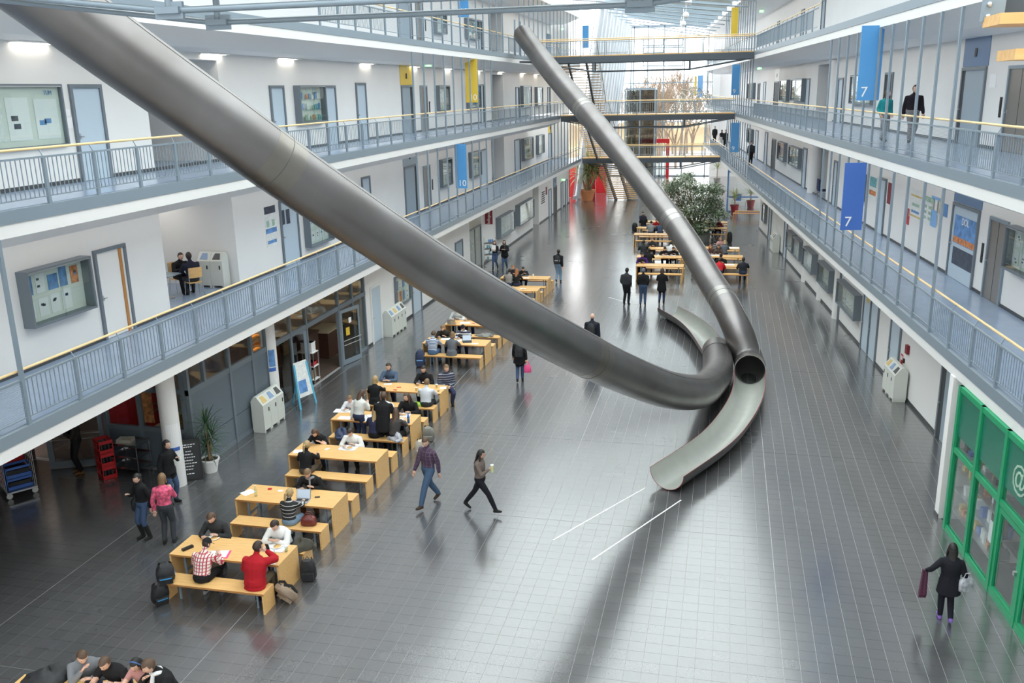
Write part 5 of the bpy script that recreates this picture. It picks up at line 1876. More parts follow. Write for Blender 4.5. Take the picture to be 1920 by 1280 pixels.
def table_set(key, cx, y0, lab, benches='nf'):
    TABLES[key] = (cx, y0)
    place('t', cx, y0 + 0.425, 'beech slab table, %s' % lab, 'beech tables')
    if 'n' in benches:
        place('b', cx + 0.07, y0 - 0.39, 'beech bench on the near side of the %s' % lab.replace('the ', ''), 'beech benches')
    if 'f' in benches:
        place('b', cx + 0.13, y0 + 0.85 + 0.39, 'beech bench on the far side of the %s' % lab.replace('the ', ''), 'beech benches')


LX = -9.63
for i, y0 in enumerate((9.75, 14.65, 17.28, 19.98, 22.66, 25.4, 30.93, 33.75, 36.5, 40.4, 43.15)):
    table_set('t%d' % i, LX, y0, '%s from the front in the left row' % ORD[i])
for i, (key, x, y0) in enumerate((('c0', -3.22, 47.2), ('c1', -3.45, 49.8), ('c2', -3.4, 52.5), ('c3', -4.4, 57.8), ('c4', -4.45, 60.6), ('c5', -4.55, 63.6))):
    table_set(key, x, y0, '%s of the middle column before the ficus' % ORD[i])
for i, (key, x, y0) in enumerate((('r0', 0.12, 47.6), ('r1', -0.15, 50.3), ('r2', -0.3, 53.0), ('r3', -1.05, 60.9), ('r4', -1.0, 63.6))):
    table_set(key, x, y0, '%s of the right column beside the ficus' % ORD[i])
for x, y, lab in ((1.75, 71.2, 'beech bench by the blue framed glass box under the right gallery'), (1.9, 72.4, 'second beech bench behind the one by the blue framed glass box')):
    o = place('b', x, y, lab, 'beech benches')
    o.rotation_euler = (0, 0, 0)

# ------------------------------------------------------------------ things on the tables
M['clear'] = glass('bottle_glass', (0.86, 0.92, 0.9), 0.3)
M['bluebottle'] = glass('blue_bottle', (0.10, 0.35, 0.85), 0.3)
M['food'] = mat('food', (0.62, 0.38, 0.14), 0.7, noise=0.4, nscale=40)
M['screen'] = emit('laptop_screen', (0.35, 0.42, 0.5), 0.5)
M['pink'] = mat('pink_folder', (0.75, 0.08, 0.24), 0.5)
TZ = 0.75


def on_table(u, v):
    return at_z(u, v, TZ)


def plate(u, v, lab, r=0.13):
    p = on_table(u, v)
    e = empty('plate', p, 0, lab, 'plate')
    MB().lathe([(0.0, 0.002), (r * 0.6, 0.002), (r, 0.018), (r, 0.022), (r * 0.6, 0.008), (0.0, 0.007)], (0, 0, 0), 20).build('dish', M['white'], e, True, local=True)
    MB().lathe([(r * 0.62, 0.009), (r * 0.5, 0.022), (0, 0.026)], (0.01, 0, 0), 12).build('food', M['food'], e, True, local=True)
    return e


def tray(u, v, lab, w=0.44, d=0.33, rz=0.0):
    p = on_table(u, v)
    e = empty('tray', p, rz, lab, 'tray')
    MB().box(-w / 2, -d / 2, 0, w / 2, d / 2, 0.006).box(-w / 2, -d / 2, 0.006, w / 2, -d / 2 + 0.012, 0.02).box(-w / 2, d / 2 - 0.012, 0.006, w / 2, d / 2, 0.02).box(-w / 2, -d / 2, 0.006, -w / 2 + 0.012, d / 2, 0.02).box(w / 2 - 0.012, -d / 2, 0.006, w / 2, d / 2, 0.02).build('tray_base', M['paper'], e, local=True)
    return e


def sheet(u, v, lab, w=0.21, d=0.29, rz=0.2, m='paper', name='paper_sheet', h=0.004, cat='paper'):
    p = on_table(u, v)
    o = MB().box(-w / 2, -d / 2, 0.0, w / 2, d / 2, h).build(name, M[m])
    o.location = tuple(p); o.rotation_euler = (0, 0, rz)
    tag(o, lab, cat)
    if w > 0.25 and m == 'paper':
        MB().box(-0.003, -d / 2, h, 0.003, d / 2, h + 0.001).build('fold', M['poster_k'], o, local=True)
    return o


def bottle(u, v, lab, m='clear', h=0.27, r=0.036):
    p = on_table(u, v)
    e = empty('bottle', p, 0, lab, 'bottle')
    MB().lathe([(0, 0), (r, 0.004), (r, h * 0.6), (r * 0.4, h * 0.8), (r * 0.36, h * 0.93)], (0, 0, 0), 14).build('body', M[m], e, True, local=True)
    MB().lathe([(r * 0.45, h * 0.93), (r * 0.45, h), (0, h)], (0, 0, 0), 10).build('cap', M['white'], e, local=True)
    return e


def cup(u, v, lab, m='poster_y', h=0.11):
    p = on_table(u, v)
    e = empty('cup', p, 0, lab, 'cup')
    MB().lathe([(0, 0.0), (0.028, 0.0), (0.04, h), (0.035, h), (0.025, 0.008), (0, 0.008)], (0, 0, 0), 14).build('body', M[m], e, True, local=True)
    MB().lathe([(0.043, h - 0.004), (0.043, h + 0.012), (0, h + 0.014)], (0, 0, 0), 14).build('lid', M['paper'], e, local=True)
    return e


def laptop(u, v, lab, rz, m='alu', logo=False, dark=True):
    """rz turns the side the user sits on (local -y)"""
    p = on_table(u, v)
    e = empty('laptop', p, rz, lab, 'laptop')
    MB().box(-0.17, -0.12, 0, 0.17, 0.12, 0.018).build('base', M[m], e, local=True)
    MB().box(-0.14, -0.01, 0.018, 0.14, 0.1, 0.02).build('keyboard', M['black'], e, local=True)
    t = 0.28
    f = lambda x, z, o: (x, 0.12 + z * math.sin(t) + o * math.cos(t), 0.015 + z * math.cos(t) - o * math.sin(t))
    ld = MB().hexa([f(-0.17, 0, 0), f(0.17, 0, 0), f(0.17, 0, 0.01), f(-0.17, 0, 0.01), f(-0.17, 0.23, 0), f(0.17, 0.23, 0), f(0.17, 0.23, 0.01), f(-0.17, 0.23, 0.01)]).build('lid', M[m], e, local=True)
    MB().quad(f(-0.155, 0.015, -0.002), f(0.155, 0.015, -0.002), f(0.155, 0.215, -0.002), f(-0.155, 0.215, -0.002)).build('screen', M['screen'], ld, local=True)
    if logo:
        MB().quad(*[f(0.022 * math.cos(a), 0.12 + 0.026 * math.sin(a), 0.0115) for a in np.linspace(0, 2 * PI, 9)[:-1]]).build('lid_emblem', M['paper'], ld, local=True)
    return e


plate(401, 1009, 'white dinner plate in front of the man in the dark jumper at the second table')
sheet(352, 1029, 'black pencil case at the left end of the second table', 0.07, 0.24, -0.5, 'black', 'pencil_case', 0.05, 'pencil case')
sheet(402, 1040, 'pink ring folder lying open before the plaid shirt', 0.62, 0.32, 0.25, 'pink', 'folder', 0.006, 'folder')
o = sheet(404, 1039, 'white sheets on the open pink folder', 0.5, 0.28, 0.25); o.location.z += 0.0065
tray(517, 1027, 'white tray before the white hoodie', 0.46, 0.36, 0.05)
p_ = plate(519, 1025, 'plate of pizza on the white tray before the white hoodie', 0.13); p_.location.z += 0.0075
bottle(516, 1050, 'clear plastic bottle near the red jacket', 'clear', 0.24, 0.034)
b_ = cup(537, 1034, 'tall clear glass beside the tray of the white hoodie', 'clear', 0.13)
sheet(507, 1052, 'white sheets beside the clear bottle before the red jacket', 0.22, 0.28, 0.4)
sheet(465, 923, 'printed white sheets at the left end of the third table', 0.24, 0.3, -0.5)
bottle(480, 930, 'tall clear glass bottle near the left end of the third table', 'clear', 0.28, 0.035)
sheet(506, 917, 'small red packet on the third table', 0.09, 0.07, 0.2, 'red', 'packet', 0.02, 'packet')
sheet(526, 920, 'grey and white card on the third table', 0.12, 0.09, 0.3, 'poster_w', 'card', 0.006, 'card')
laptop(566, 940, 'open laptop before the blonde woman in the striped jumper', 0.1)
sheet(595, 932, 'small black phone right of the laptop on the third table', 0.12, 0.06, 0.3, 'black', 'phone', 0.012, 'phone')
sheet(559, 846, 'white sheets beside the blonde woman in black at the fourth table', 0.24, 0.22, 0.3)
sheet(613, 842, 'white and grey phone in the middle of the fourth table', 0.08, 0.14, -0.5, 'poster_w', 'phone', 0.01, 'phone')
tray(653, 840, 'grey tray before the white jumper at the fourth table', 0.46, 0.34)
p_ = plate(655, 840, 'plate of pasta on the grey tray at the fourth table', 0.12); p_.location.z += 0.0075
sheet(640, 770, 'open white notebook at the left end of the fifth table', 0.42, 0.3, 0.1)
sheet(662, 771, 'second open notebook on the fifth table', 0.3, 0.26, -0.1)
sheet(648, 783, 'printed sheets at the near edge of the fifth table', 0.42, 0.24, 0.05)
sheet(690, 783, 'spread white papers in the middle of the fifth table', 0.36, 0.5, 0.6)
tray(755, 779, 'white tray before the long haired man in black', 0.42, 0.32, 0.1)
p_ = plate(757, 778, 'plate of pizza before the long haired man in black', 0.12); p_.location.z += 0.0075
bottle(766, 793, 'tall blue water bottle at the right end of the fifth table', 'bluebottle', 0.33, 0.036)
sheet(751, 788, 'white sheet between pizza and blue bottle', 0.21, 0.28, 0.5)
sheet(727, 720, 'folded newspaper at the left of the sixth table', 0.26, 0.16, 0.3, 'poster_w', 'newspaper', 0.01, 'paper')
sheet(748, 726, 'upper small red wrapper on the sixth table', 0.14, 0.05, 0.4, 'red', 'wrapper', 0.012, 'wrapper')
sheet(741, 731, 'lower small red wrapper on the sixth table', 0.12, 0.06, -0.1, 'red', 'wrapper', 0.012, 'wrapper')
cup(781, 733, 'paper cup left of the white shirt at the sixth table')
cup(819, 727, 'paper cup before the striped jumper at the sixth table')
sheet(831, 727, 'white napkin at the right end of the sixth table', 0.2, 0.2, 0.3)
sheet(822, 733, 'small black lid on the sixth table', 0.06, 0.06, 0, 'black', 'black_disc', 0.01, 'lid')
sheet(837, 635, 'white papers before the dark jumper at the seventh table', 0.4, 0.3, 0.2)
sheet(860, 638, 'white papers between the two students at the seventh table', 0.24, 0.3, -0.3)
laptop(876, 641, 'open black laptop at the right of the seventh table', 0.35, 'black')
sheet(890, 644, 'white sheet beside the black laptop', 0.25, 0.14, 0.2)
laptop(848, 607, 'silver laptop seen from behind on the eighth table', PI + 0.05, 'alu', True)
sheet(872, 605, 'papers right of the silver laptop', 0.4, 0.3, 0.2)
sheet(888, 606, 'small pink packet on the eighth table', 0.1, 0.06, 0.1, 'pink', 'packet', 0.02, 'packet')
plate(981, 542, 'white plate on the tenth table behind the slide', 0.14)
cup(1000, 518, 'white paper cup on the farthest table of the left row', 'paper')
sheet(983, 517, 'dark closed notebook on the farthest table of the left row', 0.4, 0.26, 0.1, 'poster_k', 'notebook', 0.02, 'book')
sheet(987, 521, 'white sheet near the brown haired woman on the farthest table of the left row', 0.3, 0.24, 0.1)
sheet(1241, 478, 'white papers on the second table of the middle column', 0.5, 0.25, 0.0)
sheet(1259, 479, 'second stack of white papers on the second table of the middle column', 0.5, 0.25, 0.0)
laptop(1203, 492, 'black laptop before the student in purple', PI, 'black')
sheet(1222, 496, 'small white packet on the nearest table of the middle column', 0.1, 0.1, 0, 'paper', 'packet', 0.03, 'packet')
sheet(1366, 496, 'white printed sheets on the nearest table of the right column', 0.6, 0.3, 0.0)
sheet(1335, 478, 'long white papers on the second table of the right column', 0.9, 0.35, 0.0)
sheet(1372, 465, 'white tray on the third table of the right column', 0.8, 0.5, 0.0, 'white', 'tray', 0.02, 'tray')
laptop(1333, 423, 'left one of two dark laptops beside the ficus', PI, 'black')
laptop(1345, 424, 'right one of two dark laptops beside the ficus', PI, 'black')
sheet(1199, 427, 'pale food packet on the fifth table of the middle column', 0.4, 0.3, 0, 'poster_y', 'packet', 0.03, 'packet')
sheet(152, 1279, 'blue and yellow wrapped snack on the front table', 0.12, 0.07, 0.2, 'poster_y', 'snack', 0.03, 'snack')

# ------------------------------------------------------------------ bags
def bag(p, rz, label, m, size=(0.32, 0.2, 0.46), lie=0.0, accent=None, name='backpack', cat='backpack', group='bags and backpacks'):
    r = empty(name, p, rz, label, cat, group)
    w, d, h = size
    mm = MB()
    prof = [(0.0, 0.80), (0.12, 1.0), (0.55, 1.0), (0.82, 0.86), (1.0, 0.45)]
    n = 14
    rings = []
    for t, s in prof:
        ring = []
        for k in range(n):
            a = 2 * PI * k / n
            c, q = math.cos(a), math.sin(a)
            x = w / 2 * s * math.copysign(abs(c) ** 0.6, c)
            y = d / 2 * s * math.copysign(abs(q) ** 0.6, q)
            z = t * h
            # lean back onto the floor
            ring.append((x, y * math.cos(lie) - z * math.sin(lie), y * math.sin(lie) + z * math.cos(lie) + d / 2 * abs(math.sin(lie))))
        rings.append(ring)
    pts = [q for rg in rings for q in rg]
    fs = [(i * n + k, i * n + (k + 1) % n, (i + 1) * n + (k + 1) % n, (i + 1) * n + k) for i in range(len(rings) - 1) for k in range(n)]
    fs += [tuple(range(n - 1, -1, -1)), tuple((len(rings) - 1) * n + k for k in range(n))]
    mm._add(pts, fs)
    mm.build('body', M[m], r, True, local=True)
    R = lambda x, y, z: (x, y * math.cos(lie) - z * math.sin(lie), y * math.sin(lie) + z * math.cos(lie) + d / 2 * abs(math.sin(lie)))
    if name == 'backpack':
        pk = MB(R).box(-w * 0.36, -d * 0.5 - 0.05, h * 0.08, w * 0.36, -d * 0.42, h * 0.48)
        pk.build('front_pocket', M[m], r, local=True)
        if accent:
            MB(R).box(-w * 0.3, -d * 0.5 - 0.054, h * 0.44, w * 0.3, -d * 0.5 - 0.049, h * 0.5).box(w * 0.42, -d * 0.2, h * 0.3, w * 0.5, d * 0.2, h * 0.5).build('accent_trim', M[accent], r, local=True)
        for s in (-1, 1):
            MB(R).tube([(s * w * 0.22, d * 0.45, h * 0.95), (s * w * 0.3, d * 0.75, h * 0.6), (s * w * 0.34, d * 0.5, h * 0.1)], 0.018, 6, squash=(1.6, 0.5)).build('strap', M['black'], r, True, local=True)
        MB(R).tube([(-w * 0.1, d * 0.3, h * 0.97), (0, d * 0.35, h * 1.06), (w * 0.1, d * 0.3, h * 0.97)], 0.009, 5).build('grab_handle', M['black'], r, local=True)
    else:
        for s in (-0.25, 0.25):
            MB(R).tube([(-w * 0.28, s * d, h * 0.9), (-w * 0.14, s * d, h * 1.35), (w * 0.14, s * d, h * 1.35), (w * 0.28, s * d, h * 0.9)], 0.01, 5).build('handle', M[accent or m], r, True, local=True)
    return r


def jacket_heap(p, label, m, seed, s=(0.3, 0.22, 0.13), name='jacket'):
    r = random.Random(seed)
    mb = MB()
    n, k = 16, 9
    pts, fs = [], []
    for i in range(k + 1):
        th = PI * i / k * 0.5
        for j in range(n):
            a = 2 * PI * j / n
            f = 1 + 0.18 * math.sin(3 * a + seed) + 0.12 * math.sin(5 * a + i) + r.uniform(-.06, .06)
            pts.append((s[0] * math.cos(a) * math.cos(th) * f, s[1] * math.sin(a) * math.cos(th) * f, s[2] * math.sin(th) * (1 + 0.25 * math.sin(2 * a + seed))))
    for i in range(k):
        for j in range(n):
            fs.append((i * n + j, i * n + (j + 1) % n, (i + 1) * n + (j + 1) % n, (i + 1) * n + j))
    fs.append(tuple(range(n - 1, -1, -1)))
    mb._add(pts, fs)
    e = empty(name, p, r.uniform(-1, 1), label, 'jacket', 'jackets laid on benches')
    mb.build('body', M[m], e, True, local=True)
    MB().tube([(s[0] * 0.7, 0.02, 0.03), (s[0] * 1.05, -s[1] * 0.5, 0.045), (s[0] * 0.9, -s[1] * 1.0, 0.04)], [0.055, 0.05, 0.04], 8).build('sleeve', M[m], e, True, local=True)
    return e


M['bk_black'] = mat('black_nylon', (0.018, 0.019, 0.022), 0.6, noise=0.3, nscale=14)
M['bk_tan'] = mat('tan_canvas', (0.30, 0.22, 0.16), 0.85)
M['bk_beige'] = mat('beige_canvas', (0.48, 0.44, 0.37), 0.85)
M['bk_grey'] = mat('grey_canvas', (0.22, 0.22, 0.20), 0.85)
M['bk_olive'] = mat('olive_canvas', (0.07, 0.065, 0.05), 0.85)
M['bk_silver'] = mat('silver_nylon', (0.40, 0.41, 0.45), 0.4, noise=0.5, nscale=12)
M['bk_lime'] = mat('lime_nylon', (0.35, 0.60, 0.05), 0.6, noise=0.4, nscale=12)
M['bk_navy'] = mat('navy_nylon', (0.03, 0.045, 0.10), 0.6)
M['leather'] = mat('brown_leather', (0.16, 0.03, 0.025), 0.3)
M['cyan'] = mat('cyan_trim', (0.05, 0.35, 0.75), 0.5)


def bag_at(u, v, *a, z=0.0, **k):
    p = at_z(u, v, z)
    return bag(tuple(p), *a, **k)


bag_at(312, 1088, 0.6, 'black backpack with blue trim sitting on the left end of the nearest full bench', 'bk_black', (0.36, 0.3, 0.36), 0.25, 'cyan', z=0.455)
bag_at(300, 1128, 0.9, 'black backpack with blue trim on the floor below the bench end', 'bk_black', (0.34, 0.24, 0.46), 0.5, 'cyan')
bag_at(547, 1122, -0.5, 'tan canvas backpack lying on the floor at the corner of the second table', 'bk_tan', (0.42, 0.2, 0.44), 0.7)
bag_at(580, 1084, 0.3, 'black backpack on the floor right of the second table', 'bk_black', (0.34, 0.22, 0.48), 0.25)
jacket_heap((-8.52, 15.88, 0.452), 'dark olive jacket heaped at the right end of the bench behind the white hoodie', 'bk_olive', 3, (0.26, 0.18, 0.22))
bag((-8.85, 16.95, 0.455), 0.2, 'brown leather handbag on the bench beside the striped jumper', 'leather', (0.36, 0.2, 0.22), 0, None, 'handbag', 'bag')
bag((-9.62, 18.5, 0.455), 0.4, 'grey and white backpack on the bench left of the grey scarf', 'bk_grey', (0.3, 0.2, 0.34), 0.2, 'paper')
jacket_heap((-10.35, 22.25, 0.452), 'navy jacket with white piping heaped on the bench of the fifth table', 'bk_navy', 5, (0.34, 0.2, 0.2))
jacket_heap((-8.72, 22.25, 0.452), 'silver grey nylon jacket on the bench end of the fifth table', 'bk_silver', 8, (0.24, 0.19, 0.2))
bag_at(790, 852, 0.4, 'beige canvas backpack on the floor below the fifth table', 'bk_beige', (0.36, 0.24, 0.46), 0.3)
bag_at(804, 824, 0.2, 'grey backpack with black straps beside the fifth table', 'bk_grey', (0.36, 0.24, 0.42), 0.35)
jacket_heap((-9.05, 25.0, 0.452), 'lime green and black jacket on the bench of the sixth table', 'bk_lime', 4, (0.2, 0.16, 0.12))
bag((-10.78, 30.45, 0.0), 0.2, 'dark blue backpack and coat on the floor at the left end of the seventh table', 'bk_navy', (0.38, 0.3, 0.62), 0.1, 'blue_f')
jacket_heap((-9.1, 33.35, 0.452), 'grey jacket on the bench of the eighth table below the slide', 'bk_grey', 12, (0.34, 0.2, 0.1))
bag((-9.72, 32.2, 0.455), 0.1, 'small black bag on the bench of the seventh table', 'bk_black', (0.26, 0.16, 0.3), 0.1)
jacket_heap((-10.35, 10.6, 0.752), 'heap of black jackets on the left end of the front table', 'bk_black', 7, (0.42, 0.26, 0.2))
bag_at(1190, 432, 0.1, 'black backpack standing on the floor left of the middle tables', 'bk_black', (0.4, 0.3, 0.55), 0.1)
bag((-1.42, 48.2, 0.0), 0.4, 'round black and white bag on the floor beside the rear slide', 'bk_grey', (0.4, 0.2, 0.36), 0.3, 'paper')
bag((0.38, 59.9, 0.0), 0.3, 'black bag on the floor at the right end of the tables beside the ficus', 'bk_black', (0.3, 0.3, 0.7), 0.1)

# ------------------------------------------------------------------ recycling bins
def bins(W, s0, d_front, colours, label, z0=0.0, P=None):
    """cream sheet-metal recycling station: one cabinet per waste kind, sloped front hatch, legs"""
    n = len(colours)
    w = 0.44
    T = P or W
    root = empty('recycling_bin', T(s0 + n * w / 2, d_front + 0.2, z0), 0, label, 'bin', 'recycling stations')
    prof = [(0, 0.07), (0, 0.86), (0.20, 1.12), (0.30, 1.12), (0.40, 0.98), (0.40, 0.07)]
    for k in range(n):
        a, b = s0 + k * w + 0.004, s0 + (k + 1) * w - 0.004
        mb = MB().prism(prof, lambda d, z: T(a, d_front + d, z0 + z), lambda d, z: T(b, d_front + d, z0 + z))
        c = mb.build('cabinet', M['bins'], root)
        # hatch on the sloping face
        f = lambda s, t, o: T(s, d_front + 0.2 * t - o * 0.79, z0 + 0.86 + 0.26 * t + o * 0.61)
        MB().hexa([f(a + 0.08, 0.18, 0.001), f(b - 0.08, 0.18, 0.001), f(b - 0.13, 0.86, 0.001), f(a + 0.13, 0.86, 0.001), f(a + 0.08, 0.18, 0.012), f(b - 0.08, 0.18, 0.012), f(b - 0.13, 0.86, 0.012), f(a + 0.13, 0.86, 0.012)]).build('hatch', M[colours[k]], c)
        MB(T).box(b - 0.12, d_front - 0.012, z0 + 0.6, b - 0.08, d_front - 0.001, z0 + 0.72).build('lock', M['black'], c)
        for s in (a + 0.01, b - 0.07):
            MB(T).box(s, d_front + 0.01, z0, s + 0.06, d_front + 0.39, z0 + 0.075).build('foot', M['bins'], c)
    return root


M['h_yellow'] = mat('hatch_yellow', (0.62, 0.45, 0.16), 0.5)
M['h_blue'] = mat('hatch_blue', (0.22, 0.32, 0.50), 0.5)
M['h_black'] = mat('hatch_black', (0.06, 0.06, 0.065), 0.5)
bins(LW, 23.08, 0.62, ['h_yellow', 'h_blue', 'h_black'], 'cream recycling station with three hatches against the cafe front')
bins(LW, 34.15, 0.66, ['h_blue', 'h_yellow', 'h_blue', 'h_black'], 'cream recycling station with four hatches under the map case')
bins(RW, 28.55, 1.08, ['h_black', 'h_blue', 'h_yellow'], 'cream recycling station with three hatches on the right wall under the fire alarm')
bins(RW, 55.9, 1.1, ['h_black', 'h_blue', 'h_yellow'], 'far cream recycling station on the right wall')
bins(None, 0, 0, ['h_blue', 'h_black'], 'cream recycling station with two hatches in the niche of the lowest left gallery', LEV[1], P=lambda s, d, z: (-16.3 + s, 25.3 + d, z))
# ------------------------------------------------------------------ signs, trolley, crates, carts by the cafe
ab = empty('easel_sign', at_z(571, 760, 0), 1.25, 'light blue easel with a poster board in front of the cafe door', 'sign')
M['easel'] = mat('light_blue_easel', (0.10, 0.42, 0.62), 0.5)
for x in (-0.36, 0.36):
    MB().bar((x, -0.18, 0), (x * 0.75, 0.05, 1.45), 0.07, 0.03).build('leg', M['easel'], ab, local=True)
MB().bar((-0.02, 0.5, 0), (0, 0.06, 1.4), 0.06, 0.03).build('rear_leg', M['easel'], ab, local=True)
MB().hexa([(-0.33, -0.13, 0.36), (0.33, -0.13, 0.36), (0.33, -0.11, 0.36), (-0.33, -0.11, 0.36), (-0.28, 0.055, 1.5), (0.28, 0.055, 1.5), (0.28, 0.075, 1.5), (-0.28, 0.075, 1.5)]).build('board', M['poster_w'], ab, local=True)
MB().hexa([(-0.26, -0.12, 0.5), (0.1, -0.12, 0.5), (0.1, -0.115, 0.5), (-0.26, -0.115, 0.5), (-0.24, -0.05, 0.9), (0.1, -0.05, 0.9), (0.1, -0.045, 0.9), (-0.24, -0.045, 0.9)]).build('print', M['poster_b'], ab, local=True)
cb = empty('chalkboard', tuple((at_z(345, 903, 0) + at_z(372, 897, 0)) / 2), 0.55, 'black chalkboard menu leaning in front of the first column', 'sign')
MB().hexa([(-0.32, -0.06, 0), (0.32, -0.06, 0), (0.32, -0.02, 0), (-0.32, -0.02, 0), (-0.32, 0.1, 1.12), (0.32, 0.1, 1.12), (0.32, 0.14, 1.12), (-0.32, 0.14, 1.12)]).build('frame', M['black'], cb, local=True)
fb_ = lambda x, z: (x, -0.063 + 0.143 * z, z)
MB().quad(fb_(-0.27, .06), fb_(0.27, .06), fb_(0.27, 1.06), fb_(-0.27, 1.06)).build('slate', mat('chalk_slate', (0.03, 0.032, 0.035), 0.7), cb, local=True)
ch = MB()
rr = random.Random(2)
for z, w in ((0.98, 0.3), (0.92, 0.2), (0.8, 0.12), (0.72, 0.26), (0.64, 0.3), (0.56, 0.22), (0.48, 0.3), (0.4, 0.24), (0.32, 0.2), (0.2, 0.16)):
    x = -w / 2
    while x < w / 2:
        l = rr.uniform(0.02, 0.06)
        ch.quad(*[(a, b - 0.002, c) for a, b, c in (fb_(x, z - .012), fb_(x + l, z - .012), fb_(x + l, z + .012), fb_(x, z + .012))])
        x += l + 0.015
tag(ch.build('chalk_writing', M['paper'], cb, local=True), kind='stuff')
# red drinks crates
for k in range(3):
    p = at_z(194, 900, 0)
    e = empty('drinks_crate', (p[0] - 0.05, p[1] + 0.25, 0.362 * k), -0.6, 'red drinks crate, %s of the stack beside the steel trolley' % ('bottom one', 'middle one', 'topmost')[k], 'crate', 'stack of red drinks crates')
    w, d, h = 0.46, 0.36, 0.36
    b = MB()
    for (x0, y0, x1, y1) in ((-w / 2, -d / 2, w / 2, -d / 2 + 0.02), (-w / 2, d / 2 - 0.02, w / 2, d / 2), (-w / 2, -d / 2, -w / 2 + 0.02, d / 2), (w / 2 - 0.02, -d / 2, w / 2, d / 2)):
        b.box(x0, y0, 0, x1, y1, 0.11).box(x0, y0, 0.27, x1, y1, h)
    for x in (-w / 2, -0.02, w / 2 - 0.04):
        b.box(x, -d / 2, 0.11, x + 0.04, -d / 2 + 0.02, 0.27).box(x, d / 2 - 0.02, 0.11, x + 0.04, d / 2, 0.27)
    b.box(-w / 2, -d / 2, 0.0, w / 2, d / 2, 0.02)
    b.build('crate_body', M['red'], e, local=True)
    bt = MB()
    for i in range(4):
        for j in range(3):
            bt.lathe([(0.0, 0.02), (0.032, 0.02), (0.032, 0.17), (0.013, 0.24), (0.013, 0.285), (0, 0.285)], (-0.135 + i * 0.09, -0.09 + j * 0.09, 0), 8)
    tag(bt.build('bottles', M['black'], e, True, local=True), kind='stuff')
# steel serving trolley
p = at_z(240, 893, 0)
tr = empty('serving_trolley', (p[0] - 0.05, p[1] + 0.3, 0), -0.05, 'stainless serving trolley with three shelves beside the red crates', 'trolley')
for x in (-0.42, 0.42):
    for y in (-0.27, 0.27):
        MB().tube([(x, y, 0.12), (x, y, 0.95)], 0.014, 8).build('post', M['chrome'], tr, True, local=True)
        w_ = MB().tube([(x - 0.015, y, 0.06), (x + 0.015, y, 0.06)], 0.055, 12).build('wheel', M['alu'], tr, True, local=True)
for z in (0.2, 0.52, 0.86):
    MB().box(-0.44, -0.29, z, 0.44, 0.29, z + 0.015).box(-0.44, -0.29, z, -0.43, 0.29, z + 0.05).box(0.43, -0.29, z, 0.44, 0.29, z + 0.05).box(-0.44, -0.29, z, 0.44, -0.28, z + 0.05).box(-0.44, 0.28, z, 0.44, 0.29, z + 0.05).build('shelf', M['chrome'], tr, local=True)
cu = empty('cutlery_box', (p[0] - 0.15, p[1] + 0.3, 0.876), 0.2, 'cutlery box on top of the serving trolley', 'box')
MB().box(-0.2, -0.14, 0, 0.2, 0.14, 0.01).box(-0.2, -0.14, 0, -0.19, 0.14, 0.1).box(0.19, -0.14, 0, 0.2, 0.14, 0.1).box(-0.2, -0.14, 0, 0.2, -0.13, 0.1).box(-0.2, 0.13, 0, 0.2, 0.14, 0.1).box(-0.005, -0.13, 0, 0.005, 0.13, 0.1).build('box_body', M['bk_beige'], cu, local=True)
# roll cage with blue crate
p = at_z(33, 930, 0)
rc = empty('roll_cage', (p[0] - 0.3, p[1] + 0.35, 0), -0.62, 'wheeled wire roll cage loaded with drinks by the recess door', 'cage')
MB().box(-0.6, -0.36, 0.16, 0.6, 0.36, 0.2).build('base', M['alu'], rc, local=True)
for x in (-0.52, 0.52):
    for y in (-0.3, 0.3):
        MB().tube([(x - 0.02, y, 0.08), (x + 0.02, y, 0.08)], 0.075, 12).tube([(x, y, 0.08), (x, y, 0.17)], 0.02, 6).build('wheel', M['bins'], rc, True, local=True)
for y in (-0.35, 0.35):
    for i in range(7):
        x = -0.58 + i * 0.193
        MB().tube([(x, y, 0.2), (x, y, 1.5)], 0.008, 5).build('cage_bar', M['alu'], rc, local=True)
    for z in (0.55, 0.9, 1.2, 1.5):
        MB().tube([(-0.58, y, z), (0.58, y, z)], 0.008, 5).build('cage_bar', M['alu'], rc, local=True)
for (x, z, m, lab) in ((0.3, 0.205, 'blue_d', 'blue drinks crate at the bottom right of the roll cage'), (0.3, 0.51, 'blue_d', 'blue drinks crate on top of the other blue one in the roll cage'), (-0.28, 0.205, 'red', 'red drinks crate at the bottom left of the roll cage'), (-0.28, 0.51, 'red', 'red drinks crate in the middle left of the roll cage'), (-0.28, 0.815, 'red', 'red drinks crate on the upper left of the roll cage')):
    c, s_ = math.cos(-0.62), math.sin(-0.62)
    q = np.array(rc.location)
    e = empty('drinks_crate', (q[0] + x * c, q[1] + x * s_, z), -0.62, lab, 'crate', 'drinks crates in the roll cage')
    b = MB()
    for (x0, y0, x1, y1) in ((-.2, -.3, .2, -.28), (-.2, .28, .2, .3), (-.2, -.3, -.18, .3), (.18, -.3, .2, .3)):
        b.box(x0, y0, 0, x1, y1, 0.1).box(x0, y0, 0.24, x1, y1, 0.3)
    for x0 in (-.2, -.05, .12):
        b.box(x0, -.3, .1, x0 + .07, -.28, .24)
    b.box(-.2, -.3, 0, .2, .3, .02)
    b.build('crate_body', M[m], e, local=True)
    MB().box(-0.17, -0.26, 0.02, 0.17, 0.26, 0.2).build('contents', M['black'], e, local=True)
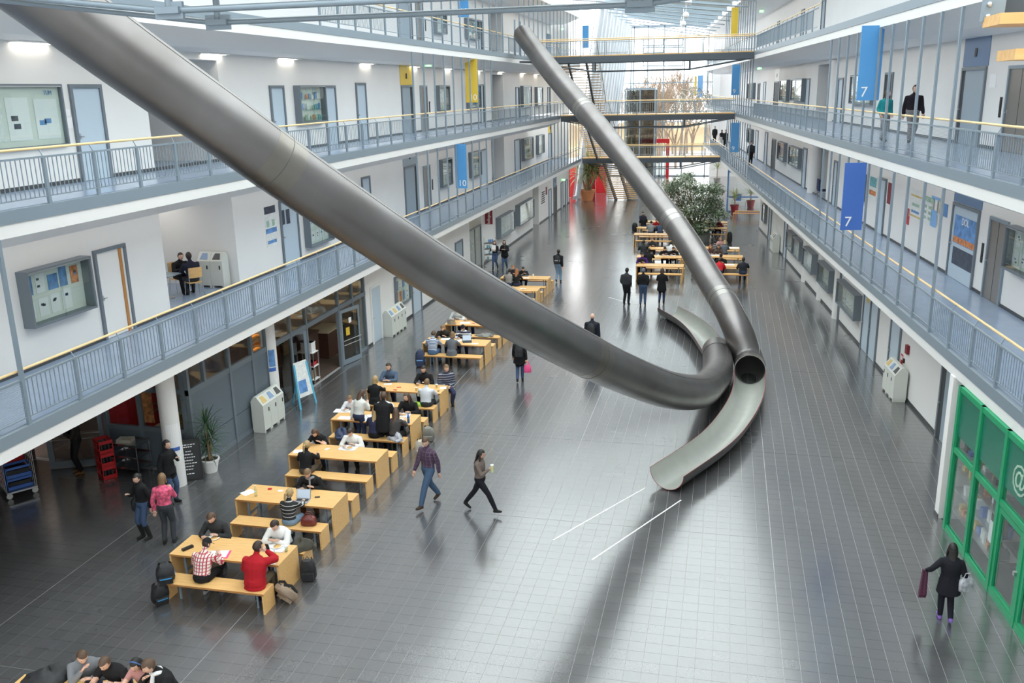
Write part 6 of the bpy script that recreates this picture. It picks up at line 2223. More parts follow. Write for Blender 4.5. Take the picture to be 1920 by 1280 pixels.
# wheeled shelf in the cafe doorway
p = LW(28.0, 1.5, 0)
ws = empty('wheeled_shelf', p, 0, 'small white wheeled shelf with boxes just inside the open cafe door', 'shelf')
for x in (-0.3, 0.3):
    for y in (-0.2, 0.2):
        MB().box(x - 0.015, y - 0.015, 0.06, x + 0.015, y + 0.015, 1.1).tube([(x, y, 0.03), (x, y, 0.07)], 0.03, 8).build('post', M['alu'], ws, local=True)
for z in (0.12, 0.6, 1.1):
    MB().box(-0.32, -0.22, z, 0.32, 0.22, z + 0.025).build('shelf_board', M['white'], ws, local=True)
for (x, z, m, lab, hh) in ((0.05, 1.126, 'white', 'white bucket box on top of the wheeled shelf', 0.35), (0.05, 0.626, 'red', 'red basket on the middle of the wheeled shelf', 0.14), (0.0, 0.146, 'bk_tan', 'brown carton at the bottom of the wheeled shelf', 0.34)):
    o = MB().box(-0.2, -0.16, 0, 0.2, 0.16, hh).box(-0.21, -0.17, hh - 0.03, 0.21, 0.17, hh).build('carton', M[m]); o.location = (p[0] + x, p[1], z); tag(o, lab, 'box')
# brochure rack
p = at_z(899, 497, 0)
bt_ = empty('brochure_rack', (p[0] + 0.75, p[1] - 0.3, 0), 0.5, 'grey wire brochure rack full of leaflets before the info bay', 'rack')
for x in (-0.34, 0.34):
    MB().tube([(x, 0.2, 0), (x, 0.05, 1.7)], 0.015, 6).tube([(x, -0.3, 0), (x, 0.2, 0.02)], 0.015, 6).build('upright', M['alu'], bt_, True, local=True)
rr = random.Random(9)
for j, z in enumerate((0.35, 0.68, 1.0, 1.32)):
    MB().box(-0.34, -0.12 + 0.04 * j, z, 0.34, 0.1, z + 0.02).box(-0.34, -0.13 + 0.04 * j, z, 0.34, -0.12 + 0.04 * j, z + 0.1).build('tier', M['alu'], bt_, local=True)
    for k in range(6):
        o = MB().box(-0.31 + k * 0.107, -0.08 + 0.04 * j, z + 0.02, -0.22 + k * 0.107, -0.05 + 0.04 * j, z + 0.25).build('leaflet', M[rr.choice(['paper', 'poster_b', 'paper', 'poster_w', 'poster_t'])], bt_, local=True)
# chairs and table in the niche of the lowest left gallery
def niche_chair(x, y, rz, label):
    c = empty('stacking_chair', (x, y, LEV[1]), rz, label, 'chair', 'beech stacking chairs in the niche')
    MB().box(-0.21, -0.2, 0.43, 0.21, 0.22, 0.45).build('seat', M['beech'], c, local=True)
    b = MB()
    for k in range(6):
        a0, a1 = -0.2 + k * 0.4 / 6, -0.2 + (k + 1) * 0.4 / 6
        y0, y1 = -0.21 - 0.03 * (1 - (a0 / 0.2) ** 2), -0.21 - 0.03 * (1 - (a1 / 0.2) ** 2)
        b.hexa([(a0, y0, 0.6), (a1, y1, 0.6), (a1, y1 - 0.014, 0.6), (a0, y0 - 0.014, 0.6), (a0, y0 - 0.05, 0.92), (a1, y1 - 0.05, 0.92), (a1, y1 - 0.064, 0.92), (a0, y0 - 0.064, 0.92)])
    b.build('backrest', M['beech'], c, local=True)
    for s in (-1, 1):
        MB().tube([(s * 0.2, 0.2, 0.43), (s * 0.22, 0.22, 0)], 0.011, 6).build('leg', M['chrome'], c, local=True)
        MB().tube([(s * 0.2, -0.25, 0.9), (s * 0.2, -0.2, 0.43), (s * 0.22, -0.24, 0)], 0.011, 6).build('leg', M['chrome'], c, local=True)
    return c


nc = at_z(330, 562, LEV[1])
niche_chair(-15.75, 24.15, 0.9, 'beech stacking chair with its back to the hall in the niche')
niche_chair(-16.55, 24.6, -2.1, 'beech stacking chair deeper in the niche')
ntb = empty('cafe_table', (-16.45, 23.7, LEV[1]), 0, 'small grey table in the niche of the lowest left gallery', 'table')
MB().box(-0.4, -0.35, 0.71, 0.4, 0.35, 0.74).build('table_top', M['steel'], ntb, local=True)
MB().tube([(0, 0, 0.02), (0, 0, 0.71)], 0.03, 8).build('leg', M['alu'], ntb, local=True)
MB().lathe([(0.25, 0), (0.25, 0.02), (0.03, 0.04)], (0, 0, 0), 16).build('foot', M['alu'], ntb, local=True)
# ================================================================== people
CL = {}


def cloth(c, kind='plain'):
    key = (tuple(c), kind)
    if key not in CL:
        m = mat('cloth', tuple(c), 0.88, bump=0.55, bscale=9.0, spec=0.25)
        CL[key] = m
    return CL[key]


def skin_mat(t):
    return {'a': SK[0], 'b': SK[1], 'c': SK[2]}[t]


SK = [mat('skin_light', (0.62, 0.36, 0.26), 0.5), mat('skin_fair', (0.70, 0.44, 0.33), 0.5), mat('skin_tan', (0.45, 0.26, 0.17), 0.5)]
EYE = mat('eye', (0.03, 0.02, 0.02), 0.3)
LIP = mat('lips', (0.45, 0.15, 0.13), 0.5)
HAIRC = {'black': (0.012, 0.010, 0.010), 'dark': (0.035, 0.022, 0.016), 'brown': (0.09, 0.05, 0.03), 'light': (0.20, 0.12, 0.06), 'blond': (0.42, 0.29, 0.14), 'red': (0.35, 0.13, 0.04), 'grey': (0.25, 0.24, 0.23)}
HM = {k: mat('hair_' + k, v, 0.55, noise=0.3, nscale=60) for k, v in HAIRC.items()}
PLAID_RED = plaid('plaid_shirt_red', (0.75, 0.70, 0.66), (0.42, 0.03, 0.05), (0.45, 0.04, 0.07), 0.062, 0.34)
PLAID_NAVY = plaid('plaid_shirt_navy', (0.06, 0.035, 0.07), (0.16, 0.10, 0.14), (0.14, 0.09, 0.14), 0.09, 0.14)
STR_BLACK = stripes('striped_black_white', (0.02, 0.02, 0.022), (0.55, 0.55, 0.55), 0.085, 0.82)
STR_NAVY = stripes('striped_navy_white', (0.70, 0.70, 0.72), (0.03, 0.03, 0.08), 0.11, 0.45)
STR_BLUE = stripes('striped_white_blue', (0.62, 0.66, 0.72), (0.07, 0.11, 0.22), 0.05, 0.5)
STR_DIM = stripes('striped_navy_grey', (0.035, 0.04, 0.07), (0.30, 0.31, 0.35), 0.08, 0.75)
FLOWER = mat('pink_flower_blouse', (0.68, 0.10, 0.19), 0.8, noise=0.55, nscale=16)


def unit(v):
    v = np.array(v, float)
    return v / (np.linalg.norm(v) + 1e-9)


def ik(a, c, l1, l2, pole):
    """middle joint of a two-bone limb from a to c bending towards pole; returns joint and reachable end"""
    a, c = np.array(a, float), np.array(c, float)
    d = c - a
    L = np.linalg.norm(d)
    mx = (l1 + l2) * 0.995
    if L > mx:
        c = a + d / L * mx; d = c - a; L = mx
    t = d / L
    x = (l1 * l1 - l2 * l2 + L * L) / (2 * L)
    h = math.sqrt(max(l1 * l1 - x * x, 0))
    p = np.array(pole, float); p = p - t * (p @ t)
    p = unit(p)
    return a + t * x + p * h, c


def etube(mb, pts, rx, ry, lat, n=12):
    """closed elliptical tube; lat is the sideways axis"""
    P = [np.array(p, float) for p in pts]
    rows = []
    for i, p in enumerate(P):
        t = unit(P[min(i + 1, len(P) - 1)] - P[max(i - 1, 0)])
        a = unit(lat - t * (np.array(lat) @ t)); b = np.cross(t, a)
        rows.append([p + a * rx[i] * math.cos(2 * PI * k / n) + b * ry[i] * math.sin(2 * PI * k / n) for k in range(n)])
    t0, t1 = unit(P[0] - P[1]), unit(P[-1] - P[-2])
    pts_ = [P[0] + t0 * min(rx[0], ry[0]) * 0.6] + [q for r in rows for q in r] + [P[-1] + t1 * min(rx[-1], ry[-1]) * 0.6]
    fs = []
    for k in range(n):
        fs.append((0, 1 + (k + 1) % n, 1 + k))
    for i in range(len(P) - 1):
        for k in range(n):
            fs.append((1 + i * n + k, 1 + i * n + (k + 1) % n, 1 + (i + 1) * n + (k + 1) % n, 1 + (i + 1) * n + k))
    last = len(pts_) - 1
    o = 1 + (len(P) - 1) * n
    for k in range(n):
        fs.append((last, o + k, o + (k + 1) % n))
    mb._add(pts_, fs)


def hand_mesh(mb, w, d, side, k=1.0, curl=0.5, mi=0):
    """palm, four unequal bent fingers and a thumb, from wrist w along d"""
    mb.cur = mi
    d = unit(d)
    up = np.array([0, 0, 1.0]) if abs(d[2]) < 0.8 else np.array([0, 1.0, 0])
    lat = unit(np.cross(d, up)) * side           # towards the little finger is +lat
    nrm = unit(np.cross(lat, d)) * side           # back of the hand
    if nrm @ up < 0:
        nrm = -nrm
    P = lambda a, b, c: np.array(w) + d * a * k + lat * b * k + nrm * c * k
    mb.hexa([P(-0.01, -.026, -.015), P(-0.01, .026, -.015), P(-0.01, .026, .015), P(-0.01, -.026, .015),
             P(.09, -.04, -.012), P(.09, .04, -.012), P(.09, .04, .013), P(.09, -.04, .013)])
    for j, (b, L) in enumerate(((-.031, .072), (-.0105, .082), (.0105, .076), (.031, .058))):
        p0 = P(.082, b, 0); p1 = P(.09 + L * .5, b * 1.1, -curl * .02); p2 = P(.09 + L * (1 - .25 * curl), b * 1.1, -curl * .055)
        mb.tube([p0, p1, p2], [.0098 * k, .009 * k, .007 * k], 5)
    mb.tube([P(.02, -.03, -.004), P(.055, -.058, -.012), P(.088, -.062 + .02 * curl, -.02)], [.012 * k, .0105 * k, .008 * k], 5)


def head_grid(nl=18, nm=12):
    pts = []
    for i in range(nm + 1):
        th = PI * i / nm
        for j in range(nl):
            ph = 2 * PI * j / nl
            pts.append((math.sin(th) * math.sin(ph), math.sin(th) * math.cos(ph), math.cos(th)))   # x right, y front, z up
    fs = []
    for i in range(nm):
        for j in range(nl):
            fs.append((i * nl + j, (i + 1) * nl + j, (i + 1) * nl + (j + 1) % nl, i * nl + (j + 1) % nl))
    return np.array(pts), fs


HG, HF = head_grid()


def head_shape(g, grow=0.0):
    x, y, z = g[:, 0].copy(), g[:, 1].copy(), g[:, 2].copy()
    low = np.clip(-z, 0, 1)
    X = x * (0.077 + grow) * (1 - 0.30 * low ** 1.4)
    Y = y * (0.097 + grow)
    Y = np.where(y < 0, Y * (1 - 0.45 * low), Y * (1 - 0.10 * low)) + 0.012 * low
    Z = z * (0.118 + grow)
    if grow == 0:
        front = np.clip(y, 0, 1)
        nose = np.exp(-((x / 0.20) ** 2 + ((z + 0.10) / 0.20) ** 2)) * front ** 2
        Y = Y + 0.026 * nose
        brow = np.exp(-((z - 0.26) / 0.1) ** 2) * front ** 2
        Y = Y + 0.006 * brow
    return np.stack([X, Y, Z], 1)


PEOPLE = []


def person(label, loc, face, pose='stand', H=1.74, fem=False, top=(0.02, 0.02, 0.022), legs=(0.03, 0.04, 0.08), shoe=(0.02, 0.02, 0.02),
           hair='brown', style='short', skin='b', lean=0.0, arms='rest', look=(0, 0), coat=0.0, sleeves=1.0, bulk=1.0, hat=None, stride=0.6,
           z0=0.0, vox=None, collar=None, skirt=None, boots=0.0, scarf=None, topm=None, hairband=None, phase=1, dress=None):
    """face: heading in radians of the way the person looks (0 = +y, away from the camera)"""
    k = H / 1.75
    loc = np.array(loc, float)
    sx = 1.0
    B = MB()
    caps = []                                      # (region, a, b, radius) for material picking
    hip_z = 0.93 * k if pose in ('stand', 'walk') else 0.45 + 0.085 * k
    ped = 0.0
    lat = np.array([1.0, 0, 0])
    # spine
    th = math.radians(lean)
    sp = []
    p = np.array([0, 0, hip_z])
    steps = [(-0.07, 0), (0.0, 0.3), (0.15, 0.8), (0.30, 1.05), (0.42, 1.15), (0.485, 1.1), (0.53, 1.0)]
    prev = -0.07
    cur = p + np.array([0, 0, -0.07 * k])
    for (h, w) in steps:
        a = th * w
        cur = cur + np.array([0, math.sin(a), math.cos(a)]) * (h - prev) * k
        prev = h
        sp.append(cur.copy())
    sw = (0.168 if fem else 0.198) * k
    t = 0.0 if bulk == 1 else (bulk - 1) * 0.12
    rx = [0.16, 0.188 if fem else 0.182, 0.155 if fem else 0.178, 0.175 if fem else 0.200, sw / k + 0.018, 0.135, 0.066]
    ry = [0.12, 0.142, 0.125, 0.148, 0.132, 0.098, 0.062]
    rx = [(r + t) * k for r in rx]; ry = [(r + t) * k for r in ry]
    etube(B, sp, rx, ry, lat, 14)
    caps.append(('top', sp[2] if not coat else sp[1], sp[5], 0.15 * k))
    caps.append(('legs', sp[0], sp[1] * 0.75 + sp[2] * 0.25, 0.13 * k))
    neck0, up = sp[5], unit(sp[6] - sp[5])
    # head
    yaw, pit = math.radians(look[0]), math.radians(look[1])
    fwd = np.array([math.sin(yaw) * math.cos(pit), math.cos(yaw) * math.cos(pit), math.sin(pit)])
    hc = sp[6] + up * 0.10 * k + np.array([0, 0.03 * k, 0.045 * k]) + fwd * 0.02 * k
    hx = unit(np.cross(fwd, (0, 0, 1.0))); hz = np.cross(hx, fwd)
    HR = np.stack([hx, fwd, hz], 1) * k
    # legs
    feet = []
    hipj = [np.array([s * 0.088 * k, 0, hip_z - 0.01 * k]) for s in (-1, 1)]
    for i, s in enumerate((-1, 1)):
        if pose == 'stand':
            an = np.array([s * 0.10 * k, 0.02 * s * phase, 0.085 * k]); pole = (0, 1, 0); pitch = 0
        elif pose == 'walk':
            f = s * phase
            an = np.array([s * 0.075 * k, f * stride * 0.48 * k, (0.085 if f > 0 else 0.15) * k]); pole = (0, 1, 0); pitch = 0.15 if f > 0 else -0.65
        else:
            an = np.array([s * 0.12 * k, (0.36 + 0.10 * s * phase) * k, 0.085 * k]); pole = (s * 0.15, 1, 0.9); pitch = 0
        kn, an = ik(hipj[i], an, 0.435 * k, 0.43 * k, pole)
        sitt = pose == 'sit'
        lr = 1.12 + (0.1 if not fem else 0.0)
        etube(B, [hipj[i], hipj[i] * .5 + kn * .5, kn], [0.092 * k * lr, 0.08 * k * lr, 0.062 * k * lr], [0.092 * k * lr, 0.08 * k * lr, 0.062 * k * lr], lat, 10)
        etube(B, [kn, kn * .6 + an * .4, an], [0.062 * k * lr, 0.06 * k * lr, 0.046 * k * lr], [0.062 * k * lr, 0.062 * k * lr, 0.048 * k * lr], lat, 10)
        caps.append(('legs', hipj[i], kn, 0.08 * k)); 
        if boots:
            m = an + (kn - an) * boots
            caps.append(('legs', kn, m, 0.06 * k)); caps.append(('shoe', m, an, 0.05 * k))
        else:
            caps.append(('legs', kn, an + (kn - an) * 0.12, 0.055 * k))
        c, q = math.cos(pitch), math.sin(pitch)
        heel = an + np.array([0, -0.05 * c, -0.045 + -0.05 * q]) * k
        toe = an + np.array([s * 0.015, 0.17 * c, -0.055 + 0.17 * q]) * k
        if toe[2] < 0.03 * k: toe[2] = 0.032 * k
        etube(B, [heel, an * 0.4 + (heel + toe) * 0.3 + np.array([0, 0, -0.015 * k]), toe], [0.040 * k, 0.045 * k, 0.036 * k], [0.040 * k, 0.046 * k, 0.030 * k], lat, 10)
        caps.append(('shoe', heel, toe, 0.045 * k))
    # arms
    sj = [sp[4] + np.array([s * (sw - 0.005 * k), 0, 0.015 * k]) for s in (-1, 1)]
    tb = {'rest': None}
    hands = []
    for i, s in enumerate((-1, 1)):
        l1, l2 = 0.285 * k, 0.25 * k
        pole = (s * 0.8, -0.6, -0.6)
        if arms == 'rest':
            if pose == 'walk':
                w = np.array([s * 0.25 * k, -s * phase * 0.16 * k + 0.06, hip_z - 0.08 * k]); pole = (s * .3, -1, 0)
            elif pose == 'stand':
                w = np.array([s * 0.25 * k, 0.05, hip_z - 0.09 * k]); pole = (s * .3, -1, 0)
            else:
                w = np.array([s * 0.14 * k, 0.36, 0.68])
        elif arms == 'pockets':
            w = np.array([s * 0.19 * k, 0.09, hip_z + 0.0]); pole = (s * .35, -1, 0)
        elif arms == 'table':
            w = np.array([s * 0.14 * k, 0.44 + 0.06 * s * phase, 0.80])
        elif arms == 'cross':
            w = np.array([s * 0.03, 0.44, 0.83]); pole = (s, -.2, -.3)
        elif arms == 'chin':
            w = (hc + np.array([0.03, 0.10 * k, -0.19 * k])) if s == phase else np.array([s * 0.10, 0.44, 0.80]); pole = (s * .6, .3, -1)
        elif arms == 'phone':
            w = (sp[5] + np.array([s * 0.10, 0.25, 0.03])) if s == phase else np.array([s * 0.14, 0.36, 0.78])
        elif arms == 'hold':
            w = (sp[3] + np.array([s * 0.08, 0.27, 0.02])) if s == phase else (np.array([s * 0.24 * k, -0.04, hip_z - 0.08 * k]) if pose != 'sit' else np.array([s * .14, .4, .8])); pole = (s * .6, -.6, -.6)
        elif arms == 'both':
            w = sp[3] + np.array([s * 0.09, 0.27, -0.02]); pole = (s * .7, -.5, -.6)
        elif arms == 'out':
            w = np.array([s * 0.42 * k, 0.12, hip_z + 0.10]) if s == phase else np.array([s * 0.24 * k, 0.05, hip_z - 0.06])
        elif arms == 'lap':
            w = np.array([s * 0.07, 0.26, 0.66])
        el, w = ik(sj[i], w, l1, l2, pole)
        ar = (1.22 if not fem else 1.08) + (bulk - 1) * 0.7
        etube(B, [sj[i] - (el - sj[i]) * 0.06, sj[i] * .5 + el * .5, el], [0.060 * k * ar, 0.055 * k * ar, 0.047 * k * ar], [0.060 * k * ar, 0.055 * k * ar, 0.047 * k * ar], (0, 1, 0.01), 10)
        etube(B, [el, el * .5 + w * .5, w], [0.047 * k * ar, 0.045 * k * ar, 0.034 * k * ar], [0.047 * k * ar, 0.045 * k * ar, 0.034 * k * ar], (0, 1, 0.01), 10)
        cut = el if sleeves > 0.4 else sj[i] * 0.35 + el * 0.65
        caps.append(('top', sj[i], cut, 0.055 * k))
        if sleeves <= 0.4:
            caps.append(('skin', cut, w, 0.045 * k))
        else:
            caps.append(('top', el, w, 0.042 * k))
        hands.append((w, unit(w - el), s))
    # coat skirt / dress
    hem = max(coat, skirt or 0)
    if hem:
        if pose != 'sit':
            zz = [hip_z + 0.16 * k, hip_z, hip_z - hem * 0.5, hip_z - hem]
            fl = [0.15, 0.185, 0.20, 0.215]
            etube(B, [np.array([0, 0, z]) for z in zz], [(f + t) * k for f in fl], [(f * 0.78 + t) * k for f in fl], lat, 14)
            caps.append(('coat', np.array([0, 0, hip_z + 0.1 * k]), np.array([0, 0, hip_z - hem + 0.02]), 0.2 * k))
        else:
            etube(B, [np.array([0, -0.02, hip_z + 0.12 * k]), np.array([0, 0.0, hip_z - 0.02]), np.array([0, 0.0, hip_z - 0.075 * k])], [0.16 * k, 0.20 * k, 0.22 * k], [0.13 * k, 0.16 * k, 0.17 * k], lat, 14)
            caps.append(('coat', np.array([0, 0, hip_z + 0.1 * k]), np.array([0, 0, hip_z - 0.06]), 0.2 * k))
    # neck goes into the same surface
    etube(B, [neck0 - up * 0.03 * k, neck0 + up * 0.05 * k, hc - hz * 0.06 * k - fwd * 0.01 * k], [0.062 * k, 0.056 * k, 0.054 * k], [0.060 * k, 0.056 * k, 0.056 * k], lat, 10)
    caps.append(('skin', sp[6] + up * 0.0, hc, 0.05 * k))
    dist = math.hypot(loc[0], loc[1])
    v = vox or (0.0165 if dist < 24 else 0.022 if dist < 40 else 0.03)
    # extras appended after the surface is grown: head, face, hands
    X = MB()
    X.cur = 0
    hp = head_shape(HG) @ HR.T + hc
    X._add(hp, HF)
    hl = lambda x, y, z: hc + HR @ np.array([x, y, z])
    for s in (-1, 1):
        X.ball(hl(s * 0.076, -0.008, -0.005), 0.012 * k, 0.020 * k, 0.030 * k, 6, 5)
    X.cur = 1
    for s in (-1, 1):
        X.ball(hl(s * 0.030, 0.083, 0.014), 0.012 * k, 0.012 * k, 0.008 * k, 6, 4)
    X.cur = 2
    a = [hl(-0.022, 0.089, -0.062), hl(0.022, 0.089, -0.062), hl(0.022, 0.080, -0.070), hl(-0.022, 0.080, -0.070), hl(-0.018, 0.095, -0.060), hl(0.018, 0.095, -0.060), hl(0.018, 0.092, -0.070), hl(-0.018, 0.092, -0.070)]
    X.hexa(a)
    for (w, d, s) in hands:
        hand_mesh(X, w, d, s, k * (0.92 if fem else 1.0), 0.7 if arms in ('rest', 'hold', 'phone', 'chin', 'both') else 0.45, 0)
    PEOPLE.append(dict(label=label, loc=(loc[0], loc[1], z0), face=face, B=B, X=X, caps=caps, vox=v, k=k,
                       mats=dict(top=topm or cloth(top), legs=cloth(legs), shoe=cloth(shoe), skin=skin_mat(skin), coat=cloth(dress) if dress else (topm or cloth(top)) if coat else cloth(skirt_c(skirt, top))),
                       hair=hair, style=style, hc=hc, HR=HR, hat=hat, sp=sp, fem=fem, scarf=scarf, hairband=hairband, up=up, fwd=fwd, hands=hands))
    return PEOPLE[-1]


def skirt_c(s, top):
    return top


def hair_shell(P, grow, test):
    mb = MB()
    g = HG
    pts = head_shape(g, grow) @ P['HR'].T + P['hc']
    keep = [f for f in HF if test(g[list(f)].mean(0))]
    used_ = sorted({i for f in keep for i in f})
    ix = {i: n for n, i in enumerate(used_)}
    mb._add([pts[i] for i in used_], [[ix[i] for i in f] for f in keep])
    return mb


def finish_people():
    tmp = []
    for P in PEOPLE:
        me = bpy.data.meshes.new('figure')
        me.from_pydata(P['B'].v, [], P['B'].f)
        o = bpy.data.objects.new('figure', me)
        COL.objects.link(o)
        m = o.modifiers.new('r', 'REMESH'); m.mode = 'VOXEL'; m.voxel_size = P['vox']; m.adaptivity = 0
        s = o.modifiers.new('s', 'SMOOTH'); s.factor = 0.5; s.iterations = 3
        tmp.append(o)
    dg = bpy.context.evaluated_depsgraph_get()
    for P, o in zip(PEOPLE, tmp):
        ev = o.evaluated_get(dg)
        m0 = ev.to_mesh()
        n = len(m0.vertices)
        co = np.empty(n * 3); m0.vertices.foreach_get('co', co); co = co.reshape(-1, 3)
        faces = [tuple(p.vertices) for p in m0.polygons]
        ev.to_mesh_clear()
        fc = np.array([co[list(f)].mean(0) for f in faces])
        regs = ['skin', 'top', 'legs', 'shoe', 'coat']
        best = np.full(len(fc), 1e9); ri = np.zeros(len(fc), int)
        for (reg, a, b, rad) in P['caps']:
            a, b = np.array(a), np.array(b)
            ab = b - a
            t = np.clip(((fc - a) @ ab) / (ab @ ab + 1e-9), 0, 1)
            d = np.linalg.norm(fc - (a + t[:, None] * ab), axis=1) - rad
            m = d < best
            best[m] = d[m]; ri[m] = regs.index(reg)
        mats = [P['mats']['skin'], P['mats']['top'], P['mats']['legs'], P['mats']['shoe'], P['mats']['coat'], EYE, LIP]
        V = [tuple(c) for c in co] + list(P['X'].v)
        Fx = [[i + n for i in f] for f in P['X'].f]
        mi = list(ri) + [(0, 5, 6)[i] for i in P['X'].mi]
        me = bpy.data.meshes.new('person')
        me.from_pydata(V, [], [list(f) for f in faces] + Fx)
        for m in mats:
            me.materials.append(m)
        me.polygons.foreach_set('material_index', mi)
        me.polygons.foreach_set('use_smooth', [True] * len(me.polygons))
        me.update()
        ob = bpy.data.objects.new('person', me)
        COL.objects.link(ob)
        ob.location = P['loc']; ob.rotation_euler = (0, 0, P['face'])
        tag(ob, P['label'], 'person', 'people in the hall')
        P['obj'] = ob
        # hair and head gear
        st, k = P['style'], P['k']
        H_ = HM[P['hair']]
        hl = lambda x, y, z: P['hc'] + P['HR'] @ np.array([x, y, z])

        def short(g):
            x, y, z = g
            return z > 0.50 + 0.12 * y if y > 0.25 else (z > 0.05 if y > -0.15 else z > -0.55)

        def longt(g):
            x, y, z = g
            return z > 0.55 if y > 0.45 else (z > -0.75 if y < 0.1 else z > -0.2 + 0.8 * (y - .1))
        if st == 'bald':
            pass
        elif P['hat'] and st == 'beanie':
            hair_shell(P, 0.014, lambda g: g[2] > (0.28 if g[1] > 0 else -0.2)).build('knit_hat', cloth(P['hat']), ob, True, local=True)
            hair_shell(P, 0.008, lambda g: g[2] > -0.45 and g[1] < -0.1).build('hair', H_, ob, True, local=True)
        elif P['hat'] and st == 'cap':
            c = hair_shell(P, 0.014, lambda g: g[2] > 0.3).build('cap', cloth(P['hat']), ob, True, local=True)
            MB().hexa([hl(-.06, .09, .035), hl(.06, .09, .035), hl(.05, .165, .02), hl(-.05, .165, .02), hl(-.06, .09, .042), hl(.06, .09, .042), hl(.05, .165, .026), hl(-.05, .165, .026)]).build('visor', cloth(P['hat']), ob, local=True)
            hair_shell(P, 0.008, lambda g: g[2] > -0.6 and g[1] < 0.1).build('hair', H_, ob, True, local=True)
        else:
            mb = hair_shell(P, 0.013, longt if st in ('long', 'pony', 'bob') else short)
            if st == 'long':
                a = hl(0, -.07, 0.0); b = hl(0, -.085, -.13); c = P['sp'][4] + np.array([0, -.125 * k, -.02])
                etube(mb, [a, b, c], [.075 * k, .085 * k, .06 * k], [.05 * k, .045 * k, .025 * k], np.array([1.0, 0, 0]), 10)
                for s in (-1, 1):
                    mb.tube([hl(s * .072, -.01, .02), hl(s * .085, .01, -.10), hl(s * .085, .02, -.2)], [.022 * k, .028 * k, .012 * k], 7)
            elif st == 'bob':
                etube(mb, [hl(0, -.06, 0), hl(0, -.065, -.12)], [.078 * k, .08 * k], [.045 * k, .045 * k], np.array([1.0, 0, 0]), 10)
                for s in (-1, 1):
                    mb.tube([hl(s * .074, -.01, .02), hl(s * .08, .0, -.11)], [.022 * k, .024 * k], 7)
            elif st == 'pony':
                mb.tube([hl(0, -.10, .04), hl(0, -.15, .0), hl(0, -.155, -.10), hl(0, -.135, -.2)], [.02 * k, .032 * k, .028 * k, .008 * k], 8)
            mb.build('hair', H_, ob, True, local=True)
            if P['hairband']:
                MB().tube([hl(-.088, .0, .0), hl(-.068, .025, .088), hl(0, .035, .133), hl(.068, .025, .088), hl(.088, .0, .0)], .013 * k, 6).build('hairband', cloth(P['hairband']), ob, True, local=True)
        if P['scarf']:
            q = P['sp'][5] + P['up'] * 0.02
            mb = MB().tube([q + np.array([.085 * math.cos(a), .075 * math.sin(a), .01 * math.sin(3 * a)]) * k for a in np.linspace(0, 2 * PI, 13)], .032 * k, 7)
            mb.tube([q + np.array([-.03, .075, 0]) * k, q + np.array([-.05, .13, -.14]) * k, q + np.array([-.05, .15, -.32]) * k], [.03 * k, .034 * k, .03 * k], 6, squash=(1.3, .5))
            mb.build('scarf', cloth(P['scarf']), ob, True, local=True)
    for o in tmp:
        me = o.data
        bpy.data.objects.remove(o)
        bpy.data.meshes.remove(me)


BLK = (0.014, 0.014, 0.016); DKG = (0.035, 0.037, 0.04); JEAN = (0.055, 0.09, 0.17); LJEAN = (0.22, 0.32, 0.45); WHT = (0.72, 0.72, 0.71); GRY = (0.25, 0.26, 0.27)
AWAY, TO, RIGHT, LEFT = 0.0, PI, -PI / 2, PI / 2


def seat(label, u, v, table, side, **k):
    """someone on the near or far bench of a table; u, v is the pixel of the head"""
    cx, y0 = TABLES[table]
    y = y0 - 0.39 if side == 'n' else y0 + 0.85 + 0.39
    yh = y + (0.18 if side == 'n' else -0.18)
    q = at_y(u, v, yh)
    k.setdefault('lean', 18)
    k.setdefault('arms', 'table')
    k.setdefault('look', (0, -18))
    turn = k.pop('turn', 0.0)
    return person(label, (q[0], y, 0), (AWAY if side == 'n' else TO) + turn, 'sit', **k)


def stand(label, u, v, face, pose='stand', z=0.0, **k):
    q = at_z(u, v, z)
    return person(label, (q[0], q[1], 0), face, pose, z0=z, **k)


# front table
seat('person in a grey jumper leaning chin on hand at the front table', 148, 1243, 't0', 'f', top=(0.19, 0.20, 0.22), hair='brown', arms='chin', lean=26, turn=0.55, look=(-20, -25), H=1.8)
seat('person in a black polo shirt looking down at the front table', 213, 1262, 't0', 'f', top=BLK, hair='brown', sleeves=0.3, lean=26, look=(0, -30))
seat('person in pink with long black hair and a blue hairband at the front table', 262, 1248, 't0', 'f', top=(0.50, 0.25, 0.23), hair='black', style='long', fem=True, H=1.68, sleeves=0.3, lean=20, look=(0, -25), hairband=(0.08, 0.15, 0.35))
seat('person in a black cardigan with white collar, chin on hand, at the front table', 300, 1238, 't0', 'f', top=BLK, hair='brown', arms='chin', lean=24, turn=-0.35, look=(20, -30), H=1.82, scarf=(0.75, 0.75, 0.75))
# second table
seat('person in a dark jumper eating from a plate at the second table', 405, 980, 't1', 'f', top=DKG, hair='brown', lean=24, look=(0, -35), legs=BLK, H=1.82)
seat('person in a white hoodie sitting at the second table', 523, 985, 't1', 'f', top=WHT, hair='dark', lean=26, arms='cross', look=(10, -35), bulk=1.12, H=1.78)
seat('person in a red and white plaid shirt with a black cap', 380, 1022, 't1', 'n', topm=PLAID_RED, hair='dark', style='cap', hat=BLK, legs=BLK, lean=24, look=(20, -30), H=1.72, shoe=(0.3, 0.3, 0.3))
seat('person in a red jacket holding a phone at the second table', 479, 1020, 't1', 'n', top=(0.40, 0.012, 0.02), hair='dark', legs=(0.10, 0.08, 0.05), arms='phone', lean=16, look=(25, -10), bulk=1.25, coat=0.1, H=1.82)
